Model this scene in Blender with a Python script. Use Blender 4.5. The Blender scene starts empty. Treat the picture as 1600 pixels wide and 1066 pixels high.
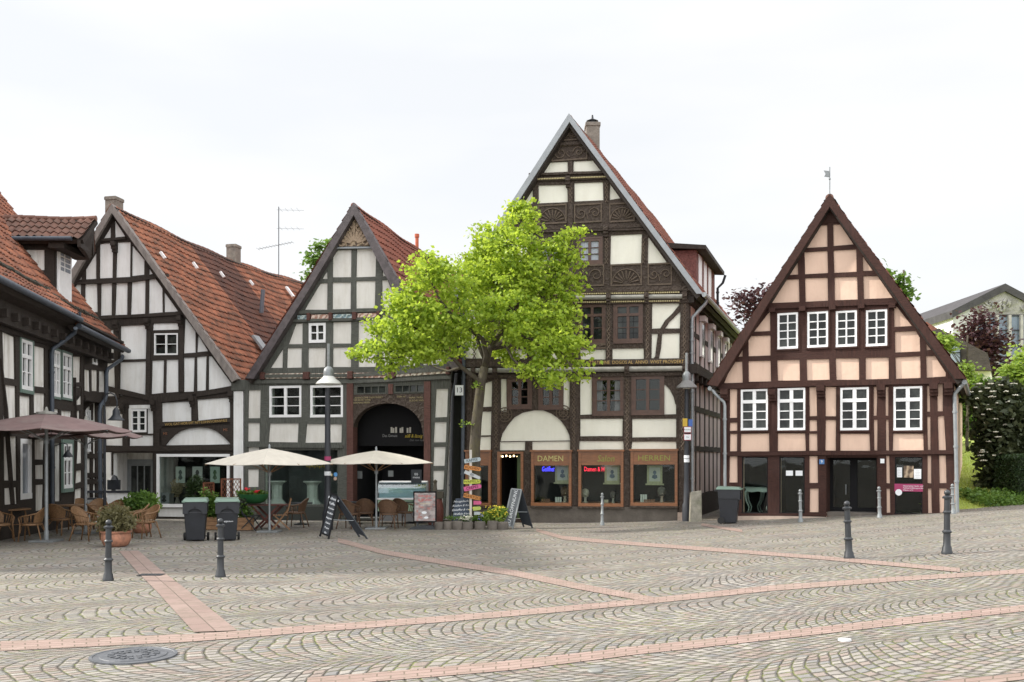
import bpy, bmesh, math, random
import numpy as np
from mathutils import Vector, Matrix
from mathutils.geometry import tessellate_polygon
R = math.radians
random.seed(7)
FPX, CX, HY, CZ = 1500.0, 800.0, 715.0, 2.0

# ---------------------------------------------------------------- camera
scene = bpy.context.scene
cam_d = bpy.data.cameras.new('camera'); cam = bpy.data.objects.new('camera', cam_d)
scene.collection.objects.link(cam); scene.camera = cam
cam.location = (0, 0, CZ); cam.rotation_euler = (R(90), 0, 0)
cam_d.sensor_width = 36; cam_d.lens = FPX / 1600 * 36
cam_d.shift_y = (HY - 533) / 1600
cam_d.clip_end = 3000; cam_d.clip_start = .1

# ---------------------------------------------------------------- sky, sun, exposure
SUN_EL, SUN_AZ = 36.0, -9.0        # azimuth measured from -X towards the camera side
sun_dir = Vector((-math.cos(R(SUN_EL)) * math.cos(R(SUN_AZ)), -math.cos(R(SUN_EL)) * math.sin(R(SUN_AZ)), math.sin(R(SUN_EL))))
w = bpy.data.worlds.new('World'); scene.world = w; w.use_nodes = True
nt = w.node_tree; nt.nodes.clear()
out = nt.nodes.new('ShaderNodeOutputWorld')
sky = nt.nodes.new('ShaderNodeTexSky'); sky.sky_type = 'NISHITA'; sky.sun_disc = False
sky.sun_elevation = R(SUN_EL); sky.sun_rotation = math.atan2(sun_dir.x, sun_dir.y)
bg1 = nt.nodes.new('ShaderNodeBackground'); bg1.inputs[1].default_value = .012
nt.links.new(sky.outputs[0], bg1.inputs[0])
tc = nt.nodes.new('ShaderNodeTexCoord')
sep = nt.nodes.new('ShaderNodeSeparateXYZ'); nt.links.new(tc.outputs['Generated'], sep.inputs[0])
grad = nt.nodes.new('ShaderNodeMapRange'); nt.links.new(sep.outputs['Z'], grad.inputs[0])
grad.inputs[1].default_value = .38; grad.inputs[2].default_value = .95
grad.inputs[3].default_value = .79; grad.inputs[4].default_value = 1.4
side = nt.nodes.new('ShaderNodeMapRange'); nt.links.new(sep.outputs['Y'], side.inputs[0])      # added sky brightness behind the camera to light the house fronts
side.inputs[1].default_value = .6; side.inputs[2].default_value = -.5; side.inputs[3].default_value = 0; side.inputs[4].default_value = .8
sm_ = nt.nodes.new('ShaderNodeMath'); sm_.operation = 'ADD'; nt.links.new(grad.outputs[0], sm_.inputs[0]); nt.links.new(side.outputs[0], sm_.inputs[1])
mp = nt.nodes.new('ShaderNodeMapping'); mp.inputs['Scale'].default_value = (1.2, 1.2, 4.5)
nt.links.new(tc.outputs['Generated'], mp.inputs[0])
nz = nt.nodes.new('ShaderNodeTexNoise'); nz.inputs['Scale'].default_value = 2.2; nz.inputs['Detail'].default_value = 4
nz.inputs['Roughness'].default_value = .45
nt.links.new(mp.outputs[0], nz.inputs[0])
ramp = nt.nodes.new('ShaderNodeValToRGB'); nt.links.new(nz.outputs[0], ramp.inputs[0])
ramp.color_ramp.elements[0].position = .36; ramp.color_ramp.elements[0].color = (.925, .94, .96, 1)
ramp.color_ramp.elements[1].position = .56; ramp.color_ramp.elements[1].color = (1, 1, 1, 1)
bg2 = nt.nodes.new('ShaderNodeBackground')
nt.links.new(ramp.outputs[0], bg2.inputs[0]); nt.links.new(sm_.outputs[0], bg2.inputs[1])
add = nt.nodes.new('ShaderNodeAddShader')
nt.links.new(bg1.outputs[0], add.inputs[0]); nt.links.new(bg2.outputs[0], add.inputs[1]); nt.links.new(add.outputs[0], out.inputs[0])

sd = bpy.data.lights.new('sun', 'SUN'); so = bpy.data.objects.new('sun', sd); scene.collection.objects.link(so)
sd.energy = 5.0; sd.angle = R(2.2); sd.color = (1, .95, .87)
so.rotation_euler = sun_dir.to_track_quat('Z', 'Y').to_euler(); so.location = (-20, 0, 30)
scene.view_settings.view_transform = 'Standard'; scene.view_settings.look = 'None'
scene.view_settings.exposure = .30; scene.view_settings.gamma = 1
scene.cycles.max_bounces = 6; scene.cycles.transparent_max_bounces = 12

# ---------------------------------------------------------------- helpers
def ground_z(x, y):
    yy = min(max(y, 4), 38)
    a = .22 * max(0.0, yy - 16)
    t = (x - a) / 1.5
    sp = 1.5 * (t if t > 30 else math.log1p(math.exp(t))) if t > -30 else 0
    return .06 * sp - .012 * (yy - 16)
def G(px, py):
    """the point of the ground seen at a pixel of the photograph"""
    d = 20.0
    for _ in range(60):
        x = (px - CX) / FPX * d
        z = ground_z(x, d)
        d = .5 * d + .5 * (CZ - z) * FPX / max(py - HY, 8)
    x = (px - CX) / FPX * d
    return Vector((x, d, ground_z(x, d)))
def onground(x, y): return Vector((x, y, ground_z(x, y)))
def X(px, d): return (px - CX) / FPX * d
def Z(py, d): return CZ + (HY - py) / FPX * d
def at(px, py, d): return Vector((X(px, d), d, Z(py, d)))

def tag(o, label=None, cat=None, group=None, kind=None):
    if label: o['label'] = label
    if cat: o['category'] = cat
    if group: o['group'] = group
    if kind: o['kind'] = kind
    return o
def thing(name, label, cat, loc=(0, 0, 0), rz=0, group=None):
    o = bpy.data.objects.new(name, None); scene.collection.objects.link(o)
    o.location = loc; o.rotation_euler = (0, 0, rz); o.empty_display_size = .2
    return tag(o, label, cat, group)
def copy_tree(o, loc, rz, label, parent=None):
    kids = list(o.children)
    c = o.copy(); scene.collection.objects.link(c)
    if parent is None:
        c.location = loc; c.rotation_euler = (0, 0, rz); c['label'] = label
    else: c.parent = parent
    for k in kids: copy_tree(k, None, None, None, c)
    return c

class MB:
    def __init__(s): s.v = []; s.f = []; s.uv = None
    def add(s, vs, fs):
        n = len(s.v); s.v += [tuple(p) for p in vs]; s.f += [tuple(i + n for i in q) for q in fs]
    def hexa(s, p):      # 8 points: bottom 4, top 4
        s.add(p, [(0, 3, 2, 1), (4, 5, 6, 7), (0, 1, 5, 4), (1, 2, 6, 5), (2, 3, 7, 6), (3, 0, 4, 7)])
    def box(s, x0, x1, y0, y1, z0, z1, rz=0, c=(0, 0, 0), ry=0, rx=0):
        p = [Vector(q) for q in ((x0, y0, z0), (x1, y0, z0), (x1, y1, z0), (x0, y1, z0), (x0, y0, z1), (x1, y0, z1), (x1, y1, z1), (x0, y1, z1))]
        if rz or ry or rx:
            M = Matrix.Rotation(rz, 3, 'Z') @ Matrix.Rotation(ry, 3, 'Y') @ Matrix.Rotation(rx, 3, 'X')
            p = [M @ q for q in p]
        c = Vector(c); s.hexa([q + c for q in p])
    def bar(s, a, b, w, h=None, up=(0, 0, 1)):
        a = Vector(a); b = Vector(b); h = h or w; d = (b - a).normalized(); up = Vector(up)
        if abs(d.dot(up)) > .98: up = Vector((0, 1, 0))
        r = d.cross(up).normalized(); q = r.cross(d)
        r = r * w / 2; q = q * h / 2
        s.hexa([a - r - q, a + r - q, b + r - q, b - r - q, a - r + q, a + r + q, b + r + q, b - r + q])
    def tube(s, pts, rad, n=8, cap=True):
        pts = [Vector(p) for p in pts]; m = len(pts)
        if not hasattr(rad, '__len__'): rad = [rad] * m
        base = len(s.v); prev = None
        for i, p in enumerate(pts):
            t = (pts[min(i + 1, m - 1)] - pts[max(i - 1, 0)])
            t = t.normalized() if t.length > 1e-9 else Vector((0, 0, 1))
            if prev is None:
                ref = Vector((0, 0, 1)) if abs(t.z) < .9 else Vector((1, 0, 0)); a = t.cross(ref).normalized()
            else:
                a = (prev - t * prev.dot(t)); a = a.normalized() if a.length > 1e-6 else t.orthogonal().normalized()
            prev = a; b = t.cross(a)
            for k in range(n):
                an = 2 * math.pi * k / n
                s.v.append(tuple(p + (a * math.cos(an) + b * math.sin(an)) * rad[i]))
        for i in range(m - 1):
            for k in range(n):
                k2 = (k + 1) % n
                s.f.append((base + i * n + k, base + i * n + k2, base + (i + 1) * n + k2, base + (i + 1) * n + k))
        if cap:
            s.f.append(tuple(base + k for k in range(n))[::-1]); s.f.append(tuple(base + (m - 1) * n + k for k in range(n)))
    def lathe(s, prof, c=(0, 0, 0), n=16, sx=1, sy=1, ph=0):
        base = len(s.v); m = len(prof)
        for r, z in prof:
            for k in range(n):
                a = 2 * math.pi * k / n + ph
                s.v.append((c[0] + r * math.cos(a) * sx, c[1] + r * math.sin(a) * sy, c[2] + z))
        for i in range(m - 1):
            for k in range(n):
                k2 = (k + 1) % n
                s.f.append((base + i * n + k, base + i * n + k2, base + (i + 1) * n + k2, base + (i + 1) * n + k))
        s.f.append(tuple(base + k for k in range(n))[::-1]); s.f.append(tuple(base + (m - 1) * n + k for k in range(n)))
    def prism(s, poly, back):     # poly: 3D outline, back: vector
        n = len(poly); poly = [Vector(p) for p in poly]; back = Vector(back)
        tri = tessellate_polygon([poly])
        b0 = len(s.v)
        s.v += [tuple(p) for p in poly] + [tuple(p + back) for p in poly]
        for t in tri:
            s.f.append(tuple(b0 + i for i in t)); s.f.append(tuple(b0 + n + i for i in t)[::-1])
        for i in range(n):
            j = (i + 1) % n; s.f.append((b0 + i, b0 + j, b0 + n + j, b0 + n + i))
    def build(s, name, mat, parent=None, smooth=False, recalc=True, bevel=0):
        me = bpy.data.meshes.new(name); me.from_pydata(s.v, [], s.f)
        if s.uv is not None:
            l = me.uv_layers.new(name='UVMap')
            vi = np.empty(len(me.loops), dtype=np.int32); me.loops.foreach_get('vertex_index', vi)
            l.data.foreach_set('uv', np.asarray(s.uv, dtype=np.float32)[vi].ravel())
        if recalc and len(s.f) < 40000:
            bm = bmesh.new(); bm.from_mesh(me); bmesh.ops.recalc_face_normals(bm, faces=bm.faces)
            if bevel:
                es = [e for e in bm.edges if len(e.link_faces) == 2 and e.calc_face_angle(0) > .6]
                bmesh.ops.bevel(bm, geom=es, offset=bevel, segments=2, affect='EDGES', profile=.6)
            bm.to_mesh(me); bm.free()
        if smooth:
            me.polygons.foreach_set('use_smooth', [True] * len(me.polygons))
            if smooth == 'a': me.set_sharp_from_angle(angle=R(40))
        me.materials.append(mat)
        o = bpy.data.objects.new(name, me); scene.collection.objects.link(o)
        if parent is not None: o.parent = parent
        return o

# ---------------------------------------------------------------- materials
def newmat(name):
    m = bpy.data.materials.new(name); m.use_nodes = True; t = m.node_tree; t.nodes.clear()
    o = t.nodes.new('ShaderNodeOutputMaterial'); b = t.nodes.new('ShaderNodeBsdfPrincipled')
    t.links.new(b.outputs[0], o.inputs[0]); return m, t, b, o
class NT:
    def __init__(s, t): s.t = t
    def n(s, kind, *ins, **props):
        nd = s.t.nodes.new(kind)
        for k, v in props.items(): setattr(nd, k, v)
        for i, v in enumerate(ins):
            if v is None: continue
            s.put(nd.inputs[i], v)
        return nd
    def put(s, sock, v):
        if hasattr(v, 'links'): s.t.links.new(v, sock)
        else: sock.default_value = v
    def m(s, op, a, b=None, c=None, clamp=False):
        nd = s.n('ShaderNodeMath', a, b, c, operation=op); nd.use_clamp = clamp; return nd.outputs[0]
    def mix(s, f, a, b, mode='MIX'):
        nd = s.t.nodes.new('ShaderNodeMix'); nd.data_type = 'RGBA'; nd.blend_type = mode
        s.put(nd.inputs[0], f); s.put(nd.inputs[6], a); s.put(nd.inputs[7], b); return nd.outputs[2]
    def noise(s, vec, scale, detail=3, rough=.5, out=0):
        nd = s.n('ShaderNodeTexNoise'); s.t.links.new(vec, nd.inputs['Vector']); nd.inputs['Scale'].default_value = scale
        nd.inputs['Detail'].default_value = detail; nd.inputs['Roughness'].default_value = rough; return nd.outputs[out]
    def ramp(s, f, p0, p1, c0=(0, 0, 0, 1), c1=(1, 1, 1, 1)):
        nd = s.n('ShaderNodeValToRGB', f); e = nd.color_ramp.elements
        e[0].position = p0; e[0].color = c0; e[1].position = p1; e[1].color = c1; return nd.outputs[0]
    def bump(s, h, dist, strength=1, nrm=None):
        nd = s.n('ShaderNodeBump'); nd.inputs['Strength'].default_value = strength; nd.inputs['Distance'].default_value = dist
        s.t.links.new(h, nd.inputs['Height'])
        if nrm: s.t.links.new(nrm, nd.inputs['Normal'])
        return nd.outputs[0]
    def pos(s): return s.n('ShaderNodeNewGeometry').outputs['Position']
    def obj(s): return s.n('ShaderNodeTexCoord').outputs['Object']
    def scaled(s, v, sc):
        nd = s.n('ShaderNodeMapping', v); nd.inputs['Scale'].default_value = sc; return nd.outputs[0]
def c4(c): return (c[0], c[1], c[2], 1)
def mat_noise(name, col, var=.25, scale=3, rough=.8, bump=0, bscale=20, stain_or_refl=None, stain_or_refl_amt=.3, stain_or_refl_scale=.7, metallic=0, aniso=(1, 1, 1), spec=.5, use_obj=False):
    m, t, b, o = newmat(name); k = NT(t); p = k.obj() if use_obj else k.pos()
    ps = k.scaled(p, aniso)
    f = k.ramp(k.noise(ps, scale, 5, .6), .3, .72)
    c = k.mix(f, c4([x * (1 - var) for x in col]), c4([min(1, x * (1 + var)) for x in col]))
    if stain_or_refl:
        g = k.ramp(k.noise(p, stain_or_refl_scale, 6, .65), .48, .72)
        c = k.mix(k.m('MULTIPLY', g, stain_or_refl_amt), c, c4(stain_or_refl))
    k.put(b.inputs['Base Color'], c)
    b.inputs['Roughness'].default_value = rough; b.inputs['Metallic'].default_value = metallic
    b.inputs['Specular IOR Level'].default_value = spec
    if bump: k.put(b.inputs['Normal'], k.bump(k.noise(ps, bscale, 4, .6), bump))
    return m
def mat_plain(name, col, rough=.5, metallic=0, spec=.5):
    m, t, b, o = newmat(name); k = NT(t)
    c = k.mix(k.noise(k.obj(), 6, 3), c4([x * .88 for x in col]), c4([min(1, x * 1.1) for x in col]))
    k.put(b.inputs['Base Color'], c)
    b.inputs['Roughness'].default_value = rough; b.inputs['Metallic'].default_value = metallic; b.inputs['Specular IOR Level'].default_value = spec
    return m
def mat_emit(name, col, st):
    m, t, b, o = newmat(name); b.inputs['Base Color'].default_value = c4(col)
    b.inputs['Emission Color'].default_value = c4(col); b.inputs['Emission Strength'].default_value = st; return m
def mat_timber(name, col, carve=0):
    m, t, b, o = newmat(name); k = NT(t); p = k.pos()
    g1 = k.noise(k.scaled(p, (2, 2, 14)), 3, 5, .7)
    g2 = k.noise(k.scaled(p, (14, 14, 1.5)), 2, 5, .7)
    sel = k.ramp(k.noise(p, .9, 2), .45, .55)
    g = k.mix(sel, g1, g2)
    f = k.ramp(g, .32, .7)
    c = k.mix(f, c4([x * .55 for x in col]), c4([x * 1.35 for x in col]))
    wth = k.ramp(k.noise(p, 1.1, 4, .6), .5, .75)
    c = k.mix(k.m('MULTIPLY', wth, .35), c, c4([x * 1.1 + .018 for x in col]))
    h = g
    if carve:
        v = k.n('ShaderNodeTexVoronoi', p); v.feature = 'SMOOTH_F1'; v.inputs['Scale'].default_value = 9
        wv = k.n('ShaderNodeTexWave', p, wave_type='RINGS'); wv.inputs['Scale'].default_value = 3.2; wv.inputs['Distortion'].default_value = 14; wv.inputs['Detail'].default_value = 2.5; wv.inputs['Detail Scale'].default_value = 1.4
        hh = k.m('ADD', k.m('MULTIPLY', wv.outputs[1], .7), k.m('MULTIPLY', v.outputs[0], .5))
        rel = k.ramp(wv.outputs[1], .55, .9)
        c = k.mix(k.m('MULTIPLY', rel, carve), c, c4([x * 2.2 + .03 for x in col]))
        c = k.mix(k.m('MULTIPLY', k.ramp(wv.outputs[1], .35, .1), carve * .8), c, c4([x * .4 for x in col]))
        h = hh
    k.put(b.inputs['Base Color'], c); b.inputs['Roughness'].default_value = .75; b.inputs['Specular IOR Level'].default_value = .3
    k.put(b.inputs['Normal'], k.bump(h, .016 if carve else .012))
    return m
def mat_plaster(name, col, dirt=(.38, .34, .27), amt=.22):
    m, t, b, o = newmat(name); k = NT(t); p = k.pos()
    f = k.ramp(k.noise(k.scaled(p, (1, 1, .6)), 1.6, 6, .65), .3, .75)
    c = k.mix(f, c4([x * .93 for x in col]), c4([min(1, x * 1.04) for x in col]))
    st = k.ramp(k.noise(k.scaled(p, (3, 3, .5)), 1.3, 6, .7), .44, .66)
    c = k.mix(k.m('MULTIPLY', st, amt), c, c4(dirt))
    cr = k.ramp(k.noise(k.scaled(p, (1, 1, 1)), 2.4, 9, .8), .55, .63)
    c = k.mix(k.m('MULTIPLY', cr, amt * .5), c, c4(dirt))
    k.put(b.inputs['Base Color'], c); b.inputs['Roughness'].default_value = .9; b.inputs['Specular IOR Level'].default_value = .2
    h = k.m('ADD', k.noise(p, 3, 3), k.m('MULTIPLY', k.noise(p, 40, 4), .12))
    k.put(b.inputs['Normal'], k.bump(h, .02, .8))
    return m
def mat_tiles(name, c0, c1, moss=(.06, .055, .04), moss_amt=.6, patch=None, patch_col=None):
    m, t, b, o = newmat(name); k = NT(t)
    uv = k.n('ShaderNodeUVMap').outputs[0]; s = k.n('ShaderNodeSeparateXYZ', uv)
    cx = k.m('FLOOR', k.m('DIVIDE', s.outputs[0], .24)); cy = k.m('FLOOR', k.m('DIVIDE', s.outputs[1], .34))
    cb = k.n('ShaderNodeCombineXYZ', cx, cy); wn = k.n('ShaderNodeTexWhiteNoise', cb.outputs[0]); wn.noise_dimensions = '2D'
    big = k.noise(uv, .7, 6, .7)
    f = k.m('ADD', k.m('MULTIPLY', wn.outputs[0], .6), k.m('MULTIPLY', k.ramp(big, .3, .7), .4))
    c = k.mix(f, c4(c0), c4(c1))
    mf = k.ramp(k.noise(uv, 1.3, 9, .8), .40, .66)
    # dirt gathers along the lower edge of each course
    fy = k.m('FRACT', k.m('DIVIDE', s.outputs[1], .34))
    edge = k.ramp(fy, .55, 1.0)
    mm = k.m('MULTIPLY', k.m('ADD', mf, k.m('MULTIPLY', edge, .5)), moss_amt, clamp=True)
    c = k.mix(mm, c, c4(moss))
    if patch:
        a = k.m('GREATER_THAN', s.outputs[0], patch[0]); d = k.m('LESS_THAN', s.outputs[0], patch[1])
        c = k.mix(k.m('MULTIPLY', k.m('MULTIPLY', a, d), k.m('ADD', .62, k.m('MULTIPLY', wn.outputs[0], .25))), c, c4(patch_col))
    k.put(b.inputs['Base Color'], c); b.inputs['Roughness'].default_value = .8; b.inputs['Specular IOR Level'].default_value = .3
    k.put(b.inputs['Normal'], k.bump(k.noise(uv, 12, 4), .01))
    return m
def mat_leaf(name, c0, c1, trans=.45, clump=1.2):
    m, t, b, o = newmat(name); k = NT(t)
    ri = k.n('ShaderNodeNewGeometry').outputs['Random Per Island']
    cl = k.ramp(k.noise(k.pos(), clump, 2), .35, .65)
    f = k.m('ADD', k.m('MULTIPLY', ri, .6), k.m('MULTIPLY', cl, .4))
    c = k.mix(f, c4(c0), c4(c1))
    k.put(b.inputs['Base Color'], c); b.inputs['Roughness'].default_value = .5; b.inputs['Specular IOR Level'].default_value = .35
    tr = k.n('ShaderNodeBsdfTranslucent'); k.put(tr.inputs[0], k.mix(.35, c, c4([c1[0] * 1.5, c1[1] * 1.4, c1[2]])))
    mx = k.n('ShaderNodeMixShader', trans); t.links.new(b.outputs[0], mx.inputs[1]); t.links.new(tr.outputs[0], mx.inputs[2]); t.links.new(mx.outputs[0], o.inputs[0])
    return m
def mat_glass(name, tint=(.9, .95, .93), refl=1.0, wav=.004):
    m, t, b, o = newmat(name); k = NT(t); t.nodes.remove(b)
    tr = k.n('ShaderNodeBsdfTransparent', c4(tint)); gl = k.n('ShaderNodeBsdfGlossy'); gl.inputs['Roughness'].default_value = .02
    bp = k.bump(k.noise(k.pos(), 1.5, 2), wav)
    t.links.new(bp, gl.inputs['Normal'])
    lw = k.n('ShaderNodeFresnel'); lw.inputs[0].default_value = 1.5
    fr = k.m('MULTIPLY', lw.outputs[0], .6 * refl, clamp=True)
    mx = k.n('ShaderNodeMixShader', fr); t.links.new(tr.outputs[0], mx.inputs[1]); t.links.new(gl.outputs[0], mx.inputs[2]); t.links.new(mx.outputs[0], o.inputs[0])
    return m
M = {}
M['t_brown'] = mat_timber('timber_dark_brown', (.036, .028, .023))
M['t_green'] = mat_timber('timber_grey_green', (.095, .098, .085))
M['t_carved'] = mat_timber('timber_carved_brown', (.056, .040, .030), .5)
M['t_red'] = mat_timber('timber_red_brown', (.044, .017, .012))
M['t_redpost'] = mat_timber('timber_ox_blood', (.10, .045, .036))
M['p_white'] = mat_plaster('plaster_white', (.80, .80, .79))
M['p_cream'] = mat_plaster('plaster_cream', (.80, .785, .69), (.5, .46, .33), .10)
M['p_grey'] = mat_plaster('plaster_off_white', (.73, .71, .665), (.42, .38, .3), .3)
M['p_old'] = mat_plaster('plaster_stained', (.80, .785, .75), (.30, .25, .18), .5)
M['p_peach'] = mat_plaster('plaster_peach', (.70, .51, .40), (.48, .32, .24), .22)
M['p_pink'] = mat_plaster('plaster_pale_pink', (.74, .67, .65), (.35, .3, .26), .35)
M['roof_red'] = mat_tiles('tiles_red', (.24, .08, .045), (.40, .155, .085), (.075, .045, .035), .8)
M['roof_patch'] = mat_tiles('tiles_red_with_dark_strip', (.24, .083, .045), (.41, .165, .092), (.07, .045, .033), .9, (4.9, 8.4), (.06, .033, .028))
M['roof_brown'] = mat_tiles('tiles_weathered', (.12, .058, .043), (.23, .115, .085), (.07, .06, .05), .6)
M['roof_mid'] = mat_tiles('tiles_red_brown', (.17, .055, .038), (.27, .095, .06), (.09, .05, .04), .5)
M['slate'] = mat_noise('slate_verge', (.075, .062, .065), .4, 5, .6, .01, 25)
M['verge_grey'] = mat_noise('painted_grey_board', (.28, .30, .32), .12, 4, .6)
M['verge_wood'] = mat_noise('weathered_board', (.20, .175, .16), .3, 6, .8, .01, 30, aniso=(1, 1, .4))
M['w_white'] = mat_plain('white_window_paint', (.80, .80, .80), .4)
M['w_brown'] = mat_noise('brown_window_paint', (.085, .045, .032), .25, 8, .5)
M['w_greenf'] = mat_plain('green_window_paint', (.13, .19, .16), .5)
M['shopwood'] = mat_noise('varnished_shop_wood', (.21, .085, .032), .25, 5, .35, aniso=(1, 1, 5))
M['pane'] = mat_noise('dark_window_glass', (.016, .019, .018), .85, 1.7, .05, .0, stain_or_refl=(.09,.10,.09), stain_or_refl_amt=.8, stain_or_refl_scale=1.1, spec=.28)  # pale patches: curtains and reflections painted into the pane colour
M['pane2'] = mat_noise('curtained_window_glass', (.30, .33, .37), .25, 9, .08, aniso=(3, 3, .3))
M['glass'] = mat_glass('shop_glass')
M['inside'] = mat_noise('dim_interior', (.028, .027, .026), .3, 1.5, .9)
M['inside2'] = mat_noise('grey_interior', (.16, .17, .17), .2, 1.5, .9)
M['black'] = mat_plain('black_paint', (.009, .009, .010), .8, spec=.2)
M['iron'] = mat_noise('grey_cast_iron', (.019, .022, .026), .2, 6, .45, spec=.6)
M['iron2'] = mat_noise('galvanised_iron', (.22, .235, .24), .2, 12, .45, metallic=.3)
M['zinc'] = mat_noise('zinc_pipe', (.27, .29, .30), .15, 6, .5, metallic=.4)
M['bluepipe'] = mat_noise('blue_grey_pipe', (.055, .068, .088), .2, 6, .5)
M['darkpost'] = mat_noise('dark_blue_grey_post', (.022, .025, .032), .2, 6, .5)
M['stone'] = mat_noise('sandstone', (.28, .26, .21), .3, 6, .9, .02, 14, (.10, .12, .05), .5, 2)
M['plinth'] = mat_noise('stone_plinth', (.11, .095, .08), .25, 3, .85, .02, 12)
M['step'] = mat_noise('pink_stone_step', (.42, .33, .27), .15, 5, .85, .01, 20)
M['chimney'] = mat_noise('chimney_render', (.19, .165, .14), .3, 5, .9, .02, 15)
M['rattan'] = mat_noise('rattan_cane', (.20, .108, .048), .35, 30, .6, .006, 90, use_obj=True)
M['rattan2'] = mat_noise('dark_rattan', (.12, .065, .035), .35, 30, .6, .006, 90, use_obj=True)
M['wood'] = mat_noise('garden_wood', (.27, .15, .075), .3, 8, .7, .004, 40, aniso=(1, 6, 6), use_obj=True)
M['redwood'] = mat_noise('red_brown_wood', (.12, .035, .025), .3, 8, .6, use_obj=True)
M['terra'] = mat_noise('terracotta', (.36, .165, .10), .25, 4, .8, .004, 30, (.07, .05, .04), .6, 7, use_obj=True)
M['binplastic'] = mat_noise('anthracite_plastic', (.015, .017, .022), .2, 5, .45)
M['binlid'] = mat_noise('green_lid_plastic', (.13, .20, .155), .12, 5, .4)
M['rubber'] = mat_plain('rubber', (.015, .015, .015), .8)
M['cream_cloth'] = mat_noise('cream_canvas', (.54, .50, .43), .08, 4, .9)
M['red_cloth'] = mat_noise('faded_wine_canvas', (.17, .11, .105), .15, 3, .9, stain_or_refl=(.24, .21, .19), stain_or_refl_amt=.6, stain_or_refl_scale=1.6)
M['board'] = mat_plain('chalkboard', (.018, .022, .028), .6)
M['chalk'] = mat_plain('chalk_white', (.72, .74, .76), .9)
M['gold'] = mat_plain('gold_paint', (.42, .28, .09), .5)
M['bark'] = mat_noise('bark', (.07, .058, .042), .4, 9, .9, .03, 14, (.12, .11, .03), .45, 3, aniso=(1, 1, .35))
M['leaf_maple'] = mat_leaf('maple_leaves', (.10, .20, .02), (.52, .65, .085), .52, 1.9)
M['leaf_dark'] = mat_leaf('dark_green_leaves', (.018, .04, .014), (.05, .085, .025), .3)
M['leaf_vib'] = mat_leaf('viburnum_leaves', (.022, .034, .014), (.085, .10, .045), .25)
M['leaf_green'] = mat_leaf('green_leaves', (.05, .11, .02), (.16, .27, .05), .4)
M['leaf_bright'] = mat_leaf('bright_green_leaves', (.16, .27, .04), (.34, .45, .09), .45)
M['leaf_copper'] = mat_leaf('copper_leaves', (.035, .014, .02), (.10, .045, .05), .3)
M['leaf_grey'] = mat_leaf('grey_green_leaves', (.09, .085, .035), (.20, .18, .09), .3)
M['flower_red'] = mat_plain('red_petals', (.65, .02, .03), .7)
M['flower_yellow'] = mat_plain('yellow_petals', (.75, .6, .05), .7)
M['flower_white'] = mat_plain('white_petals', (.72, .70, .58), .8)
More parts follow.
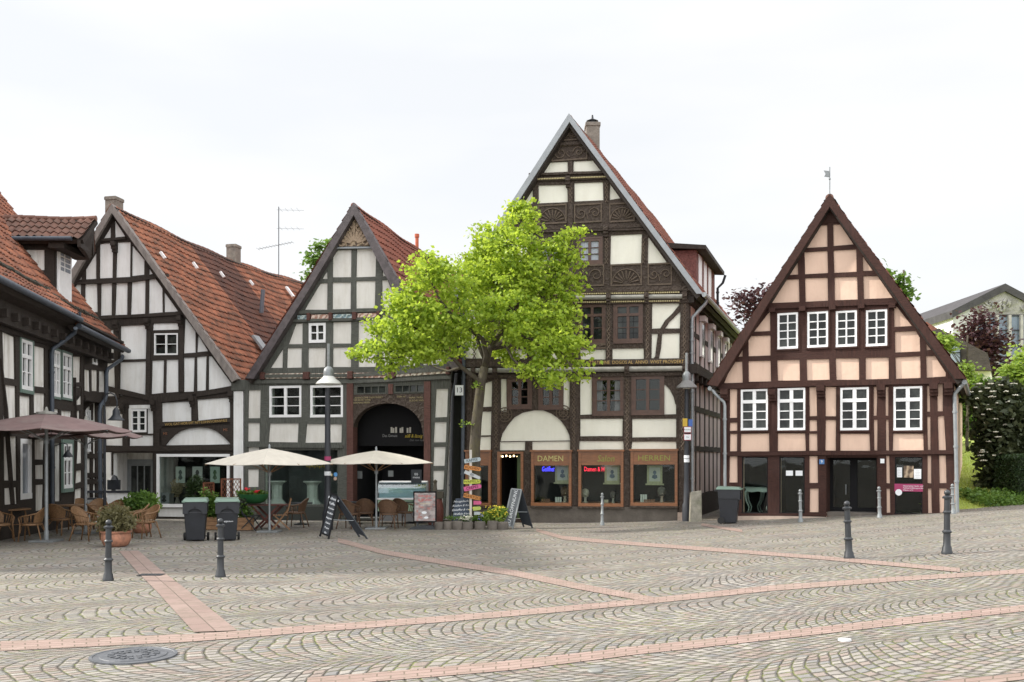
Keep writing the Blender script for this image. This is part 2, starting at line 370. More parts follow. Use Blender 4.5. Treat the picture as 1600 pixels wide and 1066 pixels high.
# ================================================================ ground
def mat_cobble():
    m, t, b, o = newmat('cobblestones'); k = NT(t); p = k.pos()
    wn = k.n('ShaderNodeTexNoise', p); wn.inputs['Scale'].default_value = 2.2; wn.inputs['Detail'].default_value = 3
    wv = k.n('ShaderNodeVectorMath', wn.outputs[1], (.5, .5, .5), operation='SUBTRACT')
    wv2 = k.n('ShaderNodeVectorMath', wv.outputs[0], operation='SCALE'); wv2.inputs[3].default_value = .13
    pp = k.n('ShaderNodeVectorMath', p, wv2.outputs[0], operation='ADD').outputs[0]
    wl = k.n('ShaderNodeTexNoise', p); wl.inputs['Scale'].default_value = .23; wl.inputs['Detail'].default_value = 2
    wl1 = k.n('ShaderNodeVectorMath', wl.outputs[1], (.5, .5, .5), operation='SUBTRACT'); wl2 = k.n('ShaderNodeVectorMath', wl1.outputs[0], operation='SCALE'); wl2.inputs[3].default_value = 1.5
    pp = k.n('ShaderNodeVectorMath', pp, wl2.outputs[0], operation='ADD').outputs[0]
    mp = k.n('ShaderNodeMapping', pp); mp.inputs['Rotation'].default_value = (0, 0, R(-21))
    s = k.n('ShaderNodeSeparateXYZ', mp.outputs[0])
    W = 1.75; Rr = 1.06; H = .138; C = .112
    strip = k.m('FLOOR', k.m('DIVIDE', s.outputs[1], W))
    u = k.m('SUBTRACT', s.outputs[1], k.m('MULTIPLY', k.m('ADD', strip, .5), W))
    arc = k.m('SQRT', k.m('SUBTRACT', Rr * Rr, k.m('MULTIPLY', u, u)))
    v = k.m('DIVIDE', k.m('ADD', k.m('ADD', s.outputs[0], arc), k.m('MULTIPLY', strip, .37)), H)
    row = k.m('FLOOR', v); fv = k.m('SUBTRACT', v, row)
    rv = k.n('ShaderNodeCombineXYZ', row, strip); rr = k.n('ShaderNodeTexWhiteNoise', rv.outputs[0])
    th = k.m('ADD', k.m('DIVIDE', k.m('MULTIPLY', k.m('ARCSINE', k.m('DIVIDE', u, Rr)), Rr), C), k.m('MULTIPLY', rr.outputs[0], 7.3))
    col = k.m('FLOOR', th); fc = k.m('SUBTRACT', th, col)
    cell = k.n('ShaderNodeCombineXYZ', row, col, strip); cr = k.n('ShaderNodeTexWhiteNoise', cell.outputs[0])
    e1 = k.m('MULTIPLY', k.m('MINIMUM', fv, k.m('SUBTRACT', 1, fv)), H); e2 = k.m('MULTIPLY', k.m('MINIMUM', fc, k.m('SUBTRACT', 1, fc)), C)
    # rounded corners
    ed = k.m('SMOOTH_MIN', e1, e2, .012)
    edn = k.m('ADD', ed, k.m('MULTIPLY', k.m('SUBTRACT', k.noise(p, 30, 3), .5), .012))
    joint = k.ramp(edn, .004, .015)          # 0 in the joint, 1 on the stone
    sc = k.n('ShaderNodeSeparateColor', cr.outputs[1])
    base = k.mix(sc.outputs[0], (.205, .185, .168, 1), (.345, .318, .285, 1))
    base = k.mix(k.m('MULTIPLY', k.m('GREATER_THAN', sc.outputs[1], .7), .55), base, (.27, .19, .16, 1))
    base = k.mix(k.m('MULTIPLY', k.m('GREATER_THAN', sc.outputs[2], .8), .5), base, (.16, .17, .185, 1))
    gr = k.noise(p, 55, 4, .7)
    base = k.mix(k.m('MULTIPLY', k.m('SUBTRACT', gr, .35, clamp=True), .9), base, (.10, .092, .08, 1))
    large = k.ramp(k.noise(p, .22, 5, .65), .38, .66)
    base = k.mix(k.m('MULTIPLY', large, .35), base, (.17, .155, .13, 1))
    stn = k.ramp(k.noise(p, 1.1, 7, .75), .56, .70)
    base = k.mix(k.m('MULTIPLY', stn, .4), base, (.11, .10, .085, 1))
    pal = k.ramp(k.noise(k.scaled(p, (1, 1.6, 1)), .45, 5, .7), .58, .70)
    base = k.mix(k.m('MULTIPLY', pal, .3), base, (.40, .385, .35, 1))
    moss = k.ramp(k.noise(p, .55, 5, .65), .34, .56)
    fine = k.ramp(k.noise(p, 9, 3), .42, .58)
    jc = k.mix(k.m('MULTIPLY', moss, fine), (.07, .06, .047, 1), (.15, .17, .05, 1))
    cfin = k.mix(joint, jc, base)
    # some joints are filled with pale sand
    k.put(b.inputs['Base Color'], cfin); b.inputs['Roughness'].default_value = .78; b.inputs['Specular IOR Level'].default_value = .35
    hgt = k.m('ADD', k.ramp(edn, .0, .026), k.m('MULTIPLY', gr, .18))
    hgt = k.m('ADD', hgt, k.m('MULTIPLY', sc.outputs[0], .5))
    hgt = k.m('ADD', hgt, k.m('MULTIPLY', k.noise(p, .9, 3), 2.0))
    k.put(b.inputs['Normal'], k.bump(hgt, .022, 1))
    return m
def mat_brickband(name='red_paving_brick', bw=.24, bh=.12, dk=.9):
    m, t, b, o = newmat(name); k = NT(t); uv = k.n('ShaderNodeUVMap').outputs[0]
    br = k.n('ShaderNodeTexBrick', uv, (.275, .185, .158, 1), (.35, .25, .215, 1), (.12, .09, .06, 1))
    br.inputs['Scale'].default_value = 1; br.inputs['Mortar Size'].default_value = .007; br.inputs['Mortar Smooth'].default_value = .2
    br.inputs['Brick Width'].default_value = bw; br.inputs['Row Height'].default_value = bh; br.inputs['Bias'].default_value = 0
    n = k.ramp(k.noise(k.pos(), 1.2, 5, .65), .35, .7)
    c = k.mix(k.m('MULTIPLY', n, .4), br.outputs[0], (.29, .215, .175, 1))
    c = k.mix(k.m('MULTIPLY', k.ramp(k.noise(k.pos(), 4, 7, .75), .46, .66), .6), c, (.19, .15, .11, 1))
    c = k.mix(1.0, c, (dk, dk, dk, 1), 'MULTIPLY')
    k.put(b.inputs['Base Color'], c); b.inputs['Roughness'].default_value = .8
    k.put(b.inputs['Normal'], k.bump(k.m('SUBTRACT', 1, br.outputs[1]), .006))
    return m
M['cobble'] = mat_cobble(); M['brickband'] = mat_brickband(); M['slabband'] = mat_brickband('pink_paving_slab', .6, .42, .74)
def make_ground():
    xs = list(np.arange(-34, 34.01, .5)); ys = list(np.arange(-14, 60.01, .5))
    xs = [-400, -150, -70] + xs + [70, 150, 400]; ys = [-300, -100, -40] + ys + [90, 160, 600]
    mb = MB(); nx = len(xs)
    for y in ys:
        for x in xs: mb.v.append((x, y, ground_z(min(x, 40), y)))
    for j in range(len(ys) - 1):
        for i in range(nx - 1):
            a = j * nx + i; mb.f.append((a, a + 1, a + nx + 1, a + nx))
    tag(mb.build('ground', M['cobble'], smooth=True), kind='structure')
make_ground()
def band(name, pts, mat, lift=.006):
    """pts: list of (px, py_far, py_near) of a paved strip on the ground, or 4-tuples of two pixels"""
    A = []; B = []
    for q in pts:
        if len(q) == 3: a, b = G(q[0], q[1]), G(q[0], q[2])
        else: a, b = G(q[0], q[1]), G(q[2], q[3])
        A.append(a); B.append(b)
    mb = MB(); mb.uv = []; L = 0
    for i in range(len(A) - 1):
        n = max(2, int((A[i + 1] - A[i]).length / .3))
        for j in range(n + (i == len(A) - 2)):
            f = j / n; a = A[i].lerp(A[i + 1], f); b = B[i].lerp(B[i + 1], f)
            if mb.v: L += (Vector(mb.v[-2]) - Vector((a.x, a.y, ground_z(a.x, a.y) + lift))).length
            wd = (a - b).length
            mb.v.append((a.x, a.y, ground_z(a.x, a.y) + lift)); mb.v.append((b.x, b.y, ground_z(b.x, b.y) + lift))
            mb.uv += [(L, wd / 2), (L, -wd / 2)]
    for i in range(len(mb.v) // 2 - 1):
        a = 2 * i; mb.f.append((a, a + 1, a + 3, a + 2))
    return tag(mb.build(name, mat, recalc=False), kind='structure')
band('brick_path', [(-60, 1006, 1022), (0, 1003, 1018), (300, 991.5, 1003.5), (500, 977, 987.5), (800, 954.5, 963.5), (1000, 936.5, 945.5), (1200, 915.5, 924.5), (1400, 902, 909), (1700, 884, 890)], M['brickband'])
band('brick_path', [(480, 1060, 1076), (560, 1054, 1068), (800, 1033, 1048), (1000, 1010, 1023), (1200, 989, 1001), (1400, 967, 978), (1600, 946, 956), (1700, 936, 946)], M['brickband'])
band('brick_path', [(1440, 1068, 1082), (1600, 1052, 1063), (1720, 1040, 1050)], M['brickband'])
band('slab_path', [(186, 862, 216, 861), (215, 895, 252, 892), (245, 925, 290, 921), (303, 989, 371, 986.5)], M['slabband'], .0105)
band('brick_path', [(528, 841, 848), (600, 860, 867), (700, 876, 884), (800, 891, 900), (900, 911.5, 921), (1022, 934, 943)], M['brickband'], .009)
band('brick_path', [(838, 826, 831), (880, 838, 843.5), (1000, 848, 853.5), (1125, 857, 863), (1325, 873, 879), (1500, 888.5, 895)], M['brickband'], .009)
band('brick_path', [(1096, 818, 822), (1160, 828, 832.5)], M['brickband'], .009)
# lawn rising behind the pink house
def lawn_z(x, y): return .42 + .165 * max(0, y - 27.8) - .0015 * max(0, y - 27.8) ** 2 + .05 * math.sin(x * .7) * math.sin(y * .5)
def make_lawn():
    mb = MB(); xs = np.arange(12.2, 60, .7); ys = np.arange(27.2, 80, .7); nx = len(xs)
    for y in ys:
        for x in xs:
            z = lawn_z(x, y) if y > 28 else ground_z(x, y) - .02
            mb.v.append((x, y, z))
    for j in range(len(ys) - 1):
        for i in range(nx - 1):
            a = j * nx + i; mb.f.append((a, a + 1, a + nx + 1, a + nx))
    m, t, b, o = newmat('lawn_sunlit_tint'); k = NT(t); p = k.pos()
    c = k.mix(k.ramp(k.noise(p, .8, 6, .7), .35, .7), (.28, .36, .06, 1), (.46, .52, .12, 1))  # sunlight painted into the green, since the lawn lies in shade
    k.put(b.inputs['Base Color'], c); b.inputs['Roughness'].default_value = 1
    k.put(b.inputs['Normal'], k.bump(k.noise(p, 25, 4, .8), .06))
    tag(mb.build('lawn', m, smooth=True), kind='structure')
    rng = np.random.default_rng(3); g = MB(); N = 9000
    for _ in range(N):
        x = rng.uniform(12.6, 19); y = rng.uniform(28.1, 40)
        z = lawn_z(x, y) - .02; a = rng.uniform(0, 6.28); h = rng.uniform(.05, .13); dx, dy = math.cos(a) * .02, math.sin(a) * .02
        g.v += [(x - dx, y - dy, z), (x + dx, y + dy, z), (x + rng.normal(0, .03), y + rng.normal(0, .03), z + h)]
        n = len(g.v); g.f.append((n - 3, n - 2, n - 1))
    tag(g.build('lawn_grass', mat_leaf('grass_blades', (.30, .40, .06), (.52, .60, .15), .4), recalc=False), 'short grass on the sloping lawn beside the pink house, coloured bright as if sunlit', 'grass', kind='stuff')  # blade colour also raised to look sunlit
make_lawn()

def cast_cover(name, px, py, r, mat, label, cat):
    c = G(px, py); mb = MB(); mb.lathe([(r, .0), (r, .016), (r - .03, .018), (r - .035, .012), (r - .09, .012), (r - .095, .02), (.01, .02)], n=32)
    for rr in np.arange(.12, r - .12, .085):
        n = int(rr * 2 * math.pi / .07)
        for i in range(n):
            a = 2 * math.pi * i / n + rr * 9; mb.box(rr - .025, rr + .03, -.018, .018, .019, .03, rz=a)
    o = mb.build(name, mat); o.location = c + Vector((0, 0, .002)); tag(o, label, cat)
cast_cover('manhole_cover', 209, 1026, .40, mat_noise('worn_iron', (.10, .105, .115), .3, 9, .55, metallic=.2), 'round patterned iron manhole cover in the cobbles at lower left', 'manhole cover')
def small_disc(px, py, r, mat, label, cat, nm):
    c = G(px, py); mb = MB(); mb.lathe([(r, 0), (r, .012), (r * .9, .02), (r * .5, .024), (.004, .026)], n=20); o = mb.build(nm, mat, smooth='a'); o.location = c; tag(o, label, cat)
small_disc(1320, 1001.5, .062, mat_plain('white_enamel', (.52, .52, .52)), 'small white disc set in the cobbles at lower right', 'cover', 'ground_disc')
small_disc(930, 1050, .068, mat_plain('grey_lid', (.20, .20, .185)), 'small grey water valve lid in the foreground cobbles', 'valve cover', 'valve_cover')
def drain():
    c = G(236, 899.5); mb = MB(); mb.box(-.20, .20, -.13, .13, .004, .012)
    for i in range(6): mb.box(-.17 + i * .06, -.14 + i * .06, -.09, .09, .011, .016)
    o = mb.build('drain_grate', M['iron'], None); o.location = c + Vector((0, 0, .008)); tag(o, 'small dark drain grate set in the pink slab strip', 'drain')
drain()

# ================================================================ facade tools
class Facade:
    def __init__(s, px1, d1, px2, d2):
        A = Vector((X(px1, d1), d1)); B = Vector((X(px2, d2), d2)); s.A = A; s.u = (B - A).normalized(); s.n = Vector((s.u.y, -s.u.x)); s.len = (B - A).length
    def L(s, px, py, off=0):
        rx, rz = (px - CX) / FPX, (HY - py) / FPX
        den = rx * s.n.x + s.n.y; t = (s.A.dot(s.n) + off) / den
        P = Vector((rx * t, t)); return ((P - s.A).dot(s.u), CZ + rz * t)
    def W(s, a, z, off=0):
        q = s.A + s.u * a + s.n * off; return Vector((q.x, q.y, z))
    def P(s, px, py, off=0): return s.W(*s.L(px, py, off), off)
    def d(s, px): return s.P(px, HY).y
def crop(ox, oy, k): return lambda *pts: [(ox + a / k, oy + b / k) for a, b in pts]
def fbox(mb, F, s0, s1, z0, z1, o0, o1):
    mb.hexa([F.W(s0, z0, o1), F.W(s1, z0, o1), F.W(s1, z0, o0), F.W(s0, z0, o0), F.W(s0, z1, o1), F.W(s1, z1, o1), F.W(s1, z1, o0), F.W(s0, z1, o0)])
def fprism(mb, F, poly, o0, o1):
    b = F.n * (o0 - o1); mb.prism([F.W(a, z, o1) for a, z in poly], (b.x, b.y, 0))
def fbeam(mb, F, pts, wpx, o0, o1, wob=0.0):
    """a timber traced along pixels, with slightly uneven edges"""
    P = [Vector(F.L(a, b, o1)) for a, b in pts]
    if not hasattr(wpx, '__len__'): wpx = [wpx] * len(P)
    Lf = []; Rt = []
    for i, p in enumerate(P):
        t = (P[min(i + 1, len(P) - 1)] - P[max(i - 1, 0)]).normalized(); nn = Vector((-t.y, t.x))
        w = wpx[i] * F.d(pts[i][0]) / FPX / 2
        Lf.append(p + nn * w); Rt.append(p - nn * w)
    def sub(q):
        r = []
        for i in range(len(q) - 1):
            m = max(1, int((q[i + 1] - q[i]).length / .6))
            for j in range(m):
                r.append(q[i].lerp(q[i + 1], j / m) + (Vector((random.uniform(-wob, wob), random.uniform(-wob, wob))) if (i + j) else Vector((0, 0))))
        r.append(q[-1]); return r
    fprism(mb, F, [tuple(p) for p in sub(Lf) + sub(Rt)[::-1]], o0, o1)
def rough(poly, amp=.008, step=.7):
    r = []; n = len(poly)
    for i in range(n):
        a = Vector(poly[i]); b = Vector(poly[(i + 1) % n]); m = max(1, int((b - a).length / step))
        for j in range(m):
            p = a.lerp(b, j / m); r.append((p.x + random.uniform(-amp, amp), p.y + random.uniform(-amp, amp)))
    return r
def sheet(name, F, outline, holes, o_front, depth, mat, parent, outl=True):
    """a board of real thickness with holes cut through it (outline and holes in facade metres)"""
    loops = [outline] + holes
    def area(l): return abs(sum(l[i][0] * l[(i + 1) % len(l)][1] - l[(i + 1) % len(l)][0] * l[i][1] for i in range(len(l)))) / 2
    want = area(outline) - sum(area(h) for h in holes); best = None
    for attempt in range(40):      # the filler sometimes turns a region inside out: try slightly moved points until the areas agree
        e = .0006 * attempt
        lp = [[(a + random.uniform(-e, e), z + random.uniform(-e, e)) for a, z in l] for l in loops]
        fl = [p for l in lp for p in l]; tr = tessellate_polygon([[Vector((a, z, 0)) for a, z in l] for l in lp])
        got = sum(area([fl[i] for i in t]) for t in tr); err = abs(got - want)
        if best is None or err < best[0]: best = (err, lp, tr)
        if err < want * .004: break
    else: print('TESSELLATION', name, parent.name, best[0], want)
    loops, tri = best[1], best[2]; flat = [p for l in loops for p in l]
    mb = MB(); N = len(flat)
    mb.v = [tuple(F.W(a, z, o_front)) for a, z in flat] + [tuple(F.W(a, z, o_front - depth)) for a, z in flat]
    fn = Vector((F.n.x, F.n.y, 0))
    for t in tri:
        a, b, c = [Vector(mb.v[i]) for i in t]
        if (b - a).cross(c - a).length < 1e-9: continue
        if (b - a).cross(c - a).dot(fn) < 0: t = t[::-1]
        mb.f.append(tuple(t))
    i0 = 0
    for li, l in enumerate(loops):
        n = len(l); ar = sum(l[i][0] * l[(i + 1) % n][1] - l[(i + 1) % n][0] * l[i][1] for i in range(n))
        for i in range(n):
            a, b = i0 + i, i0 + (i + 1) % n; q = (a, a + N, b + N, b)
            if (ar < 0) != (li > 0): q = q[::-1]
            if li > 0 or outl: mb.f.append(q)
        i0 += n
    return mb.build(name, mat, parent, recalc=False)
def half_timber(F, parent, outline, panels, openings, timber, plaster, off=.05, reveal=.28, wob=.007):
    """outline / panels / openings: pixel polygons of the photograph"""
    o = [F.L(a, b, off) for a, b in outline]
    ps = [rough([F.L(a, b, off) for a, b in p], wob) for p in panels]
    op = [[F.L(a, b, off) for a, b in p] for p in openings]
    sheet('timber_frame', F, o, ps + op, off, off + .02, timber, parent)
    g = .012
    ow = [(a, z) for a, z in o]
    sheet('wall', F, ow, op, .0, reveal, plaster, parent, outl=False)
def rect(x0, y0, x1, y1): return [(x0, y0), (x1, y0), (x1, y1), (x0, y1)]
def win(F, parent, x0, y0, x1, y1, cols=2, rows=3, mat='w_white', fw=.055, bar=.022, mull=.07, transom=None, off=.05, pane='pane', casing=None, cw=.06, name='window', prow=1, curtain=None, lead=0):
    """a casement window that fills a pixel rectangle; frame, glazing bars, pane and casing are real pieces"""
    s0 = F.L(x0, (y0 + y1) / 2, off)[0]; s1 = F.L(x1, (y0 + y1) / 2, off)[0]
    z1 = F.L((x0 + x1) / 2, y0, off)[1]; z0 = F.L((x0 + x1) / 2, y1, off)[1]
    mb = MB(); M_ = M[mat]; a, b = off - .07, off + .012
    fbox(mb, F, s0, s1, z1 - fw, z1, a, b); fbox(mb, F, s0, s1, z0, z0 + fw * 1.2, a, b + .012)
    fbox(mb, F, s0, s0 + fw, z0 + fw * 1.2, z1 - fw, a, b); fbox(mb, F, s1 - fw, s1, z0 + fw * 1.2, z1 - fw, a, b)
    zz = [(z0 + fw * 1.2, z1 - fw)]
    if transom:
        zt = z1 - (z1 - z0) * transom
        fbox(mb, F, s0 + fw, s1 - fw, zt - mull / 2, zt + mull / 2, a, b + .006)
        zz = [(z0 + fw * 1.2, zt - mull / 2), (zt + mull / 2, z1 - fw)]
    for q, (c, d) in enumerate(zz):
        nr = rows if q == 0 else prow
        W_ = s1 - s0 - 2 * fw
        if cols > 1 and mull:
            mid = (s0 + s1) / 2; fbox(mb, F, mid - mull / 2, mid + mull / 2, c, d, a + .006, b - .004)
        for i in range(1, cols):
            if cols % 2 == 0 and i == cols // 2 and mull: continue
            x = s0 + fw + W_ * i / cols; fbox(mb, F, x - bar / 2, x + bar / 2, c, d, a + .02, b - .012)
        for j in range(1, nr):
            z = c + (d - c) * j / nr; fbox(mb, F, s0 + fw, s1 - fw, z - bar / 2, z + bar / 2, a + .022, b - .014)
    o = mb.build(name, M_, parent)
    pm = MB(); fbox(pm, F, s0 + fw * .8, s1 - fw * .8, z0 + fw, z1 - fw * .8, a + .012, a + .02); pm.build('pane', M[pane], o)
    if lead:
        lm = MB()
        for i in range(1, lead * 2):
            x = s0 + fw + (s1 - s0 - 2 * fw) * i / (lead * 2); fbox(lm, F, x - .006, x + .006, zz[0][0], zz[0][1], a + .021, a + .03)
        for j in range(1, 4):
            z = zz[0][0] + (zz[0][1] - zz[0][0]) * j / 4; fbox(lm, F, s0 + fw, s1 - fw, z - .006, z + .006, a + .0215, a + .031)
        lm.build('leading', M['black'], o)
    if curtain:
        W_ = (s1 - s0 - 2 * fw)
        for sg in (0, 1):
            cm = MB()
            for i in range(6):
                f0 = i / 6 * .24; f1 = (i + 1) / 6 * .24
                if sg: f0, f1 = 1 - f1, 1 - f0
                fbox(cm, F, s0 + fw + W_ * f0, s0 + fw + W_ * (f1 - .008), z0 + fw * 1.2 + curtain * (z1 - z0) * 0, z1 - fw, a + .0205, a + .024 + .004 * (i % 2))
            cm.build('curtain', M['inside2'], o)
    if casing:
        c_ = MB(); e = off + .022
        fbox(c_, F, s0 - cw, s0 - .002, z0 - cw, z1 + cw, off - .03, e); fbox(c_, F, s1 + .002, s1 + cw, z0 - cw, z1 + cw, off - .03, e)
        fbox(c_, F, s0 - .002, s1 + .002, z1 + .002, z1 + cw, off - .03, e + .003); fbox(c_, F, s0 - .002, s1 + .002, z0 - cw, z0 - .002, off - .03, e + .012)
        c_.build('casing', M[casing], o)
    return o
def inset(r, d=.8):
    (x0, y0), _, (x1, y1), _ = r; return rect(x0 + d, y0 + d, x1 - d, y1 - d)
def room(F, parent, x0, y0, x1, y1, depth, mat, off=-.26, name='room'):
    """the space behind a shop window: back, floor, ceiling and sides"""
    s0 = F.L(x0, y0, off)[0]; s1 = F.L(x1, y0, off)[0]; z1 = F.L(x0, y0, off)[1]; z0 = F.L(x0, y1, off)[1]
    s0 -= .1; s1 += .1; z0 -= .02; z1 += .1; b = off - depth; mb = MB()
    fbox(mb, F, s0, s1, z0, z1, b - .05, b); fbox(mb, F, s0, s1, z0 - .05, z0, b, off); fbox(mb, F, s0, s1, z1, z1 + .05, b, off)
    fbox(mb, F, s0 - .05, s0, z0, z1, b, off); fbox(mb, F, s1, s1 + .05, z0, z1, b, off)
    mb.build(name, mat, parent)
def tile_roof(parent, prof, back, length, mat, sag=0, wave=.028, name='roof', end_slide=0):
    """prof: 3D points from the ridge down to the eaves at the front; back: direction of the ridge"""
    prof = [Vector(p) for p in prof]; back = Vector(back).normalized()
    cum = [0]
    for i in range(len(prof) - 1): cum.append(cum[-1] + (prof[i + 1] - prof[i]).length)
    S = cum[-1]
    def pt(t):
        for i in range(len(prof) - 1):
            if t <= cum[i + 1] + 1e-6:
                f = (t - cum[i]) / (cum[i + 1] - cum[i]); return prof[i].lerp(prof[i + 1], f), (prof[i + 1] - prof[i]).normalized()
        return prof[-1], (prof[-1] - prof[-2]).normalized()
    rows = int(S / .34) + 1; cols = int(length / .24); sub = 4; nc = cols * sub + 1
    mb = MB(); mb.uv = []; rng = random.Random(5)
    for r in range(rows):
        t0 = r * .34; t1 = min(S, t0 + .345)
        if t1 - t0 < .02: rows = r; break
        for q, t in enumerate((t0, t1 - .002)):
            P, T = pt(t); N = T.cross(back); N = N if N.z > 0 else -N; N.normalize()
            for c in range(nc):
                y = c * length / (nc - 1)
                tile = rng.random() if False else ((math.sin((c // sub) * 12.9898 + r * 78.233) * 43758.5453) % 1)
                h = wave * math.cos(2 * math.pi * (c / sub)) + (.045 if q else .006) + tile * .018
                sg = -sag * math.sin(math.pi * y / length) - .03 * math.sin(y * 1.7 + t * .9) 
                v = P + back * y + N * h + Vector((0, 0, sg))
                mb.v.append(tuple(v)); mb.uv.append((y + .001, t0 + (.01 if not q else .33)))
        b = 2 * r * nc
        for c in range(nc - 1):
            mb.f.append((b + c, b + c + 1, b + nc + c + 1, b + nc + c))
            if r: mb.f.append((b - nc + c, b - nc + c + 1, b + c + 1, b + c))
    o = mb.build(name, mat, parent, recalc=False)
    dk = MB()
    for i in range(len(prof) - 1):
        a, b_ = prof[i], prof[i + 1]; N = (b_ - a).cross(back); N = N if N.z > 0 else -N; N.normalize(); bb = back * length
        nn = 6
        for j in range(nn):
            f0, f1 = j / nn, (j + 1) / nn
            z0 = Vector((0, 0, -sag * math.sin(math.pi * f0))); z1 = Vector((0, 0, -sag * math.sin(math.pi * f1)))
            dk.hexa([a + bb * f0 + z0 - N * .2, a + bb * f1 + z1 - N * .2, b_ + bb * f1 + z1 - N * .2, b_ + bb * f0 + z0 - N * .2, a + bb * f0 + z0 - N * .05, a + bb * f1 + z1 - N * .05, b_ + bb * f1 + z1 - N * .05, b_ + bb * f0 + z0 - N * .05])
    dk.build('roof_deck', M['t_brown'], o)
    return o
def ridge_caps(parent, P, back, length, mat, sag=0, r=.12):
    mb = MB(); P = Vector(P); back = Vector(back).normalized(); n = int(length / .38)
    for i in range(n):
        y0 = i * length / n; y1 = y0 + length / n * 1.06
        z0 = Vector((0, 0, -sag * math.sin(math.pi * y0 / length) - .03 * math.sin(y0 * 1.7))); z1 = Vector((0, 0, -sag * math.sin(math.pi * min(1, y1 / length)) - .03 * math.sin(y1 * 1.7)))
        mb.tube([P + back * y0 + z0, P + back * y1 + z1], [r, r * .86], 10)
    mb.build('ridge_tiles', mat, parent)
def back_dir(vp): return Vector(((vp - CX) / FPX, 1, 0)).normalized()
def verge(parent, F, outer, inner, o0, o1, mat, name='verge_board'):
    """a bargeboard between two traced pixel lines running from the apex to the eaves"""
    for pts in (outer, ):
        mb = MB(); q = [F.L(a, b, o1) for a, b in outer] + [F.L(a, b, o1) for a, b in inner[::-1]]
        fprism(mb, F, q, o0, o1); return mb.build(name, mat, parent)
def body(parent, F, s0, s1, z0, z1, back, length, mat, name='side_wall', off=-.3, top=None):
    """side and rear walls behind a facade"""
    b = back_dir_vec(back) * length; mb = MB()
    for a, c in ((s0, s0 + .25), (s1 - .25, s1)):
        p = [F.W(a, z0, off), F.W(c, z0, off)]; bb = b
        mb.hexa([p[0], p[1], p[1] + bb, p[0] + bb, p[0] + Vector((0, 0, z1 - z0)), p[1] + Vector((0, 0, z1 - z0)), p[1] + bb + Vector((0, 0, z1 - z0)), p[0] + bb + Vector((0, 0, z1 - z0))])
    p0 = F.W(s0 + .25, z0, off) + b; p1 = F.W(s1 - .25, z0, off) + b; t = back_dir_vec(back) * -.3; h = Vector((0, 0, z1 - z0))
    mb.hexa([p0, p1, p1 + t, p0 + t, p0 + h, p1 + h, p1 + t + h, p0 + t + h])
    if top is not None:
        A = F.W(s0 + .2, z1, off) + b; B = F.W(s1 - .2, z1, off) + b; T = top + b
        mb.prism([A, B, T], t)
    mb.build(name, mat, parent)
def back_dir_vec(b): return Vector(b).normalized()
def pipe(parent, pts, r, mat, name='downpipe', n=10):
    mb = MB(); mb.tube(pts, r, n)
    for i in range(len(pts) - 1):
        a, b = Vector(pts[i]), Vector(pts[i + 1])
        if abs((b - a).normalized().z) > .9 and (b - a).length > 1.2:
            for f in np.arange(.12, 1, .3): c = a.lerp(b, f); mb.tube([c - Vector((0, 0, .03)), c + Vector((0, 0, .03))], r * 1.35, n)
    return mb.build(name, mat, parent, smooth='a')
_font = None
def text(parent, name, body_, origin, right, up, size, mat, align='CENTER', shear=0, ext=.004, wscale=1, fit=None):
    cu = bpy.data.curves.new(name, 'FONT'); cu.body = body_; cu.size = size; cu.align_x = align; cu.align_y = 'CENTER'; cu.shear = shear; cu.extrude = ext; cu.resolution_u = 2
    ob = bpy.data.objects.new(name, cu); me = bpy.data.meshes.new_from_object(ob)
    if fit and len(me.vertices):
        xs = [v.co.x for v in me.vertices]; wscale = fit / (max(xs) - min(xs))
    right = Vector(right).normalized(); up = Vector(up).normalized(); nn = right.cross(up)
    Mx = Matrix((right * wscale, up, nn)).transposed().to_4x4(); Mx.translation = Vector(origin)
    me.transform(Mx); me.materials.clear(); me.materials.append(mat); me.name = name
    bpy.data.objects.remove(ob); o = bpy.data.objects.new(name, me); scene.collection.objects.link(o)
    if parent is not None: o.parent = parent
    return o
def ftext(F, parent, name, s, px, py, size, mat, off=.06, slope=None, **kw):
    P = F.P(px, py, off); r = Vector((F.u.x, F.u.y, 0))
    if slope is not None: r = (F.P(*slope, off) - P).normalized()
    return text(parent, name, s, P, r, Vector((0, 0, 1)) if slope is None else Vector((0, 0, 1)) - r * r.z, size, mat, **kw)
def dentils(parent, F, p0, p1, n, w, h, o0, o1, mat, name='dentil_row'):
    mb = MB(); a = Vector(F.L(*p0, o1)); b = Vector(F.L(*p1, o1))
    for i in range(n):
        c = a.lerp(b, (i + .5) / n); fprism(mb, F, [(c.x - w / 2, c.y - h / 2), (c.x + w / 2, c.y - h / 2), (c.x + w / 2, c.y + h / 2), (c.x - w / 2, c.y + h / 2)], o0, o1)
    return mb.build(name, mat, parent)
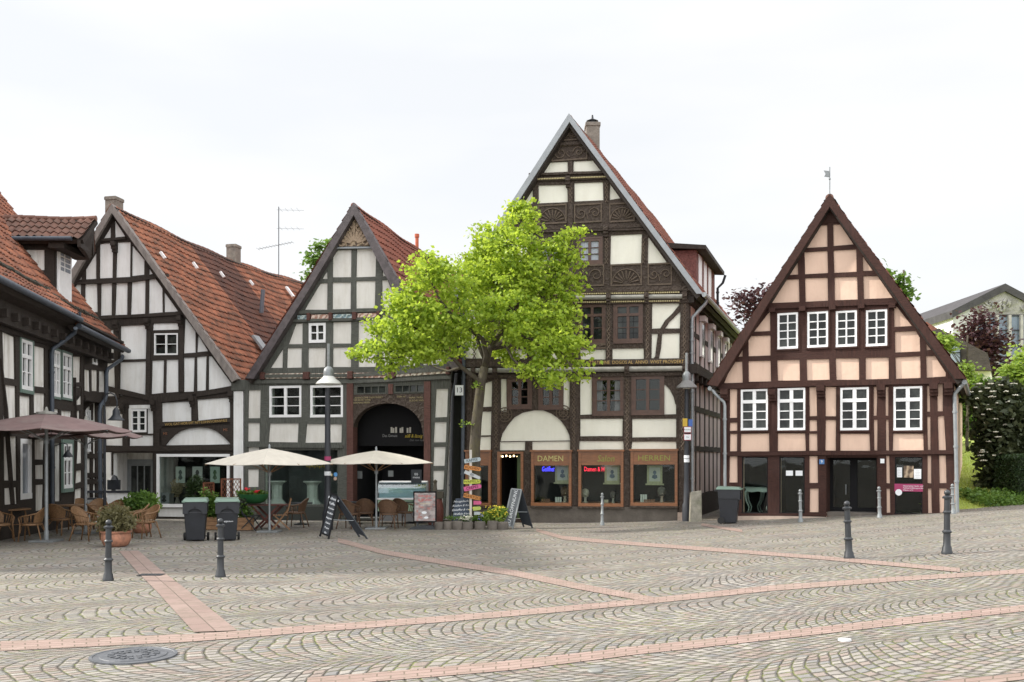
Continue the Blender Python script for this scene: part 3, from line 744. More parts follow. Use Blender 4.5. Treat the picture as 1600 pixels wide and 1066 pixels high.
# ================================================================ houses
HOUSES = []
def house(name, label, base, cat='house'):
    o = thing(name, label, cat); HOUSES.append((o, Vector(base))); return o
def orn(name, c0, c1, sc=7):
    m, t, b, o = newmat(name); k = NT(t); p = k.pos()
    wv = k.n('ShaderNodeTexWave', p, wave_type='RINGS'); wv.inputs['Scale'].default_value = sc * .9; wv.inputs['Distortion'].default_value = 5; wv.inputs['Detail'].default_value = 1.5
    ck = k.n('ShaderNodeTexVoronoi', p); ck.inputs['Scale'].default_value = sc * 2
    f = k.ramp(k.m('ADD', k.m('MULTIPLY', wv.outputs[1], .6), k.m('MULTIPLY', ck.outputs[0], .5)), .3, .75)
    k.put(b.inputs['Base Color'], k.mix(f, c4(c0), c4(c1))); b.inputs['Roughness'].default_value = .85; k.put(b.inputs['Normal'], k.bump(f, .03)); return m
M['orn_cream'] = orn('carved_cream_paint', (.30, .22, .17), (.66, .60, .50)); M['orn_pink'] = orn('carved_pink_paint', (.36, .20, .15), (.66, .52, .44)); M['orn_blue'] = orn('carved_blue_paint', (.16, .24, .27), (.45, .52, .50))
M['orn_tan'] = orn('carved_tan_relief', (.10, .07, .05), (.38, .29, .20), 5)
M['cove_grey'] = mat_noise('grey_cove', (.24, .235, .21), .2, 5, .8, .01, 14)

# ---------------------------------------------------------------- the pink house on the right
F4 = Facade(1140, 29.5, 1492, 26.7)
H4 = house('gabled_house', 'peach half-timbered house with red-brown beams and a pointed gable at the right', F4.W(3, 0, 0) )
A_ = crop(1100, 260, 2.962); B_ = crop(1120, 580, 3.807)
p4 = [A_(*q) for q in [
 ((540,272),(570,270),(571,372),(472,378)), ((598,268),(630,267),(692,362),(600,368)),
 ((464,398),(571,390),(573,493),(466,499)), ((600,388),(705,384),(707,488),(602,493)), ((434,438),(437,500),(392,503)), ((733,415),(780,482),(735,485)),
 ((378,524),(439,522),(441,627),(312,632)), ((467,518),(573,514),(575,622),(469,627)), ((603,513),(708,510),(711,616),(604,621)), ((737,508),(803,507),(872,610),(739,614)),
 ((306,668),(307,762),(230,765)), ((880,648),(893,648),(962,740),(882,743)),
 ((204,786),(307,783),(308,875),(206,880)), ((178,848),(179,880),(153,882)), ((883,765),(980,761),(998,792),(999,857),(885,862)), ((1027,820),(1050,850),(1028,852)),
 ((133,905),(178,903),(180,1000),(92,1003)), ((205,900),(309,898),(311,995),(207,998)), ((338,896),(443,894),(444,990),(340,993)), ((474,893),(580,890),(582,987),(476,990)),
 ((610,889),(717,887),(718,987),(612,989)), ((747,886),(855,884),(856,984),(748,987)), ((886,883),(1000,879),(1001,980),(888,984)), ((1028,878),(1068,876),(1120,955),(1118,973),(1030,978))]]
p4 += [B_(*q) for q in [
 ((76,108),(120,108),(121,277),(77,278)), ((77,307),(121,305),(121,355),(77,356)), ((77,373),(121,373),(121,477),(77,478)),
 ((141,373),(311,371),(312,476),(142,477)), ((361,371),(527,371),(528,475),(362,476)),
 ((550,95),(590,95),(596,268),(552,270)), ((550,290),(596,290),(597,356),(551,357)), ((549,372),(597,372),(598,475),(549,475)),
 ((646,93),(709,93),(709,268),(648,269)), ((648,290),(708,290),(708,473),(645,473)), ((735,372),(909,372),(911,474),(733,474)),
 ((931,93),(955,93),(950,265),(933,266)), ((934,290),(955,290),(953,472),(936,472)), ((1004,92),(1022,92),(1021,265),(1005,265)), ((1005,290),(1022,290),(1024,472),(1006,472)),
 ((1050,373),(1228,372),(1229,472),(1047,473)), ((1250,86),(1266,86),(1268,240),(1252,241)), ((1253,270),(1270,270),(1272,470),(1255,470)),
 ((1312,75),(1345,75),(1345,238),(1314,240)), ((1314,270),(1352,266),(1362,470),(1322,471)),
 ((75,507),(123,507),(123,663),(74,664)), ((75,697),(122,697),(122,840),(75,840)), ((550,505),(600,505),(603,664),(550,665)), ((552,697),(605,697),(605,838),(552,838)),
 ((1007,504),(1027,504),(1028,667),(1008,666)), ((1009,700),(1030,700),(1031,843),(1011,844)), ((1253,503),(1275,503),(1277,667),(1255,667)), ((1256,698),(1277,698),(1278,845),(1258,845)),
 ((1323,502),(1363,502),(1366,667),(1324,667)), ((1324,698),(1368,698),(1368,838),(1326,843))]]
up4 = [(1214.8,489,1247,545.3), (1261.4,487,1294,543), (1306,485.5,1339,542), (1353,484,1386.3,541)]
lo4 = [(1157.6,608.4,1200,672.5), (1215,606.5,1258.4,672.5), (1313,605.5,1357.7,672.5), (1396,604,1441,672.5)]
sh4 = [(1158.5,713.4,1200.5,803.4), (1217,713.4,1258,803.8), (1397.5,713.4,1442.2,805)]
half_timber(F4, H4, [(1126,812),(1126,606),(1119,602),(1296.3,316),(1497,592),(1491,600),(1491,809)], p4,
            [inset(rect(*q)) for q in up4 + lo4 + sh4] + [rect(1290.7, 713, 1371.6, 808)], M['t_red'], M['p_peach'])
for q in up4: win(F4, H4, *q, cols=2, rows=4, fw=.06, bar=.03, mull=.04, casing='t_red', cw=.05)
for q in lo4: win(F4, H4, *q, cols=2, rows=3, fw=.06, bar=.028, mull=.10, transom=.30, casing='t_red', cw=.05)
for q in sh4:
    w_ = win(F4, H4, *q, cols=1, rows=1, fw=.04, mull=0, mat='black', pane='glass', off=.03, name='shop_window')
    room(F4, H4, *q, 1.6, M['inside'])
# beams that stand proud
def beams(parent, F, lst, mat, o0=.0, o1=.085, name='beam', wob=.006):
    for i, (pts, w_) in enumerate(lst): mb = MB(); fbeam(mb, F, pts, w_, o0, o1 + .004 * (i % 5), wob); mb.build(name, mat, parent)
def brackets(parent, F, pts, hw, top, steps, dz, reach, mat):
    for px, py in pts:
        s, z = F.L(px, py, .1); mb = MB()
        for i in range(steps): fbox(mb, F, s - hw, s + hw, z - dz - i * (dz - .01), z + top - i * (dz - .01), 0, reach - i * .065)
        mb.build('bracket', mat, parent)
beams(H4, F4, [([(1199,478.5),(1300,474.5),(1401,471)], 9), ([(1122,604),(1300,599),(1500,594.5)], 8), ([(1127,709.5),(1300,708),(1490,706.5)], 6), ([(1150,804.5),(1291,804.5)], 4), ([(1373,806),(1491,805)], 4)], M['t_red'], o1=.11, name='main_beam')
brackets(H4, F4, [(1207,612),(1283,606),(1377,605),(1459,603),(1133,612),(1482,602)], .11, .07, 3, .1, .30, M['t_red'])
brackets(H4, F4, [(1207,484),(1254,482),(1301,480),(1346,478),(1394,477)], .09, .05, 1, .08, .2, M['t_red'])
V4o = [(1296,303),(1106,600)]; V4i = [(1296.3,322),(1121,604)]
verge(H4, F4, [(1296,303),(1200,453),(1105.5,601)], [(1296.3,323),(1212,455.5),(1121,604)], .05, .36, M['t_red'])
verge(H4, F4, [(1296,303),(1400,444),(1509,592)], [(1296.3,323),(1392,453),(1492,592)], .05, .36, M['t_red'])
pm = MB(); fprism(pm, F4, [F4.L(*q, .07) for q in [(1296.4,326),(1281,348.5),(1315,347.5)]], .04, .07); pm.build('peak_boarding', M['t_red'], H4)
b4 = Vector((-F4.n.x, -F4.n.y, 0))
for e in [(1108,603),(1506.5,594)]: tile_roof(H4, [F4.P(1296,306.5,.28), F4.P(*e, .28)], b4, 11, M['roof_mid'])
ridge_caps(H4, F4.P(1296,309,.2), b4, 11, M['roof_brown'])
s0, s1 = F4.L(1128,700)[0], F4.L(1489,700)[0]
body(H4, F4, s0, s1, -.4, 4.1, b4, 10, M['p_peach'], top=F4.P(1296,330,-.3))
# weather vane
vm = MB(); a = F4.P(1296.5, 304, .2); vm.tube([a, a + Vector((0,0,.8))], .015, 6); vm.lathe([(.01,0),(.035,.03),(.01,.07)], a + Vector((0,0,.42)), 8)
vv = vm.build('weather_vane', M['iron2'], H4); fm = MB(); t_ = a + Vector((0,0,.5))
fm.prism([t_, t_ + Vector((-.16,.0,.02)), t_ + Vector((-.12,0,.1)), t_ + Vector((-.17,0,.2)), t_ + Vector((0,0,.18))], (0,.012,0)); fm.build('vane_flag', M['iron2'], vv)
gm = MB(); gm.tube([F4.P(1109,607,.25), F4.P(1109,607,.25) + b4 * 10.5], .07, 8)
gm.build('gutter', M['zinc'], H4)
gm = MB(); gm.tube([F4.P(1507,597,.25), F4.P(1507,597,.25) + b4 * 10.5], .07, 8); gm.build('gutter', M['zinc'], H4)
pipe(H4, [F4.P(1113,609,.2), F4.P(1117,615,.2), F4.P(1131,628,.14), F4.P(1132.5,634,.14), F4.P(1133,812,.14)], .05, M['zinc'])
pipe(H4, [F4.P(1505,600,.2), F4.P(1500,606,.16), F4.P(1492,615,.10), F4.P(1491.5,622,.1), F4.P(1496,803,.1)], .05, M['zinc'])
# steps and doorway
sm = MB(); fbox(sm, F4, F4.L(1152,800)[0], F4.L(1291,800)[0], -.3, F4.L(1200,805.6,.12)[1], -.1, .12); sm.build('plinth_step', M['step'], H4, bevel=.012)
sm = MB(); fbox(sm, F4, F4.L(1291.5,800)[0], F4.L(1371,800)[0], -.3, F4.L(1330,801)[1], -.6, -.06); sm.build('door_step', M['plinth'], H4, bevel=.01)
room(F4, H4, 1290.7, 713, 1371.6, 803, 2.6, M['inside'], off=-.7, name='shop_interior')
d0, d1 = F4.L(1291,760)[0], F4.L(1371,760)[0]; zt, zb = F4.L(1330,713)[1], F4.L(1330,801)[1]
rc = MB(); fbox(rc, F4, d0 - .06, d0 + .02, zb, zt, -.7, .0); fbox(rc, F4, d1 - .02, d1 + .06, zb, zt, -.7, .0); fbox(rc, F4, d0, d1, zt - .04, zt + .04, -.7, 0); rc.build('door_recess', M['t_red'], H4)
dm = MB(); mid = d0 + (d1 - d0) * .48
for a_, c_ in ((d0, d0 + .1), (mid - .09, mid + .12), (d1 - .1, d1)): fbox(dm, F4, a_, c_, zb, zt, -.68, -.60)
fbox(dm, F4, d0 + .1, d1 - .1, zt - .12, zt, -.68, -.605); fbox(dm, F4, d0 + .1, d1 - .1, zb, zb + .12, -.68, -.605)
door4 = dm.build('shop_door', M['black'], H4); gl = MB(); fbox(gl, F4, d0 + .05, d1 - .05, zb + .05, zt - .05, -.65, -.645); gl.build('pane', M['glass'], door4)
hm = MB(); hm.tube([F4.W(mid - .2, zb + .5, -.57), F4.W(mid - .2, zb + .8, -.57)], .014, 6); hm.build('door_handle', M['iron2'], door4)
# house number plate, bell plate
def plate(parent, F, x0, y0, x1, y1, mat, off=.1, th=.012, name='plate'):
    mb = MB(); s0, z1 = F.L(x0, y0, off + th); s1, z0 = F.L(x1, y1, off + th); fbox(mb, F, s0, s1, z0, z1, off, off + th); return mb.build(name, mat, parent, bevel=.003)
o = plate(H4, F4, 1280, 718, 1288, 725.5, mat_plain('enamel_blue', (.06, .16, .36)), name='number_plate'); ftext(F4, o, 'digit', '9', 1284, 721.6, .12, M['chalk'], off=.114)
plate(H4, F4, 1375.5, 717, 1381.8, 724, M['chalk'], off=.05 + .06, name='notice_plate')
# lettered banner on the right shop window
M['magenta'] = mat_plain('magenta_film', (.30, .025, .10), .5)
bn = plate(H4, F4, 1397.5, 756, 1441.8, 768.5, M['magenta'], off=.047, th=.006, name='window_banner')
for i, (tx, yy) in enumerate([('Historischer Stadt- und', 759.4), ('Fachwerk-Bildungsverein', 762.6), ('Haus e.V.', 765.8)]):
    ftext(F4, bn, 'banner_text', tx, 1411, yy, .055, M['chalk'], off=.055, align='LEFT', ext=.002, fit=(.27 if i == 2 else .52))
rm = MB(); rm.lathe([(.09, 0), (.09, .006)], (0, 0, 0), 20); c_ = F4.P(1404.2, 769.5, .055)
ro = rm.build('banner_roundel', M['chalk'], bn); ro.matrix_world = Matrix.Translation(c_) @ Matrix.Rotation(math.atan2(F4.u.y, F4.u.x), 4, 'Z') @ Matrix.Rotation(R(90), 4, 'X')
for (x0, y0, x1, y1, mt) in [(1401.5, 730.5, 1409.5, 746, 'chalk'), (1412, 728, 1427.5, 746.5, 'orn_tan'), (1428, 733, 1439.5, 748.5, 'chalk')]:
    pp = plate(H4, F4, x0, y0, x1, y1, M[mt], off=.03, th=.004, name='notice')
    if mt == 'chalk':
        for j in range(5): ftext(F4, pp, 'print', '--------' if j % 2 else '------', (x0 + x1) / 2, y0 + 2.4 + j * (y1 - y0 - 4) / 4.5, .05, M['iron'], off=.036, ext=.001)
for x0 in (1228, 1243): plate(H4, F4, x0, 735.5, x0 + 11, 743.5, M['chalk'], off=.03, th=.004, name='notice')

# ---------------------------------------------------------------- the tall carved house in the middle
F3 = Facade(722, 32.8, 1075, 31.1)
H3 = house('carved_house', 'tall dark half-timbered house with carved beams, cream panels and wooden shop windows, the tallest gable', F3.W(3.7, 0, 0))
C_ = crop(770, 170, 3.5525); D_ = crop(860, 440, 4.1); E_ = crop(680, 570, 3.808); G_ = crop(880, 570, 3.807)
p3 = [C_(*q) for q in [
 ((305,297),(416,293),(417,360),(260,369)), ((447,291),(553,286),(604,350),(447,360)), ((222,425),(223,527),(160,530)), ((254,424),(414,420),(415,519),(253,526)),
 ((452,411),(612,405),(613,507),(453,515)), ((650,415),(708,498),(649,506)), ((654,702),(827,695),(824,860),(652,865)), ((862,710),(966,853),(860,858)),
 ((28,706),(196,702),(196,865),(25,868)), ((-5,725),(-5,866),(-92,866))]]
p3 += [D_(*q) for q in [
 ((190,437),(354,434),(354,499),(195,500)), ((398,431),(598,428),(598,496),(397,498)), ((651,133),(826,131),(825,150),(780,205),(735,250),(705,300),(650,303)), ((832,190),(830,300),(735,302),(760,262)),
 ((650,335),(688,333),(680,410),(670,480),(660,492),(647,492)), ((716,332),(828,329),(826,496),(695,498),(708,420)),
 ((191,603),(266,602),(264,852),(190,854)), ((727,653),(765,690),(790,740),(800,785),(804,790),(804,850),(727,852)), ((191,880),(463,879),(462,990),(190,992)), ((523,880),(806,878),(806,997),(524,998))]]
p3 += [E_(*q) for q in [
 ((273,130),(300,108),(338,97),(336,250),(273,252)), ((212,282),(335,278),(333,420),(212,423)), ((212,431),(331,428),(330,508),(212,510)),
 ((390,85),(424,84),(425,282),(390,282)), ((764,68),(801,66),(800,268),(762,268)),
 ((387,455),(400,410),(430,360),(470,315),(520,285),(590,272),(640,272),(690,290),(740,325),(775,370),(797,420),(803,450)), ((380,459),(535,457),(534,508),(378,510)), ((577,457),(813,454),(813,508),(577,509))]]
p3 += [G_(*q) for q in [((95,455),(355,455),(360,478),(360,503),(94,506)), ((410,457),(672,457),(672,503),(405,503))]]
p3 += [rect(727,474,757,512), rect(727,521,757,560), rect(774,546,823,561), rect(834,546,872,561)]
g3 = [(903.7,373.5,938.9,411.5), (842,377,876,413)]
s2 = [(906.3,476.5,944.2,535), (961.2,475.5,1001.5,534), (780,479,818,537), (836,478,873,536)]
s1w = [(928.3,590,973.4,647.3), (989.3,588.3,1035,646), (795.5,592.5,828.4,637), (844,592,877,637.7)]
dw = [(829.7,706,892.7,790.6), (903.6,705.5,974,791.5), (985.1,704.5,1058.6,790.6), (727,706,766.7,790.6)]
half_timber(F3, H3, [(724,818),(724,474),(704,470),(889.6,187),(1091,460),(1077,466),(1076,818)], p3,
            [inset(rect(*q)) for q in g3 + s2 + s1w + dw] + [rect(779, 706, 818, 811)], M['t_carved'], M['p_cream'])
for q in g3: win(F3, H3, *q, mat='w_brown', cols=2, rows=3, mull=.09, fw=.08, pane='pane2', casing='w_brown')
for q in s2: win(F3, H3, *q, mat='w_brown', cols=2, rows=2, transom=.28, mull=.09, fw=.08, bar=.02, lead=2, casing='w_brown')
for i, q in enumerate(s1w): win(F3, H3, *q, mat='w_brown', cols=2, rows=3, mull=.10, fw=.09, bar=.028, curtain=(.3 if i == 0 else None), pane='glass', casing='w_brown', off=.07)
for q in s1w: room(F3, H3, *q, .6, M['inside'], name='room')
for q in dw:
    x0, y0, x1, y1 = q; ys = y0 + 21.5
    sa, sb = F3.L(x0, 750, .2)[0], F3.L(x1, 750, .2)[0]; za, zb, zs = F3.L((x0 + x1) / 2, y1, .2)[1], F3.L((x0 + x1) / 2, y0, .2)[1], F3.L((x0 + x1) / 2, ys, .2)[1]
    f = MB(); e = .09
    fbox(f, F3, sa, sa + e, za + .1, zb, -.05, .2); fbox(f, F3, sb - e, sb, za + .1, zb, -.05, .2); fbox(f, F3, sa, sb, za, za + .1, -.05, .24); fbox(f, F3, sa - .03, sb + .03, zb, zb + .06, -.05, .26)
    so_ = f.build('shop_window', M['shopwood'], H3)
    f = MB(); fbox(f, F3, sa + e, sb - e, zs, zb, .02, .17); f.build('sign_board', M['shopwood'], so_)
    f = MB(); fbox(f, F3, sa + e, sb - e, za + .1, zs, .12, .126); f.build('pane', M['glass'], so_)
    f = MB(); fbox(f, F3, sa - .02, sb + .02, za - .06, za - .005, -.05, .27); f.build('sill', M['t_carved'], so_)
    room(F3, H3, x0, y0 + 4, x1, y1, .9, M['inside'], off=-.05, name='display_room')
    f = MB(); fbox(f, F3, sa, sb, za - .05, za + .11, -.9, .1); f.build('display_shelf', M['shopwood'], so_)
ftext(F3, H3, 'sign_letters', 'DAMEN', 860, 717, .27, mat_plain('pale_gold_letters', (.50, .45, .16), .4), off=.18, fit=.86)
M['letter_green'] = mat_plain('olive_letters', (.24, .26, .04), .4)
ftext(F3, H3, 'sign_letters', 'Salon', 946.5, 717, .30, M['letter_green'], off=.18, shear=.2, fit=.56)
ftext(F3, H3, 'sign_letters', 'HERREN', 1022, 716.2, .25, M['letter_green'], off=.18, fit=1.02)
neon = ftext(F3, None, 'neon_sign', 'Geöffnet', 856, 733.3, .235, mat_emit('blue_neon', (.06, .05, 1.0), 2.6), off=.02, shear=.25, fit=.42); tag(neon, 'blue glowing neon word inside the left lettered shop window', 'neon sign')
neon = ftext(F3, None, 'led_sign', 'Damen & H', 928.5, 733.5, .215, mat_emit('red_led', (1.0, .02, .06), 1.6), off=.02, fit=.66); tag(neon, 'red glowing display line inside the middle shop window', 'led sign')
# door
d0, d1 = F3.L(778,760)[0], F3.L(818.5,760)[0]; zt, zb = F3.L(798,706)[1], -.15
f = MB(); fbox(f, F3, d0, d0 + .09, zb, zt, -.15, .1); fbox(f, F3, d1 - .09, d1, zb, zt, -.15, .1); fbox(f, F3, d0 + .09, d1 - .09, zt - .07, zt, -.15, .1); f.build('door_frame', M['shopwood'], H3)
room(F3, H3, 778, 706, 818, 811, 3, M['inside'], name='hallway')
f = MB(); fbox(f, F3, d1 - .32, d1 - .09, zb, zt - .1, -.45, -.4); f.build('open_door', mat_plain('green_door_paint', (.07, .12, .03)), H3)
f = MB(); c_ = F3.P(797, 713.5, -.5)
for i in range(5): f.lathe([(.01,-.03),(.035,0),(.01,.035)], c_ + Vector(((i - 2) * .13, .02 * (i % 2), .02 * (i % 2))), 8)
f.build('hall_lamp', mat_emit('warm_bulbs', (1, .75, .4), 6), H3)
# plinth
f = MB(); fbox(f, F3, F3.L(821,800)[0], F3.L(1059,800)[0], -.35, F3.L(950,792.3,.14)[1], -.1, .14); f.build('plinth', M['plinth'], H3, bevel=.01)
f = MB(); fbox(f, F3, F3.L(724,800)[0], F3.L(777,800)[0], -.35, F3.L(750,793,.14)[1], -.1, .14); f.build('plinth', M['plinth'], H3, bevel=.01)
f = MB(); fbox(f, F3, F3.L(1059,800)[0], F3.L(1076,800)[0], -.35, F3.L(1067,801,.17)[1], -.1, .17); f.build('corner_stone', M['step'], H3, bevel=.02)
# storey beams, mouldings, posts
def moulding(F, parent, a, b, r, mat, off=.16, name='cove_moulding'):
    mb = MB(); mb.tube([F.P(*a, off), F.P(*b, off)], r, 10); return mb.build(name, mat, parent)
for (xa, xb) in ((724,738.5),(744.5,801),(807,843),(897.5,948.5),(954.5,1007.5),(1013.5,1066)):
    moulding(F3, H3, (xa, 467.6 - (xa - 724) * .012), (xb, 467.6 - (xb - 724) * .012), .075, M['cove_grey'])
for (xa, xb) in ((727,771.5),(777.5,832),(838,977),(983,1066)):
    moulding(F3, H3, (xa, 579.6 - (xa - 724) * .01), (xb, 579.6 - (xb - 724) * .01), .085, M['cove_grey'])
beams(H3, F3, [([(706,456),(900,453.5),(1087,450)], 8), ([(724,475),(1076,470)], 6), ([(724,569.5),(900,567),(1076,564)], 8.5), ([(724,589),(1076,584)], 5), ([(826,272.5),(952,268.5)], 4), ([(826,281.5),(956,277)], 4),
               ([(787,358),(1010,352)], 6), ([(866,225.5),(914,223)], 4), ([(787,363),(1012,357.5)], 3)], M['t_carved'], o1=.12, name='storey_beam')
for (a, b, n) in [((897,459.3),(1062,456.6),58), ((897,472.3),(1062,470),58), ((837,279.8),(948,275.8),44), ((724,462.5),(896,459.6),58)]:
    dentils(H3, F3, a, b, n, .035, .045, .1, .17, mat_plain('dentil_gold', (.45, .38, .20), .7))
brackets(H3, F3, [(741.5,466),(804,465.5),(951.5,462),(1010.5,461),(1070,460),(774.5,578),(835,577),(980,575),(1070,573),(888,280),(947,357),(820,362),(741,578)], .075, .06, 3, .10, .30, M['t_carved'])
posts = [([(x, 589), (x + dx, 806)], w_) for x, dx, w_ in [(775,-1,12),(897,1,14),(980,0,11),(1067,0,12),(734,-2,7)]] + [([(951,474),(951,562)], 9), ([(1012,473),(1012,562)], 9), ([(1069,470),(1069,562)], 11), ([(891,285),(891,352)], 8), ([(891,253),(891,270)], 7)]
beams(H3, F3, posts, M['t_carved'], o1=.095, name='carved_post')
tx3 = 'SZTATERINE  DOGOS AL  ANNO  WVST PROVDERT'
ftext(F3, H3, 'inscription', tx3, 992, 566.2, .155, M['gold'], off=.137, slope=(1070, 565.2), fit=3.15)
# carved relief: fans between the posts, scrolls in the panels, zigzags on the posts
M['carving'] = mat_noise('brown_carving', (.105, .077, .055), .3, 9, .8)
def carved_panel(x0, y0, x1, y1, kind):
    mb = MB(); a0, z1 = F3.L(x0, y0, .06); a1, z0 = F3.L(x1, y1, .06); o_ = .05; w_, h = a1 - a0, z1 - z0
    fbox(mb, F3, a0, a1, z1 - .05, z1, o_, .085); fbox(mb, F3, a0, a1, z0, z0 + .05, o_, .085); fbox(mb, F3, a0, a0 + .04, z0 + .05, z1 - .05, o_, .084); fbox(mb, F3, a1 - .04, a1, z0 + .05, z1 - .05, o_, .084)
    P = lambda a, z: F3.W(a, z, .07)
    if kind == 0:        # half rosette
        cx, cz = (a0 + a1) / 2, z0 + .08; r_ = min(w_ * .46, h * .84)
        for i in range(9):
            an = R(12 + i * 19.5); mb.tube([P(cx + math.cos(an) * r_ * .25, cz + math.sin(an) * r_ * .25), P(cx + math.cos(an) * r_ * .9, cz + math.sin(an) * r_ * .9)], [.012, .03], 5)
        mb.tube([P(cx + math.cos(t) * r_, cz + math.sin(t) * r_) for t in np.linspace(0, math.pi, 16)], .022, 5)
    else:                # running scrolls
        n = max(2, int(w_ / .5)); r_ = min(w_ / n * .42, h * .36)
        for i in range(n):
            cx, cz = a0 + w_ * (i + .5) / n, (z0 + z1) / 2; sg = 1 if i % 2 else -1
            mb.tube([P(cx + math.cos(t) * r_ * (t / 9.5), cz + sg * math.sin(t) * r_ * (t / 9.5)) for t in np.linspace(1.5, 9.5, 26)], .019, 5)
            mb.tube([P(cx + r_ * .9, cz), P(cx + w_ / n * .5, cz + sg * h * .3)], .017, 5)
    mb.build('carved_panel', M['carving'], H3)
for q, k_ in (((841,321,885.5,349),0),((897,319.5,940.5,347),1),((952,318,992,346),0),((893,415,944,447),1),((954,413.5,1003,446),0),((1012,412,1050,445),1),((840,417,884,449),0),((862,228,918,249),1),((873,205,903,219),0),((1010,589,1066,601),1) if False else ((893,538,948,545),1)):
    carved_panel(*q, k_)
for x, y0, y1 in ((775,592,700),(896.5,592,704),(980,592,704),(1067,592,704),(951,476,560),(1012,476,560),(1069.5,474,560),(891,288,316),(891,350,372),(948,286,316),(947.5,372,412),(1005,372,412),(804,476,560),(741,476,560)):
    mb = MB(); n = int((y1 - y0) / 6.5); pts = [F3.P(x + (2.2 if i % 2 else -2.2), y0 + (y1 - y0) * i / n, .108) for i in range(n + 1)]; mb.tube(pts, .020, 5)
    pts = [F3.P(x + (-2.2 if i % 2 else 2.2), y0 + (y1 - y0) * i / n, .104) for i in range(n + 1)]; mb.tube(pts, .018, 5); mb.build('post_carving', M['carving'], H3)
for (cx_, cy_) in ((789,648),(880,645)):
    mb = MB()
    for r_ in (.14, .24): c_ = F3.L(cx_, cy_, .07); mb.tube([F3.W(c_[0] + math.cos(t) * r_, c_[1] + math.sin(t) * r_, .07) for t in np.linspace(0, 6.28, 18)], .02, 5)
    for t in np.linspace(0, 6.28, 9)[:-1]: mb.tube([F3.W(c_[0], c_[1], .07), F3.W(c_[0] + math.cos(t) * .22, c_[1] + math.sin(t) * .22, .07)], .014, 5)
    mb.build('rosette', M['carving'], H3)
# coping boards and roofs
verge(H3, F3, [(889,177),(990,313),(1099,459)], [(889.6,190.5),(984,318),(1088.5,459)], .06, .38, M['verge_grey'])
verge(H3, F3, [(889,177),(784,339),(703,464)], [(889.6,190.5),(793,341),(714,465)], .06, .38, M['verge_grey'])
b3 = back_dir(1334)
tile_roof(H3, [F3.P(889.3,182,.30), F3.P(1096,461,.30)], b3, 14, M['roof_mid']); tile_roof(H3, [F3.P(889.3,182,.30), F3.P(706,466,.30)], b3, 14, M['roof_mid'])
ridge_caps(H3, F3.P(889.3,184,.2), b3, 14, M['roof_brown'], r=.1)
s0, s1 = F3.L(727,700)[0], F3.L(1074,700)[0]
body(H3, F3, s0, s1, -.4, 7.0, b3, 13.6, M['p_grey'], top=F3.P(889.6,200,-.3))
# side wall along the alley
F3s = Facade(1075.5, 31.08, 1155.5, 45.1)
W2 = lambda a, z: (a, z)
pan = []; rng = random.Random(2); a = .35
tm_out = [(0, -.4), (14, -.4), (14, 7.25), (0, 7.25)]
wins_s = []
ai = 0
while a < 13.0:
    wd = min(rng.uniform(.75, 1.05), 13.8 - a)
    for (z0, z1) in ((.75, 2.2), (2.4, 3.55), (3.75, 4.65), (5.2, 6.05), (6.22, 7.0)):
        if z0 == 6.22 and ai in (2, 4, 6, 8): z1 = 6.75
        pan.append(rough([(a, z0), (a + wd, z0), (a + wd, z1), (a, z1)], .02, .8))
    a += wd + rng.uniform(.14, .2); ai += 1
sheet('side_timber', F3s, tm_out, pan, .02, .03, M['t_brown'], H3)
f = MB(); fbox(f, F3s, 0, 14, -.4, 7.25, -.3, .0); f.build('side_wall', M['p_pink'], H3)
f = MB(); fbox(f, F3s, -.05, 14, 4.72, 5.02, .0, .28); fbox(f, F3s, -.1, 14.1, 7.0, 7.2, 0, .2)
for i in range(14): fbox(f, F3s, .3 + i, .45 + i, 4.5, 4.72, 0, .26)
f.build('jetty_beam', M['t_brown'], H3)
for a in (2.3, 4.4, 6.5, 8.6):
    f = MB(); fbox(f, F3s, a, a + .55, 5.5, 6.7, .02, .10); o = f.build('side_window', M['w_white'], H3); f = MB(); fbox(f, F3s, a + .07, a + .48, 5.57, 6.63, .10, .104); f.build('pane', M['pane'], o)
    f = MB(); fbox(f, F3s, a - .05, a + .6, 6.72, 6.9, .02, .22); f.build('shutter_box', M['w_white'], o)
f = MB(); f.tube([F3s.W(-.3, 7.2, .55), F3s.W(14, 7.2, .55)], .08, 8); f.build('gutter', M['zinc'], H3)
pipe(H3, [F3s.W(.35, 7.15, .55), F3s.W(.3, 7.0, .5), F3s.W(.15, 6.55, .12), F3s.W(.15, 6.4, .1), F3s.W(.15, 5.0, .1), F3s.W(.12, 4.7, .12), F3s.W(.12, 0, .12)], .06, M['zinc'])
pipe(H3, [F3.P(710,470,.42), F3.P(715.5,480,.3), F3.P(722.5,492,.14), F3.P(724.5,560,.14), F3.P(722,812,.14)], .065, M['bluepipe'])
# dormer on the alley side
er = Vector((F3.u.x, F3.u.y, 0)); O = Vector((X(1088, 33.5), 33.5, 0))
def DP(t, a, z): return O + b3 * t - er * a + Vector((0, 0, z))
f = MB(); 
for t0, t1 in ((0, .14), (4.56, 4.7)): f.hexa([DP(t0,0,7.7), DP(t1,0,7.7), DP(t1,1.2,7.7), DP(t0,1.2,7.7), DP(t0,0,9.25), DP(t1,0,9.25), DP(t1,1.2,9.25), DP(t0,1.2,9.25)])
for t0, t1 in ((0.14,.5),(1.2,1.75),(2.4,2.9),(3.6,4.56)): f.hexa([DP(t0,0,7.7), DP(t1,0,7.7), DP(t1,.15,7.7), DP(t0,.15,7.7), DP(t0,0,9.25), DP(t1,0,9.25), DP(t1,.15,9.25), DP(t0,.15,9.25)])
dr = f.build('dormer', mat_noise('hung_tiles', (.17, .065, .055), .35, 14, .8, .03, 30), H3)
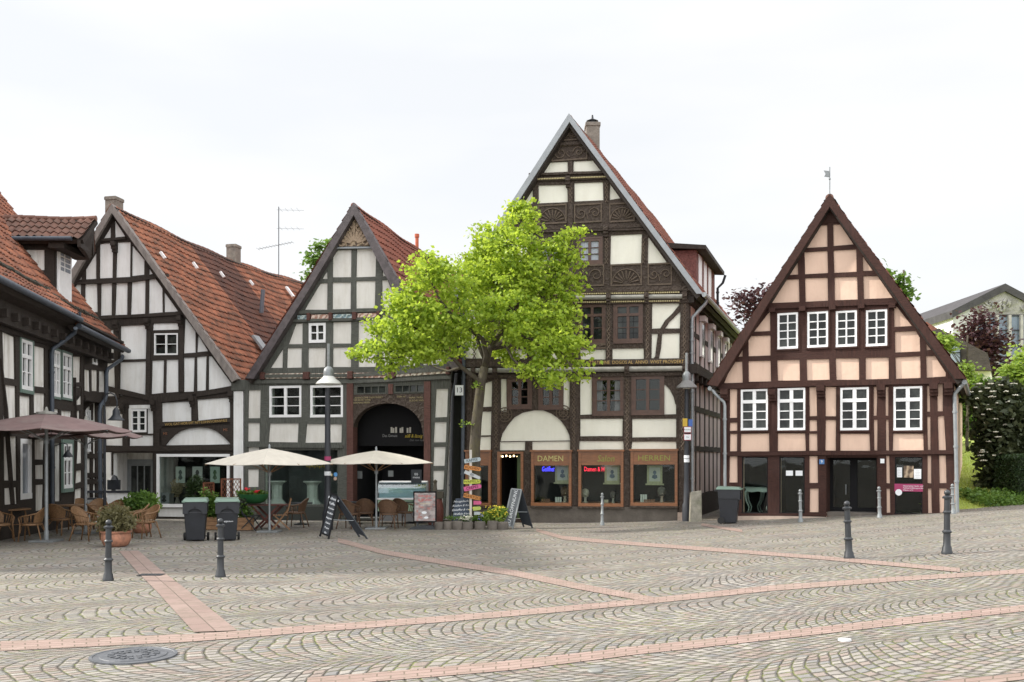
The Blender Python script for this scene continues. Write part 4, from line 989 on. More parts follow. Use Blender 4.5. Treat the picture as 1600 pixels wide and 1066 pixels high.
for t0, t1 in ((.5,1.2),(1.75,2.4),(2.9,3.6)):
    f = MB(); f.hexa([DP(t0,-.02,7.9), DP(t1,-.02,7.9), DP(t1,.08,7.9), DP(t0,.08,7.9), DP(t0,-.02,9.2), DP(t1,-.02,9.2), DP(t1,.08,9.2), DP(t0,.08,9.2)]); f.build('dormer_window', M['w_white'], dr)
f = MB(); f.hexa([DP(-.2,-.35,9.22), DP(4.9,-.35,9.22), DP(4.9,1.4,9.35), DP(-.2,1.4,9.35), DP(-.2,-.35,9.36), DP(4.9,-.35,9.36), DP(4.9,1.4,9.55), DP(-.2,1.4,9.55)]); f.build('dormer_roof', M['t_brown'], dr)
pipe(dr, [DP(4.8,-.4,9.2), DP(4.8,-.3,8.9), DP(4.8,-.1,8.7), DP(4.8,-.1,7.3)], .05, M['darkpost'])
c_ = at(925.5, 300, 34.6)
f = MB(); f.box(-.24, .24, -.3, .3, 11.4, 14.0); f.box(-.27, .27, -.33, .33, 13.86, 13.98); ch = f.build('chimney', M['chimney'], H3, bevel=.01); ch.location = (c_.x, c_.y, 0)
f = MB(); f.lathe([(.12,0),(.12,.12),(.22,.12),(.05,.2),(.03,.34)], (c_.x - c_.x, 0, 14.0), 12); f.build('chimney_cowl', M['darkpost'], ch)

# ---------------------------------------------------------------- grey-green house with the arched gate
F5 = Facade(385, 34.5, 715, 32.6)
H5 = house('gate_house', 'half-timbered house with grey-green beams, slate verges and a big dark arched gate', F5.W(3.7, 0, 0))
K_ = crop(370, 300, 3.33); L_ = crop(370, 580, 3.809); N_ = crop(540, 570, 3.808)
p5 = [K_(*q) for q in [
 ((522,303),(596,300),(595,443),(498,445),(499,338)), ((624,297),(700,294),(724,335),(722,441),(621,445)), ((470,407),(471,453),(444,454)), ((756,408),(774,438),(756,440)),
 ((432,475),(471,472),(470,612),(352,614)), ((497,471),(594,469),(593,609),(496,611)), ((620,464),(720,462),(719,605),(620,607)), ((755,459),(783,458),(845,600),(755,602)),
 ((308,686),(343,684),(341,792),(268,793)), ((499,678),(595,675),(594,788),(498,790)), ((633,671),(726,669),(724,783),(631,787)),
 ((240,812),(238,915),(174,916)), ((262,812),(338,811),(336,914),(260,915)), ((371,811),(462,809),(461,912),(370,914)), ((499,808),(596,805),(594,911),(498,912)), ((633,805),(726,802),(724,910),(632,911)),
 ((755,672),(840,670),(838,782),(754,785)), ((755,803),(840,800),(838,908),(754,911)), ((865,800),(943,798),(942,905),(864,908)), ((865,668),(898,668),(940,735),(942,780),(865,783)), ((968,802),(1004,802),(1070,880),(1078,896),(968,902))]]
p5 += [L_(*q) for q in [((68,113),(141,112),(139,280),(66,280)), ((66,307),(136,307),(135,418),(65,418)), ((67,448),(132,447),(131,560),(66,560)), ((65,585),(130,585),(129,690),(65,690)), ((195,312),(367,310),(362,425),(188,422)), ((415,314),(626,314),(622,425),(406,426))]]
p5 += [N_(*q) for q in [((538,143),(609,143),(603,311),(530,313)), ((527,342),(602,341),(597,460),(523,462)), ((524,491),(596,489),(590,601),(520,602)), ((520,632),(588,629),(582,743),(519,745)), ((553,775),(580,772),(578,835),(565,868),(553,868))]]
w5 = [(421,603,471,652.3), (485,602,536,652.3)]; w5g = (482.6,504.8,509,535.8); sw5 = (411,701,530,791)
arch = [(552,668),(554,659),(559,650),(566,643),(573,638),(582,634),(594,631),(606,630.2),(619,631.3),(632,635.3),(643,641.7),(652,651),(658,662),(661,680)]
half_timber(F5, H5, [(382,812),(382,596),(392,588),(553,332),(615,444),(704,573),(706,580),(704,600),(695,812)], p5,
            [inset(rect(*q)) for q in w5 + [w5g]] + [rect(*sw5), [(551, 809)] + [(606 + (a - 606) * 1.022, 690 + (b - 690) * 1.022) for a, b in arch] + [(662, 809)], rect(557,602.5,603.5,616), rect(616.5,601,663,614)], M['t_green'], M['p_grey'])
for q in w5: win(F5, H5, *q, cols=2, rows=3, mull=.10, fw=.08, bar=.03, pane='glass'); room(F5, H5, *q, .5, M['inside'])
win(F5, H5, *w5g, cols=2, rows=2, mull=.06, fw=.09, bar=.04)
win(F5, H5, 557,602.5,603.5,616, cols=4, rows=1, mull=.03, bar=.035, fw=.035, mat='t_green', name='transom_light'); win(F5, H5, 616.5,601,663,614, cols=4, rows=1, mull=.03, bar=.035, fw=.035, mat='t_green', name='transom_light')
sp = MB(); fprism(sp, F5, [F5.L(*q, .09) for q in [(551.5,617),(663,615),(663,690),(661,690)] + arch[::-1] + [(551.5,668)]], -.27, .09); sp.build('gate_spandrel', M['t_carved'], H5)
beams(H5, F5, [([(546.5,598),(546.8,806)], 10.4), ([(667.5,596),(666.6,806)], 10.4), ([(610,600),(610,616)], 7.5)], M['t_redpost'], o0=-.27, o1=.11, name='gate_post')
for i, (tx, px, py, sz) in enumerate([('ANNO DNI 1620 WERT', 576, 621.4, .085), ('HIR BAWET HANS', 566, 625.3, .085), ('HERMAN MEIER', 565, 629.5, .085), ('DEN 10', 627, 620, .08), ('ANNA  MARIA', 650, 621.5, .085), ('ELSCHE VND', 651, 626, .085)]):
    ftext(F5, H5, 'inscription', tx, px, py, sz, mat_plain('faded_gold', (.30, .25, .13), .7), off=.092, slope=(px + 20, py - .5), fit=(1.05 if i == 0 else .62 if i < 3 else .3 if i == 3 else .5))
beams(H5, F5, [([(385,588),(560,586.5),(700,577)], 5), ([(392,597),(560,596.5),(704,589.5)], 5), ([(455,488.5),(615,483.5)], 5), ([(450,501.5),(622,497)], 4), ([(384,696),(535,698)], 5), ([(408,698.5),(536,699.5)], 2.5)], M['t_green'], o1=.11, name='storey_beam')
for (x0, y0, x1, y1, mt) in [(150,945,343,972,'orn_cream'), (383,944,575,970,'orn_cream'), (608,941,790,968,'orn_pink'), (315,641,363,663,'orn_blue'), (387,638,478,660,'orn_pink'), (500,636,598,657,'orn_blue'), (628,631,727,653,'orn_pink')]:
    q = K_((x0, y0 + 1), (x1, y0 - (x1 - x0) * .012), (x1, y1 - (x1 - x0) * .012), (x0, y1)); f = MB(); fprism(f, F5, [F5.L(*p, .09) for p in q], .05, .09); f.build('carved_filler', M[mt], H5)
f = MB(); fprism(f, F5, [F5.L(*p, .09) for p in K_((830,936), (1090,916), (1090,944), (830,962))], .05, .09); f.build('carved_filler', M['orn_cream'], H5)
for (u0, v0, sz) in [(135,957,24),(363,956,34),(591,953,28),(808,950,34),(375,650,18),(489,648,18),(613,645,22),(738,641,18),(1100,930,20)]:
    (a, b), = K_((u0, v0)); s, z = F5.L(a, b, .1); h = sz / 3.33 * 34 / 1500 / 2; f = MB(); fbox(f, F5, s - h, s + h, z - .13, z + .13, .0, .18); f.build('beam_end', M['t_redpost'], H5, bevel=.02)
f = MB(); fprism(f, F5, [F5.L(*p, .09) for p in K_((607,124),(532,262),(526,284),(700,281),(692,262))], .04, .09); og = f.build('gable_relief', M['orn_tan'], H5)
f = MB()
for i in range(9):
    an = R(20 + i * 17.5); c_ = Vector(F5.L(*K_((610,272))[0], .11)); r_ = .62 if i != 4 else .95
    d = Vector((math.cos(an), math.sin(an))); q = Vector((-d.y, d.x)) * .055
    fprism(f, F5, [tuple(c_ + d * .12 - q * .4), tuple(c_ + d * r_ * .7 - q), tuple(c_ + d * r_), tuple(c_ + d * r_ * .7 + q), tuple(c_ + d * .12 + q * .4)], .09, .125)
for sx in (-1, 1):
    for r_, cx_, cz_ in ((.16, .45, .12), (.11, .2, .55)):
        c_ = F5.P(*K_((610,272))[0], .11); 
        f.tube([c_ + Vector((F5.u.x, F5.u.y, 0)) * (sx * cx_ + r_ * math.cos(t)) + Vector((0, 0, cz_ + r_ * math.sin(t))) for t in np.linspace(0, 5.6, 14)], .03, 6)
f.build('fan_carving', mat_noise('tan_carving', (.36, .27, .19), .25, 9, .8), og)
f = MB(); fbeam(f, F5, [K_((512,291))[0], K_((712,288))[0]], 2.5, .04, .16); f.build('ledge', M['verge_grey'], H5)
vo = [(552,316.5),(475,447),(383,591)]; vi = [(552.6,336),(483,452),(396,592)]
verge(H5, F5, vo, vi, .05, .36, M['slate']); verge(H5, F5, [(552,316.5),(624,442),(660,496),(718,571)], [(552.6,336),(612,449),(650,503),(709,580)], .05, .36, M['slate'])
b5 = back_dir(1163)
tile_roof(H5, [F5.P(552,319.5,.30), F5.P(622,442,.30), F5.P(715,573,.30)], b5, 15, M['roof_mid'], sag=.15); tile_roof(H5, [F5.P(552,319.5,.30), F5.P(385,594,.30)], b5, 15, M['roof_mid'], sag=.15)
ridge_caps(H5, F5.P(552,321,.2), b5, 15, M['roof_mid'], sag=.15, r=.1)
s0, s1 = F5.L(385,700)[0], F5.L(697,700)[0]
body(H5, F5, s0, s1, -.4, 4.6, b5, 14, M['p_grey'], top=F5.P(553,340,-.3))
pipe(H5, [F5.P(713,584,.3), F5.P(712,597,.2), F5.P(707,620,.12), F5.P(703,812,.12)], .05, M['darkpost'])
f = MB(); c_ = at(651.5, 400, 40.5); f.tube([c_ + Vector((0,0,-.9)), c_ + Vector((0,0,.9))], .075, 10); f.tube([c_ + Vector((0,0,.78)), c_ + Vector((0,0,.92))], .1, 10); f.build('flue_pipe', mat_plain('red_pipe', (.45, .10, .04)), H5)
room(F5, H5, *sw5, 2.2, M['inside2'], off=-.25, name='shop_interior')
win(F5, H5, *sw5, cols=1, rows=1, mull=0, fw=.06, mat='t_green', pane='glass', off=.04, name='shop_window')
f = MB(); fbox(f, F5, F5.L(409,800)[0], F5.L(534,800)[0], F5.L(470,808)[1] - .1, F5.L(470,791)[1], 0, .16); f.build('window_base', mat_plain('dark_green_panel', (.035, .04, .035)), H5)
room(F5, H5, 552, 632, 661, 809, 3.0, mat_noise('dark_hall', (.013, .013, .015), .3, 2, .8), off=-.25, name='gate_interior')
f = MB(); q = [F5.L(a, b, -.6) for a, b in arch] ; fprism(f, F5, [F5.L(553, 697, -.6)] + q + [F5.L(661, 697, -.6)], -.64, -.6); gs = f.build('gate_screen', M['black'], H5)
ftext(F5, gs, 'gate_lettering', 'süß & lässig', 646, 681.5, .17, mat_plain('yellow_lettering', (.42, .31, .02)), off=-.59, shear=.3, fit=.66)
ftext(F5, gs, 'gate_lettering', 'Das Genuss', 609, 681, .15, mat_plain('grey_lettering', (.20, .20, .20)), off=-.59, shear=.1, fit=.55)
ftext(F5, gs, 'gate_lettering', 'Zeit zum Eis', 650, 688, .10, mat_plain('grey_lettering_2', (.10, .10, .10)), off=-.59, shear=.3, fit=.5)
f = MB()
for i, px in enumerate((612, 615, 619, 626, 629, 637, 641)): s, z = F5.L(px, 672, -.59); fbox(f, F5, s - .03, s + .03, z - .1, z + .1 - .03 * (i % 2), -.6, -.57)
f.build('gate_bottles', mat_plain('bone_white', (.4, .38, .33)), gs)
for (x0, y0, x1, y1) in ((558.5, 736, 566, 748), (606.5, 735.5, 614.5, 745)): plate(gs, F5, x0, y0, x1, y1, M['inside2'], off=-.6, name='notice')
# white pier between the houses
# ---------------------------------------------------------------- white house with the long red roof
F2 = Facade(165, 35.2, 365, 34.7)
H2 = house('long_roof_house', 'white half-timbered house with dark beams, long red roof and a low wide shop window', F2.W(1.5, 0, 0))
P_ = crop(100, 290, 3.23); Q_ = crop(160, 600, 4.1)
p2 = [P_(*q) for q in [
 ((236,178),(236,265),(184,270)), ((256,172),(310,262),(256,265)), ((162,335),(163,472),(110,474),(110,422)), ((180,293),(246,288),(245,465),(180,469)), ((267,286),(335,283),(333,460),(263,464)), ((343,300),(405,375),(405,450),(341,458)),
 ((88,452),(89,475),(70,478)), ((105,492),(167,490),(168,640),(105,642)), ((186,488),(243,487),(240,662),(185,668)), ((264,485),(322,483),(318,658),(258,663)), ((343,478),(410,471),(410,652),(336,657)), ((430,469),(458,466),(497,520),(497,645),(427,650)), ((505,535),(575,635),(505,645)), ((430,418),(448,447),(429,450)),
 ((200,730),(257,728),(257,880),(200,882)), ((286,708),(416,703),(416,875),(285,880)), ((450,697),(577,692),(577,728),(448,730)), ((445,882),(505,880),(502,1048),(441,1053)), ((515,880),(577,879),(576,1043),(513,1046)),
 ((200,898),(255,896),(257,1062),(200,1062)), ((281,892),(413,888),(411,1055),(280,1060)), ((610,668),(665,735),(664,843),(604,848)), ((674,752),(728,835),(672,840)), ((604,867),(658,866),(656,1038),(603,1041)), ((670,865),(718,862),(716,1035),(669,1037)), ((728,862),(745,862),(850,1006),(853,1020),(729,1032)),
 ((45,500),(85,495),(85,640),(45,640)), ((45,730),(180,725),(180,880),(45,880))]]
p2 += [Q_(*q) for q in [((15,145),(133,142),(134,395),(20,396)), ((172,330),(325,328),(325,397),(173,397)), ((175,135),(322,133),(324,318),(175,320)), ((371,122),(568,112),(570,240),(373,255)), ((605,103),(815,88),(817,218),(603,235)),
 ((402,395),(425,365),(460,328),(500,302),(550,285),(620,278),(680,283),(730,300),(775,335),(823,388)), ((355,797),(820,797),(820,852),(355,852))]]
w2 = (241,521,278,555); w2b = (204,639.5,229,675.6); sw2 = (244.5,709.5,358.5,793)
p2[-5] = p2[-5]
half_timber(F2, H2, [(40,812),(40,556),(175,331),(366,590),(368,600),(368,812)], p2[:-5] + [Q_((287,135),(322,133),(324,318),(287,318))[0:4], Q_((372,122),(568,112),(570,240),(373,255))] + p2[-3:],
            [inset(rect(*w2)), inset(rect(*w2b)), rect(*sw2), rect(176,708,240,808)], M['t_brown'], M['p_white'], wob=.012)
f = MB(); fprism(f, F2, [F2.L(*p, .06) for p in Q_((172,136),(324,134),(324,158),(172,160))], .0, .062); fprism(f, F2, [F2.L(*p, .06) for p in Q_((168,158),(184,158),(184,318),(170,318))], 0, .0622); f.build('white_surround', M['p_white'], H2)
win(F2, H2, *w2, cols=2, rows=2, mull=.06, fw=.05, pane='pane'); win(F2, H2, *w2b, cols=2, rows=3, mull=.08, fw=.07, bar=.03)
win(F2, H2, *sw2, cols=1, rows=1, mull=0, fw=.10, pane='glass', off=.1, name='shop_window'); room(F2, H2, *sw2, 2.0, M['inside'], off=-.25, name='shop_interior')
beams(H2, F2, [([(103,499),(200,494),(288,489)], 5), ([(100,443.5),(200,439),(262,430)], 4), ([(158,605),(245,625),(260,624),(362,607)], 8), ([(40,701),(160,701.5),(368,700)], 8), ([(250,663),(310,660.5),(368,655.5)], 7), ([(247,620),(248,700)], 10), ([(195,630),(195,700)], 8), ([(303,615),(305,657)], 7), ([(363,608),(363,700)], 8), ([(148,376),(196,371.5)], 4), ([(180,515),(183,622)], 6.5), ([(232,507),(230,620)], 7), ([(283,498),(283,612)], 6.5)], M['t_brown'], o1=.10, name='main_beam', wob=.012)
brackets(H2, F2, [(182,503),(231,500),(282,496),(192,633),(240,628),(301,622),(362,614),(179,380)], .08, .05, 3, .12, .28, M['t_brown'])
sp = MB(); fprism(sp, F2, [F2.L(*p, .10) for p in Q_((365,287),(840,262),(840,395),(823,388),(775,335),(730,300),(680,283),(620,278),(550,285),(500,302),(460,328),(425,365),(402,395),(365,395))], .04, .10); sp.build('arch_spandrel', M['t_brown'], H2)
ftext(F2, H2, 'inscription', 'WOL·GAT·HOR·DIT NIT·LOHNVORNVHLE', 306, 660.6, .135, M['gold'], off=.127, slope=(360, 657), fit=2.35)
for px, py in ((258, 678), (352, 672)):
    ftext(F2, H2, 'carving', '∾❦' if False else 'MS', px, py, .13, mat_plain('faded_red_gold', (.25, .10, .05)), off=.108)
verge(H2, F2, [(174,318),(262,440),(372,592)], [(174.6,333),(254,443),(362,597)], .05, .36, M['verge_wood'])
verge(H2, F2, [(174,318),(111,423),(34,551)], [(174.6,333),(121,424),(45,556)], .05, .36, M['verge_wood'])
b2 = back_dir(1150)
tile_roof(H2, [F2.P(174,320,.30), F2.P(298,494,.30), F2.P(370,593,.30)], b2, 16, M['roof_patch'], sag=.3); tile_roof(H2, [F2.P(174,320,.30), F2.P(36,554,.30)], b2, 16, M['roof_red'], sag=.3)
ridge_caps(H2, F2.P(174,322,.2), b2, 16, M['roof_brown'], sag=.3, r=.1)
s0, s1 = F2.L(42,700)[0], F2.L(367,700)[0]; body(H2, F2, s0, s1, -.4, 4.6, b2, 15, M['p_white'], top=F2.P(175,340,-.3))
for (px, py, d, wv_, h) in ((178.5, 309, 35.8, .43, 1.6), (365, 383, 43.6, .46, 1.4)):
    c_ = at(px, py, d); f = MB(); f.box(-wv_ / 2, wv_ / 2, -.25, .25, -h, 0); f.box(-wv_ / 2 - .025, wv_ / 2 + .025, -.275, .275, -.14, -.02); ch = f.build('chimney', M['chimney'], H2, bevel=.01); ch.location = c_; ch.rotation_euler = (0, 0, -.2)
# snow guards and roof lights on the red roof
def on_roof2(px, py):
    a, b, e = F2.P(174,317,.34), F2.P(174,317,.34) + b2, F2.P(372,591,.34); n = (b - a).cross(e - a).normalized(); r_ = Vector(((px - CX) / FPX, 1, (HY - py) / FPX)); o_ = Vector((0, 0, CZ)); t = (a - o_).dot(n) / r_.dot(n); return o_ + r_ * t, n if n.z > 0 else -n
sl = (F2.P(372,591,.34) - F2.P(174,317,.34)).normalized()
for px, py, w_, h in ((253,400,.09,.30),(304,416,.09,.30),(346,430,.08,.28),(392,443,.08,.26),(452,457,.2,.6),(406,538,.5,.75)):
    c_, n = on_roof2(px, py); f = MB(); q = b2 * w_ / 2; v_ = sl * h / 2
    f.hexa([c_ - q - v_, c_ + q - v_, c_ + q + v_, c_ - q + v_, c_ - q - v_ + n * .09, c_ + q - v_ + n * .09, c_ + q + v_ + n * .09, c_ - q + v_ + n * .09]); f.build('roof_light', M['w_white'] if w_ < .4 else M['zinc'], H2)
c_, n = on_roof2(411, 487); f = MB(); f.tube([c_ - n * .1, c_ + Vector((0, 0, .95))], .09, 10); f.build('vent_pipe', mat_plain('dark_vent', (.10, .11, .13)), H2)
# aerial
c_ = at(435.5, 420, 46.5); f = MB(); f.tube([c_ + Vector((0, 0, -.4)), c_ + Vector((0, 0, 3.0))], .022, 6)
an = f.build('tv_aerial', M['darkpost'], H2); f = MB()
f.bar(c_ + Vector((-1.0, 0, .95)), c_ + Vector((.6, .3, 1.35)), .02)
for i in range(12): p = (c_ + Vector((-1.0, 0, .95))).lerp(c_ + Vector((.6, .3, 1.35)), i / 11); f.bar(p + Vector((-.02, -.25, 0)), p + Vector((.02, .25, 0)), .01)
for z_, l in ((2.85, 1.2), (1.95, 1.2)):
    f.bar(c_ + Vector((-.1, 0, z_)), c_ + Vector((l, .1, z_)), .012)
    for i in range(4): f.bar(c_ + Vector((.1 + i * .28, -.35, z_)), c_ + Vector((.1 + i * .28, .35, z_)), .008)
f.build('aerial_arms', M['iron2'], an)
# entrance recess
room(F2, H2, 176, 708, 240, 808, 1.3, M['p_old'], off=-.25, name='entrance_recess')
f = MB(); e0, e1 = F2.L(199,760,-1.5)[0], F2.L(241,760,-1.5)[0]; za, zb = -.1, F2.L(220,722,-1.5)[1]
fbox(f, F2, e0, e1, za, zb + .1, -1.56, -1.50); ed = f.build('entrance_door', M['zinc'], H2)
for i in range(3):
    a_ = e0 + .16 + i * (e1 - e0 - .25) / 3; f = MB(); fbox(f, F2, a_, a_ + (e1 - e0) / 3 - .14, za + .25, zb - .15, -1.498, -1.49); f.build('pane', M['pane'], ed)
f = MB(); fbox(f, F2, F2.L(367,700)[0], F2.L(382,700)[0], -.4, F2.L(375,612)[1], -.1, .12); f.build('white_pier', M['p_white'], H2)
f = MB(); fbox(f, F2, F2.L(364,600)[0], F2.L(386,600)[0], F2.L(375,611)[1], F2.L(375,594)[1], -.1, .16); f.build('eaves_board', M['t_green'], H2)
f = MB(); fbox(f, F2, F2.L(163.5,700)[0], F2.L(175,700)[0], -.4, F2.L(170,707)[1], -.1, .10); f.build('white_pier', M['p_white'], H2)
# ---------------------------------------------------------------- house on the left edge, seen along its front
F1 = Facade(-248, 17.0, 160.4, 34.0)
H1 = house('side_house', 'white half-timbered house at the left edge with green windows, blue-grey gutter and a tiled dormer', F1.W(6, 0, 0))
R_ = crop(0, 440, 5.92); S_ = crop(0, 600, 3.554)
p1 = [R_(*q) for q in [((25,460),(143,512),(150,910),(35,895)), ((315,585),(418,618),(418,985),(313,965)), ((445,630),(458,634),(458,1000),(447,998)), ((676,695),(752,697),(748,932),(675,935)), ((676,975),(748,972),(745,1060),(676,1064))]]
p1 += [S_(*q) for q in [((20,2),(92,10),(95,186),(20,200)), ((108,62),(173,72),(173,172),(110,187)), ((188,45),(252,55),(252,150),(190,165)), ((300,140),(330,143),(330,160),(300,166)), ((342,147),(400,150),(398,200),(342,196)),
 ((408,22),(455,18),(455,115),(408,120)), ((410,150),(447,147),(447,300),(412,303)), ((20,292),(97,292),(100,535),(23,540)), ((25,578),(97,575),(100,665),(27,668)), ((193,308),(250,308),(248,418),(193,420)), ((195,450),(247,448),(247,528),(196,530)),
 ((198,562),(245,560),(243,700),(200,705)), ((415,305),(458,302),(458,440),(414,450)), ((414,485),(458,475),(456,545),(412,556)), ((412,592),(456,575),(454,690),(414,694))]]
# the part beyond the picture's left edge: a plain grid of the same framing
s_vis = F1.L(0, 700, .05)[0]; gen = []; a = 3.6
while a < s_vis - 1.1:
    for z0, z1 in ((.5, 1.2), (1.45, 2.7), (3.2, 4.0), (4.2, 5.3)): gen.append(rough([(a, z0), (a + .85, z0), (a + .85, z1), (a, z1)], .015))
    a += 1.05
wA = (33, 532, 50.5, 609.5); wB = (82, 548, 93.5, 620), (97.5, 553, 111.5, 622)
gA = (32, 686, 49, 780); 
SN = 3.2
SE = F1.L(130.5, 700, .05)[0]
o1 = [(SN, -.6), (SE, -.6), (SE, 6.0), (SN, 6.15)]
ops = [inset(rect(*wA), .6), inset(rect(*wB[0]), .5), inset(rect(*wB[1]), .5), inset(rect(*gA), .5), rect(86, 692, 95, 784)]
oc = [[F1.L(a, b, .05) for a, b in p] for p in ops]
sheet('timber_frame', F1, o1, [rough([F1.L(a, b, .05) for a, b in p], .01) for p in p1] + gen + oc, .05, .07, M['t_brown'], H1)
sheet('wall', F1, o1, oc, .0, .28, M['p_old'], H1, outl=False)
win(F1, H1, *wA, cols=2, rows=2, transom=.33, mull=.10, fw=.09, bar=.03, casing='w_greenf', cw=.10)
for q in wB: win(F1, H1, *q, cols=2, rows=2, transom=.33, mull=.09, fw=.08, bar=.03, casing='w_greenf', cw=.07)
win(F1, H1, *gA, cols=1, rows=1, mull=0, fw=.13, name='glazed_door', pane='pane2', mat='w_white')
f = MB(); q0, q1 = F1.L(86,700)[0], F1.L(95,700)[0]; fbox(f, F1, q0, q1, -.1, F1.L(90,692)[1], -.2, -.14); f.build('green_door', mat_plain('dark_teal_paint', (.03, .075, .065)), H1)
win(F1, H1, 99, 693, 112.5, 763, cols=2, rows=2, transom=.35, mull=.09, fw=.09, bar=.03, casing='w_greenf', cw=.12, off=.09)
beams(H1, F1, [([(3,560),(12,640),(23,788)], [4, 4, 4]), ([(119,590),(121,700),(116,785)], 2.4), ([(0,636),(60,645),(128,650)], 0.1)][:2] + [([(0,512),(60,531),(128,552)], 7)], M['t_brown'], o1=.10, name='brace', wob=.01)
# jettied eaves: dark boards and beam heads under the gutter
f = MB(); fbox(f, F1, SN, 17.2, F1.L(60,531)[1], 6.05, .0, .30)
for i in range(4, 22):
    s = .4 + i * .78; fbox(f, F1, s, s + .16, F1.L(60,531)[1] + .12, F1.L(60,531)[1] + .32, .3, .46)
f.build('eaves_beam', M['t_brown'], H1)
f = MB(); f.hexa([F1.W(SN,5.9,.3), F1.W(17.2,5.9,.3), F1.W(17.2,6.05,.72), F1.W(SN,6.15,.72), F1.W(SN,6.0,.3), F1.W(17.2,6.0,.3), F1.W(17.2,6.12,.72), F1.W(SN,6.2,.72)]); f.build('soffit', M['t_brown'], H1)
bu = Vector((F1.u.x, F1.u.y, 0))
k1 = F1.L(122, 517, .7)[0]
tile_roof(H1, [F1.W(SN, 14.1, -5.7), F1.W(SN, 6.98, -.25), F1.W(SN, 6.2, .72)], bu, k1 - SN, M['roof_red'], sag=.06)
tile_roof(H1, [F1.W(k1, 14.1, -5.7), F1.W(k1, 6.85, -.25), F1.W(k1, 5.92, .66)], bu, 17.9 - k1, M['roof_red'], sag=.03)
tile_roof(H1, [F1.W(SN, 14.1, -5.7), F1.W(SN, 5.0, -12.3)], bu, 17.9 - SN, M['roof_red'])
f = MB(); fbox(f, F1, k1 - .06, k1 + .05, 6.05, 6.35, .1, .78); 
f.prism([F1.W(k1, 6.25, .75), F1.W(k1, 7.05, -.3), F1.W(k1, 6.85, -.3), F1.W(k1, 6.05, .75)], bu * .1); f.build('roof_flashing', M['darkpost'], H1)
f = MB()      # mossy kick line where the slope flattens
for i in range(11, 59):
    s = i * .3; z = 7.02 if s < k1 else 6.9; f.tube([F1.W(s, z + random.uniform(-.02, .03), -.24), F1.W(s + .33, z + random.uniform(-.02, .03), -.24)], random.uniform(.06, .10), 6)
f.build('moss_ridge', mat_noise('dark_moss', (.045, .042, .03), .4, 6, 1, .03, 20), H1)
f = MB(); f.prism([F1.W(17.25, -.6, .0), F1.W(17.25, 5.95, .0), F1.W(17.25, 6.9, -.3), F1.W(17.25, 13.9, -5.7), F1.W(17.25, 5, -12), F1.W(17.25, -.6, -12)], bu * -.25)
f.prism([F1.W(SN+.25, -.6, -.05), F1.W(SN+.25, 5.95, -.05), F1.W(SN+.25, 6.9, -.3), F1.W(SN+.25, 13.9, -5.7), F1.W(SN+.25, 5, -12), F1.W(SN+.25, -.6, -12)], bu * -.25); f.build('gable_wall', M['p_old'], H1)
def tubeo(pts, r, nm, parent, mat='bluepipe'): f = MB(); f.tube(pts, r, 10); return f.build(nm, M[mat], parent, smooth='a')
tubeo([F1.W(SN, 6.17, .78), F1.W(k1, 6.12, .78)], .085, 'gutter', H1); tubeo([F1.W(k1, 5.93, .72), F1.W(17.9, 5.86, .72)], .085, 'gutter', H1)
pipe(H1, [F1.P(118,513,.78), F1.P(116.5,520,.7), F1.P(100,533,.4), F1.P(83,545,.16), F1.P(81,552,.14), F1.P(82,800,.14)], .06, M['bluepipe'])
# oriel at the far end
Fo = Facade(129.5, 31.6, 166.5, 33.9)
T_ = crop(0, 440, 5.92)
f = MB(); fbox(f, Fo, 0, Fo.len, Z(621, 32.5), Z(548, 32.5), -1.2, 0); ob = f.build('oriel', M['p_old'], H1)
po = [T_(*q) for q in [((783,560),(830,566),(830,772),(785,770)), ((916,590),(968,598),(970,795),(917,788)), ((783,812),(833,818),(835,1018),(783,1012)), ((848,818),(904,824),(905,1020),(848,1018)), ((918,828),(970,834),(970,1022),(918,1020))]]
sheet('oriel_frame', Fo, [(0, Z(621,32.5)), (Fo.len, Z(623,32.5)), (Fo.len, Z(548,32.5)), (0, Z(543,32.5))], [[Fo.L(a, b, .04) for a, b in p] for p in po], .04, .05, M['t_brown'], H1)
win(Fo, H1, 145, 541, 151.5, 570, cols=1, rows=2, mull=0, fw=.06, off=.06, name='oriel_window')
f = MB(); fbox(f, Fo, -.05, Fo.len + .05, Z(628,32.5), Z(620.5,32.5), -1.2, .1)
for a in (.1, .9, 1.6): f.prism([Fo.W(a, Z(628,32.5), .05), Fo.W(a, Z(628,32.5), -.9), Fo.W(a, Z(660,32.5), -.9)], Vector((Fo.u.x, Fo.u.y, 0)) * .14)
f.build('oriel_bracket', M['t_brown'], H1)
pipe(H1, [Fo.P(193,553,.15), Fo.P(190,562,.2), Fo.P(168,577,.2), Fo.P(166.5,584,.2), Fo.P(166.5,616,.2), Fo.P(164,625,.2), Fo.P(157,634,.2), Fo.P(155.5,645,.2), Fo.P(157,792,.2)], .065, M['bluepipe'])
# narrow window and wall strip under the oriel
f = MB(); fs = Facade(131, 32.6, 160, 33.6)
fbox(f, fs, 0, fs.len, -.3, Z(628,33), -1.5, 0); f.build('corner_wall', M['p_old'], H1)
f = MB()
for px in (132, 143.5, 151.5, 158.5): s = fs.L(px, 700, .05)[0]; fbox(f, fs, s - .06, s + .08, -.3, Z(628,33), 0, .05)
for py in (712, 742, 752): z = fs.L(145, py, .05)[1]; fbox(f, fs, 0, fs.len, z - .1, z + .07, 0, .06)
f.build('corner_timber', M['t_brown'], H1)
win(fs, H1, 134, 641, 141.5, 660, cols=2, rows=2, mull=.04, fw=.04, bar=.02, off=.07); win(fs, H1, 134.5, 676, 141.5, 706, cols=2, rows=3, mull=.04, fw=.04, bar=.02, off=.07)
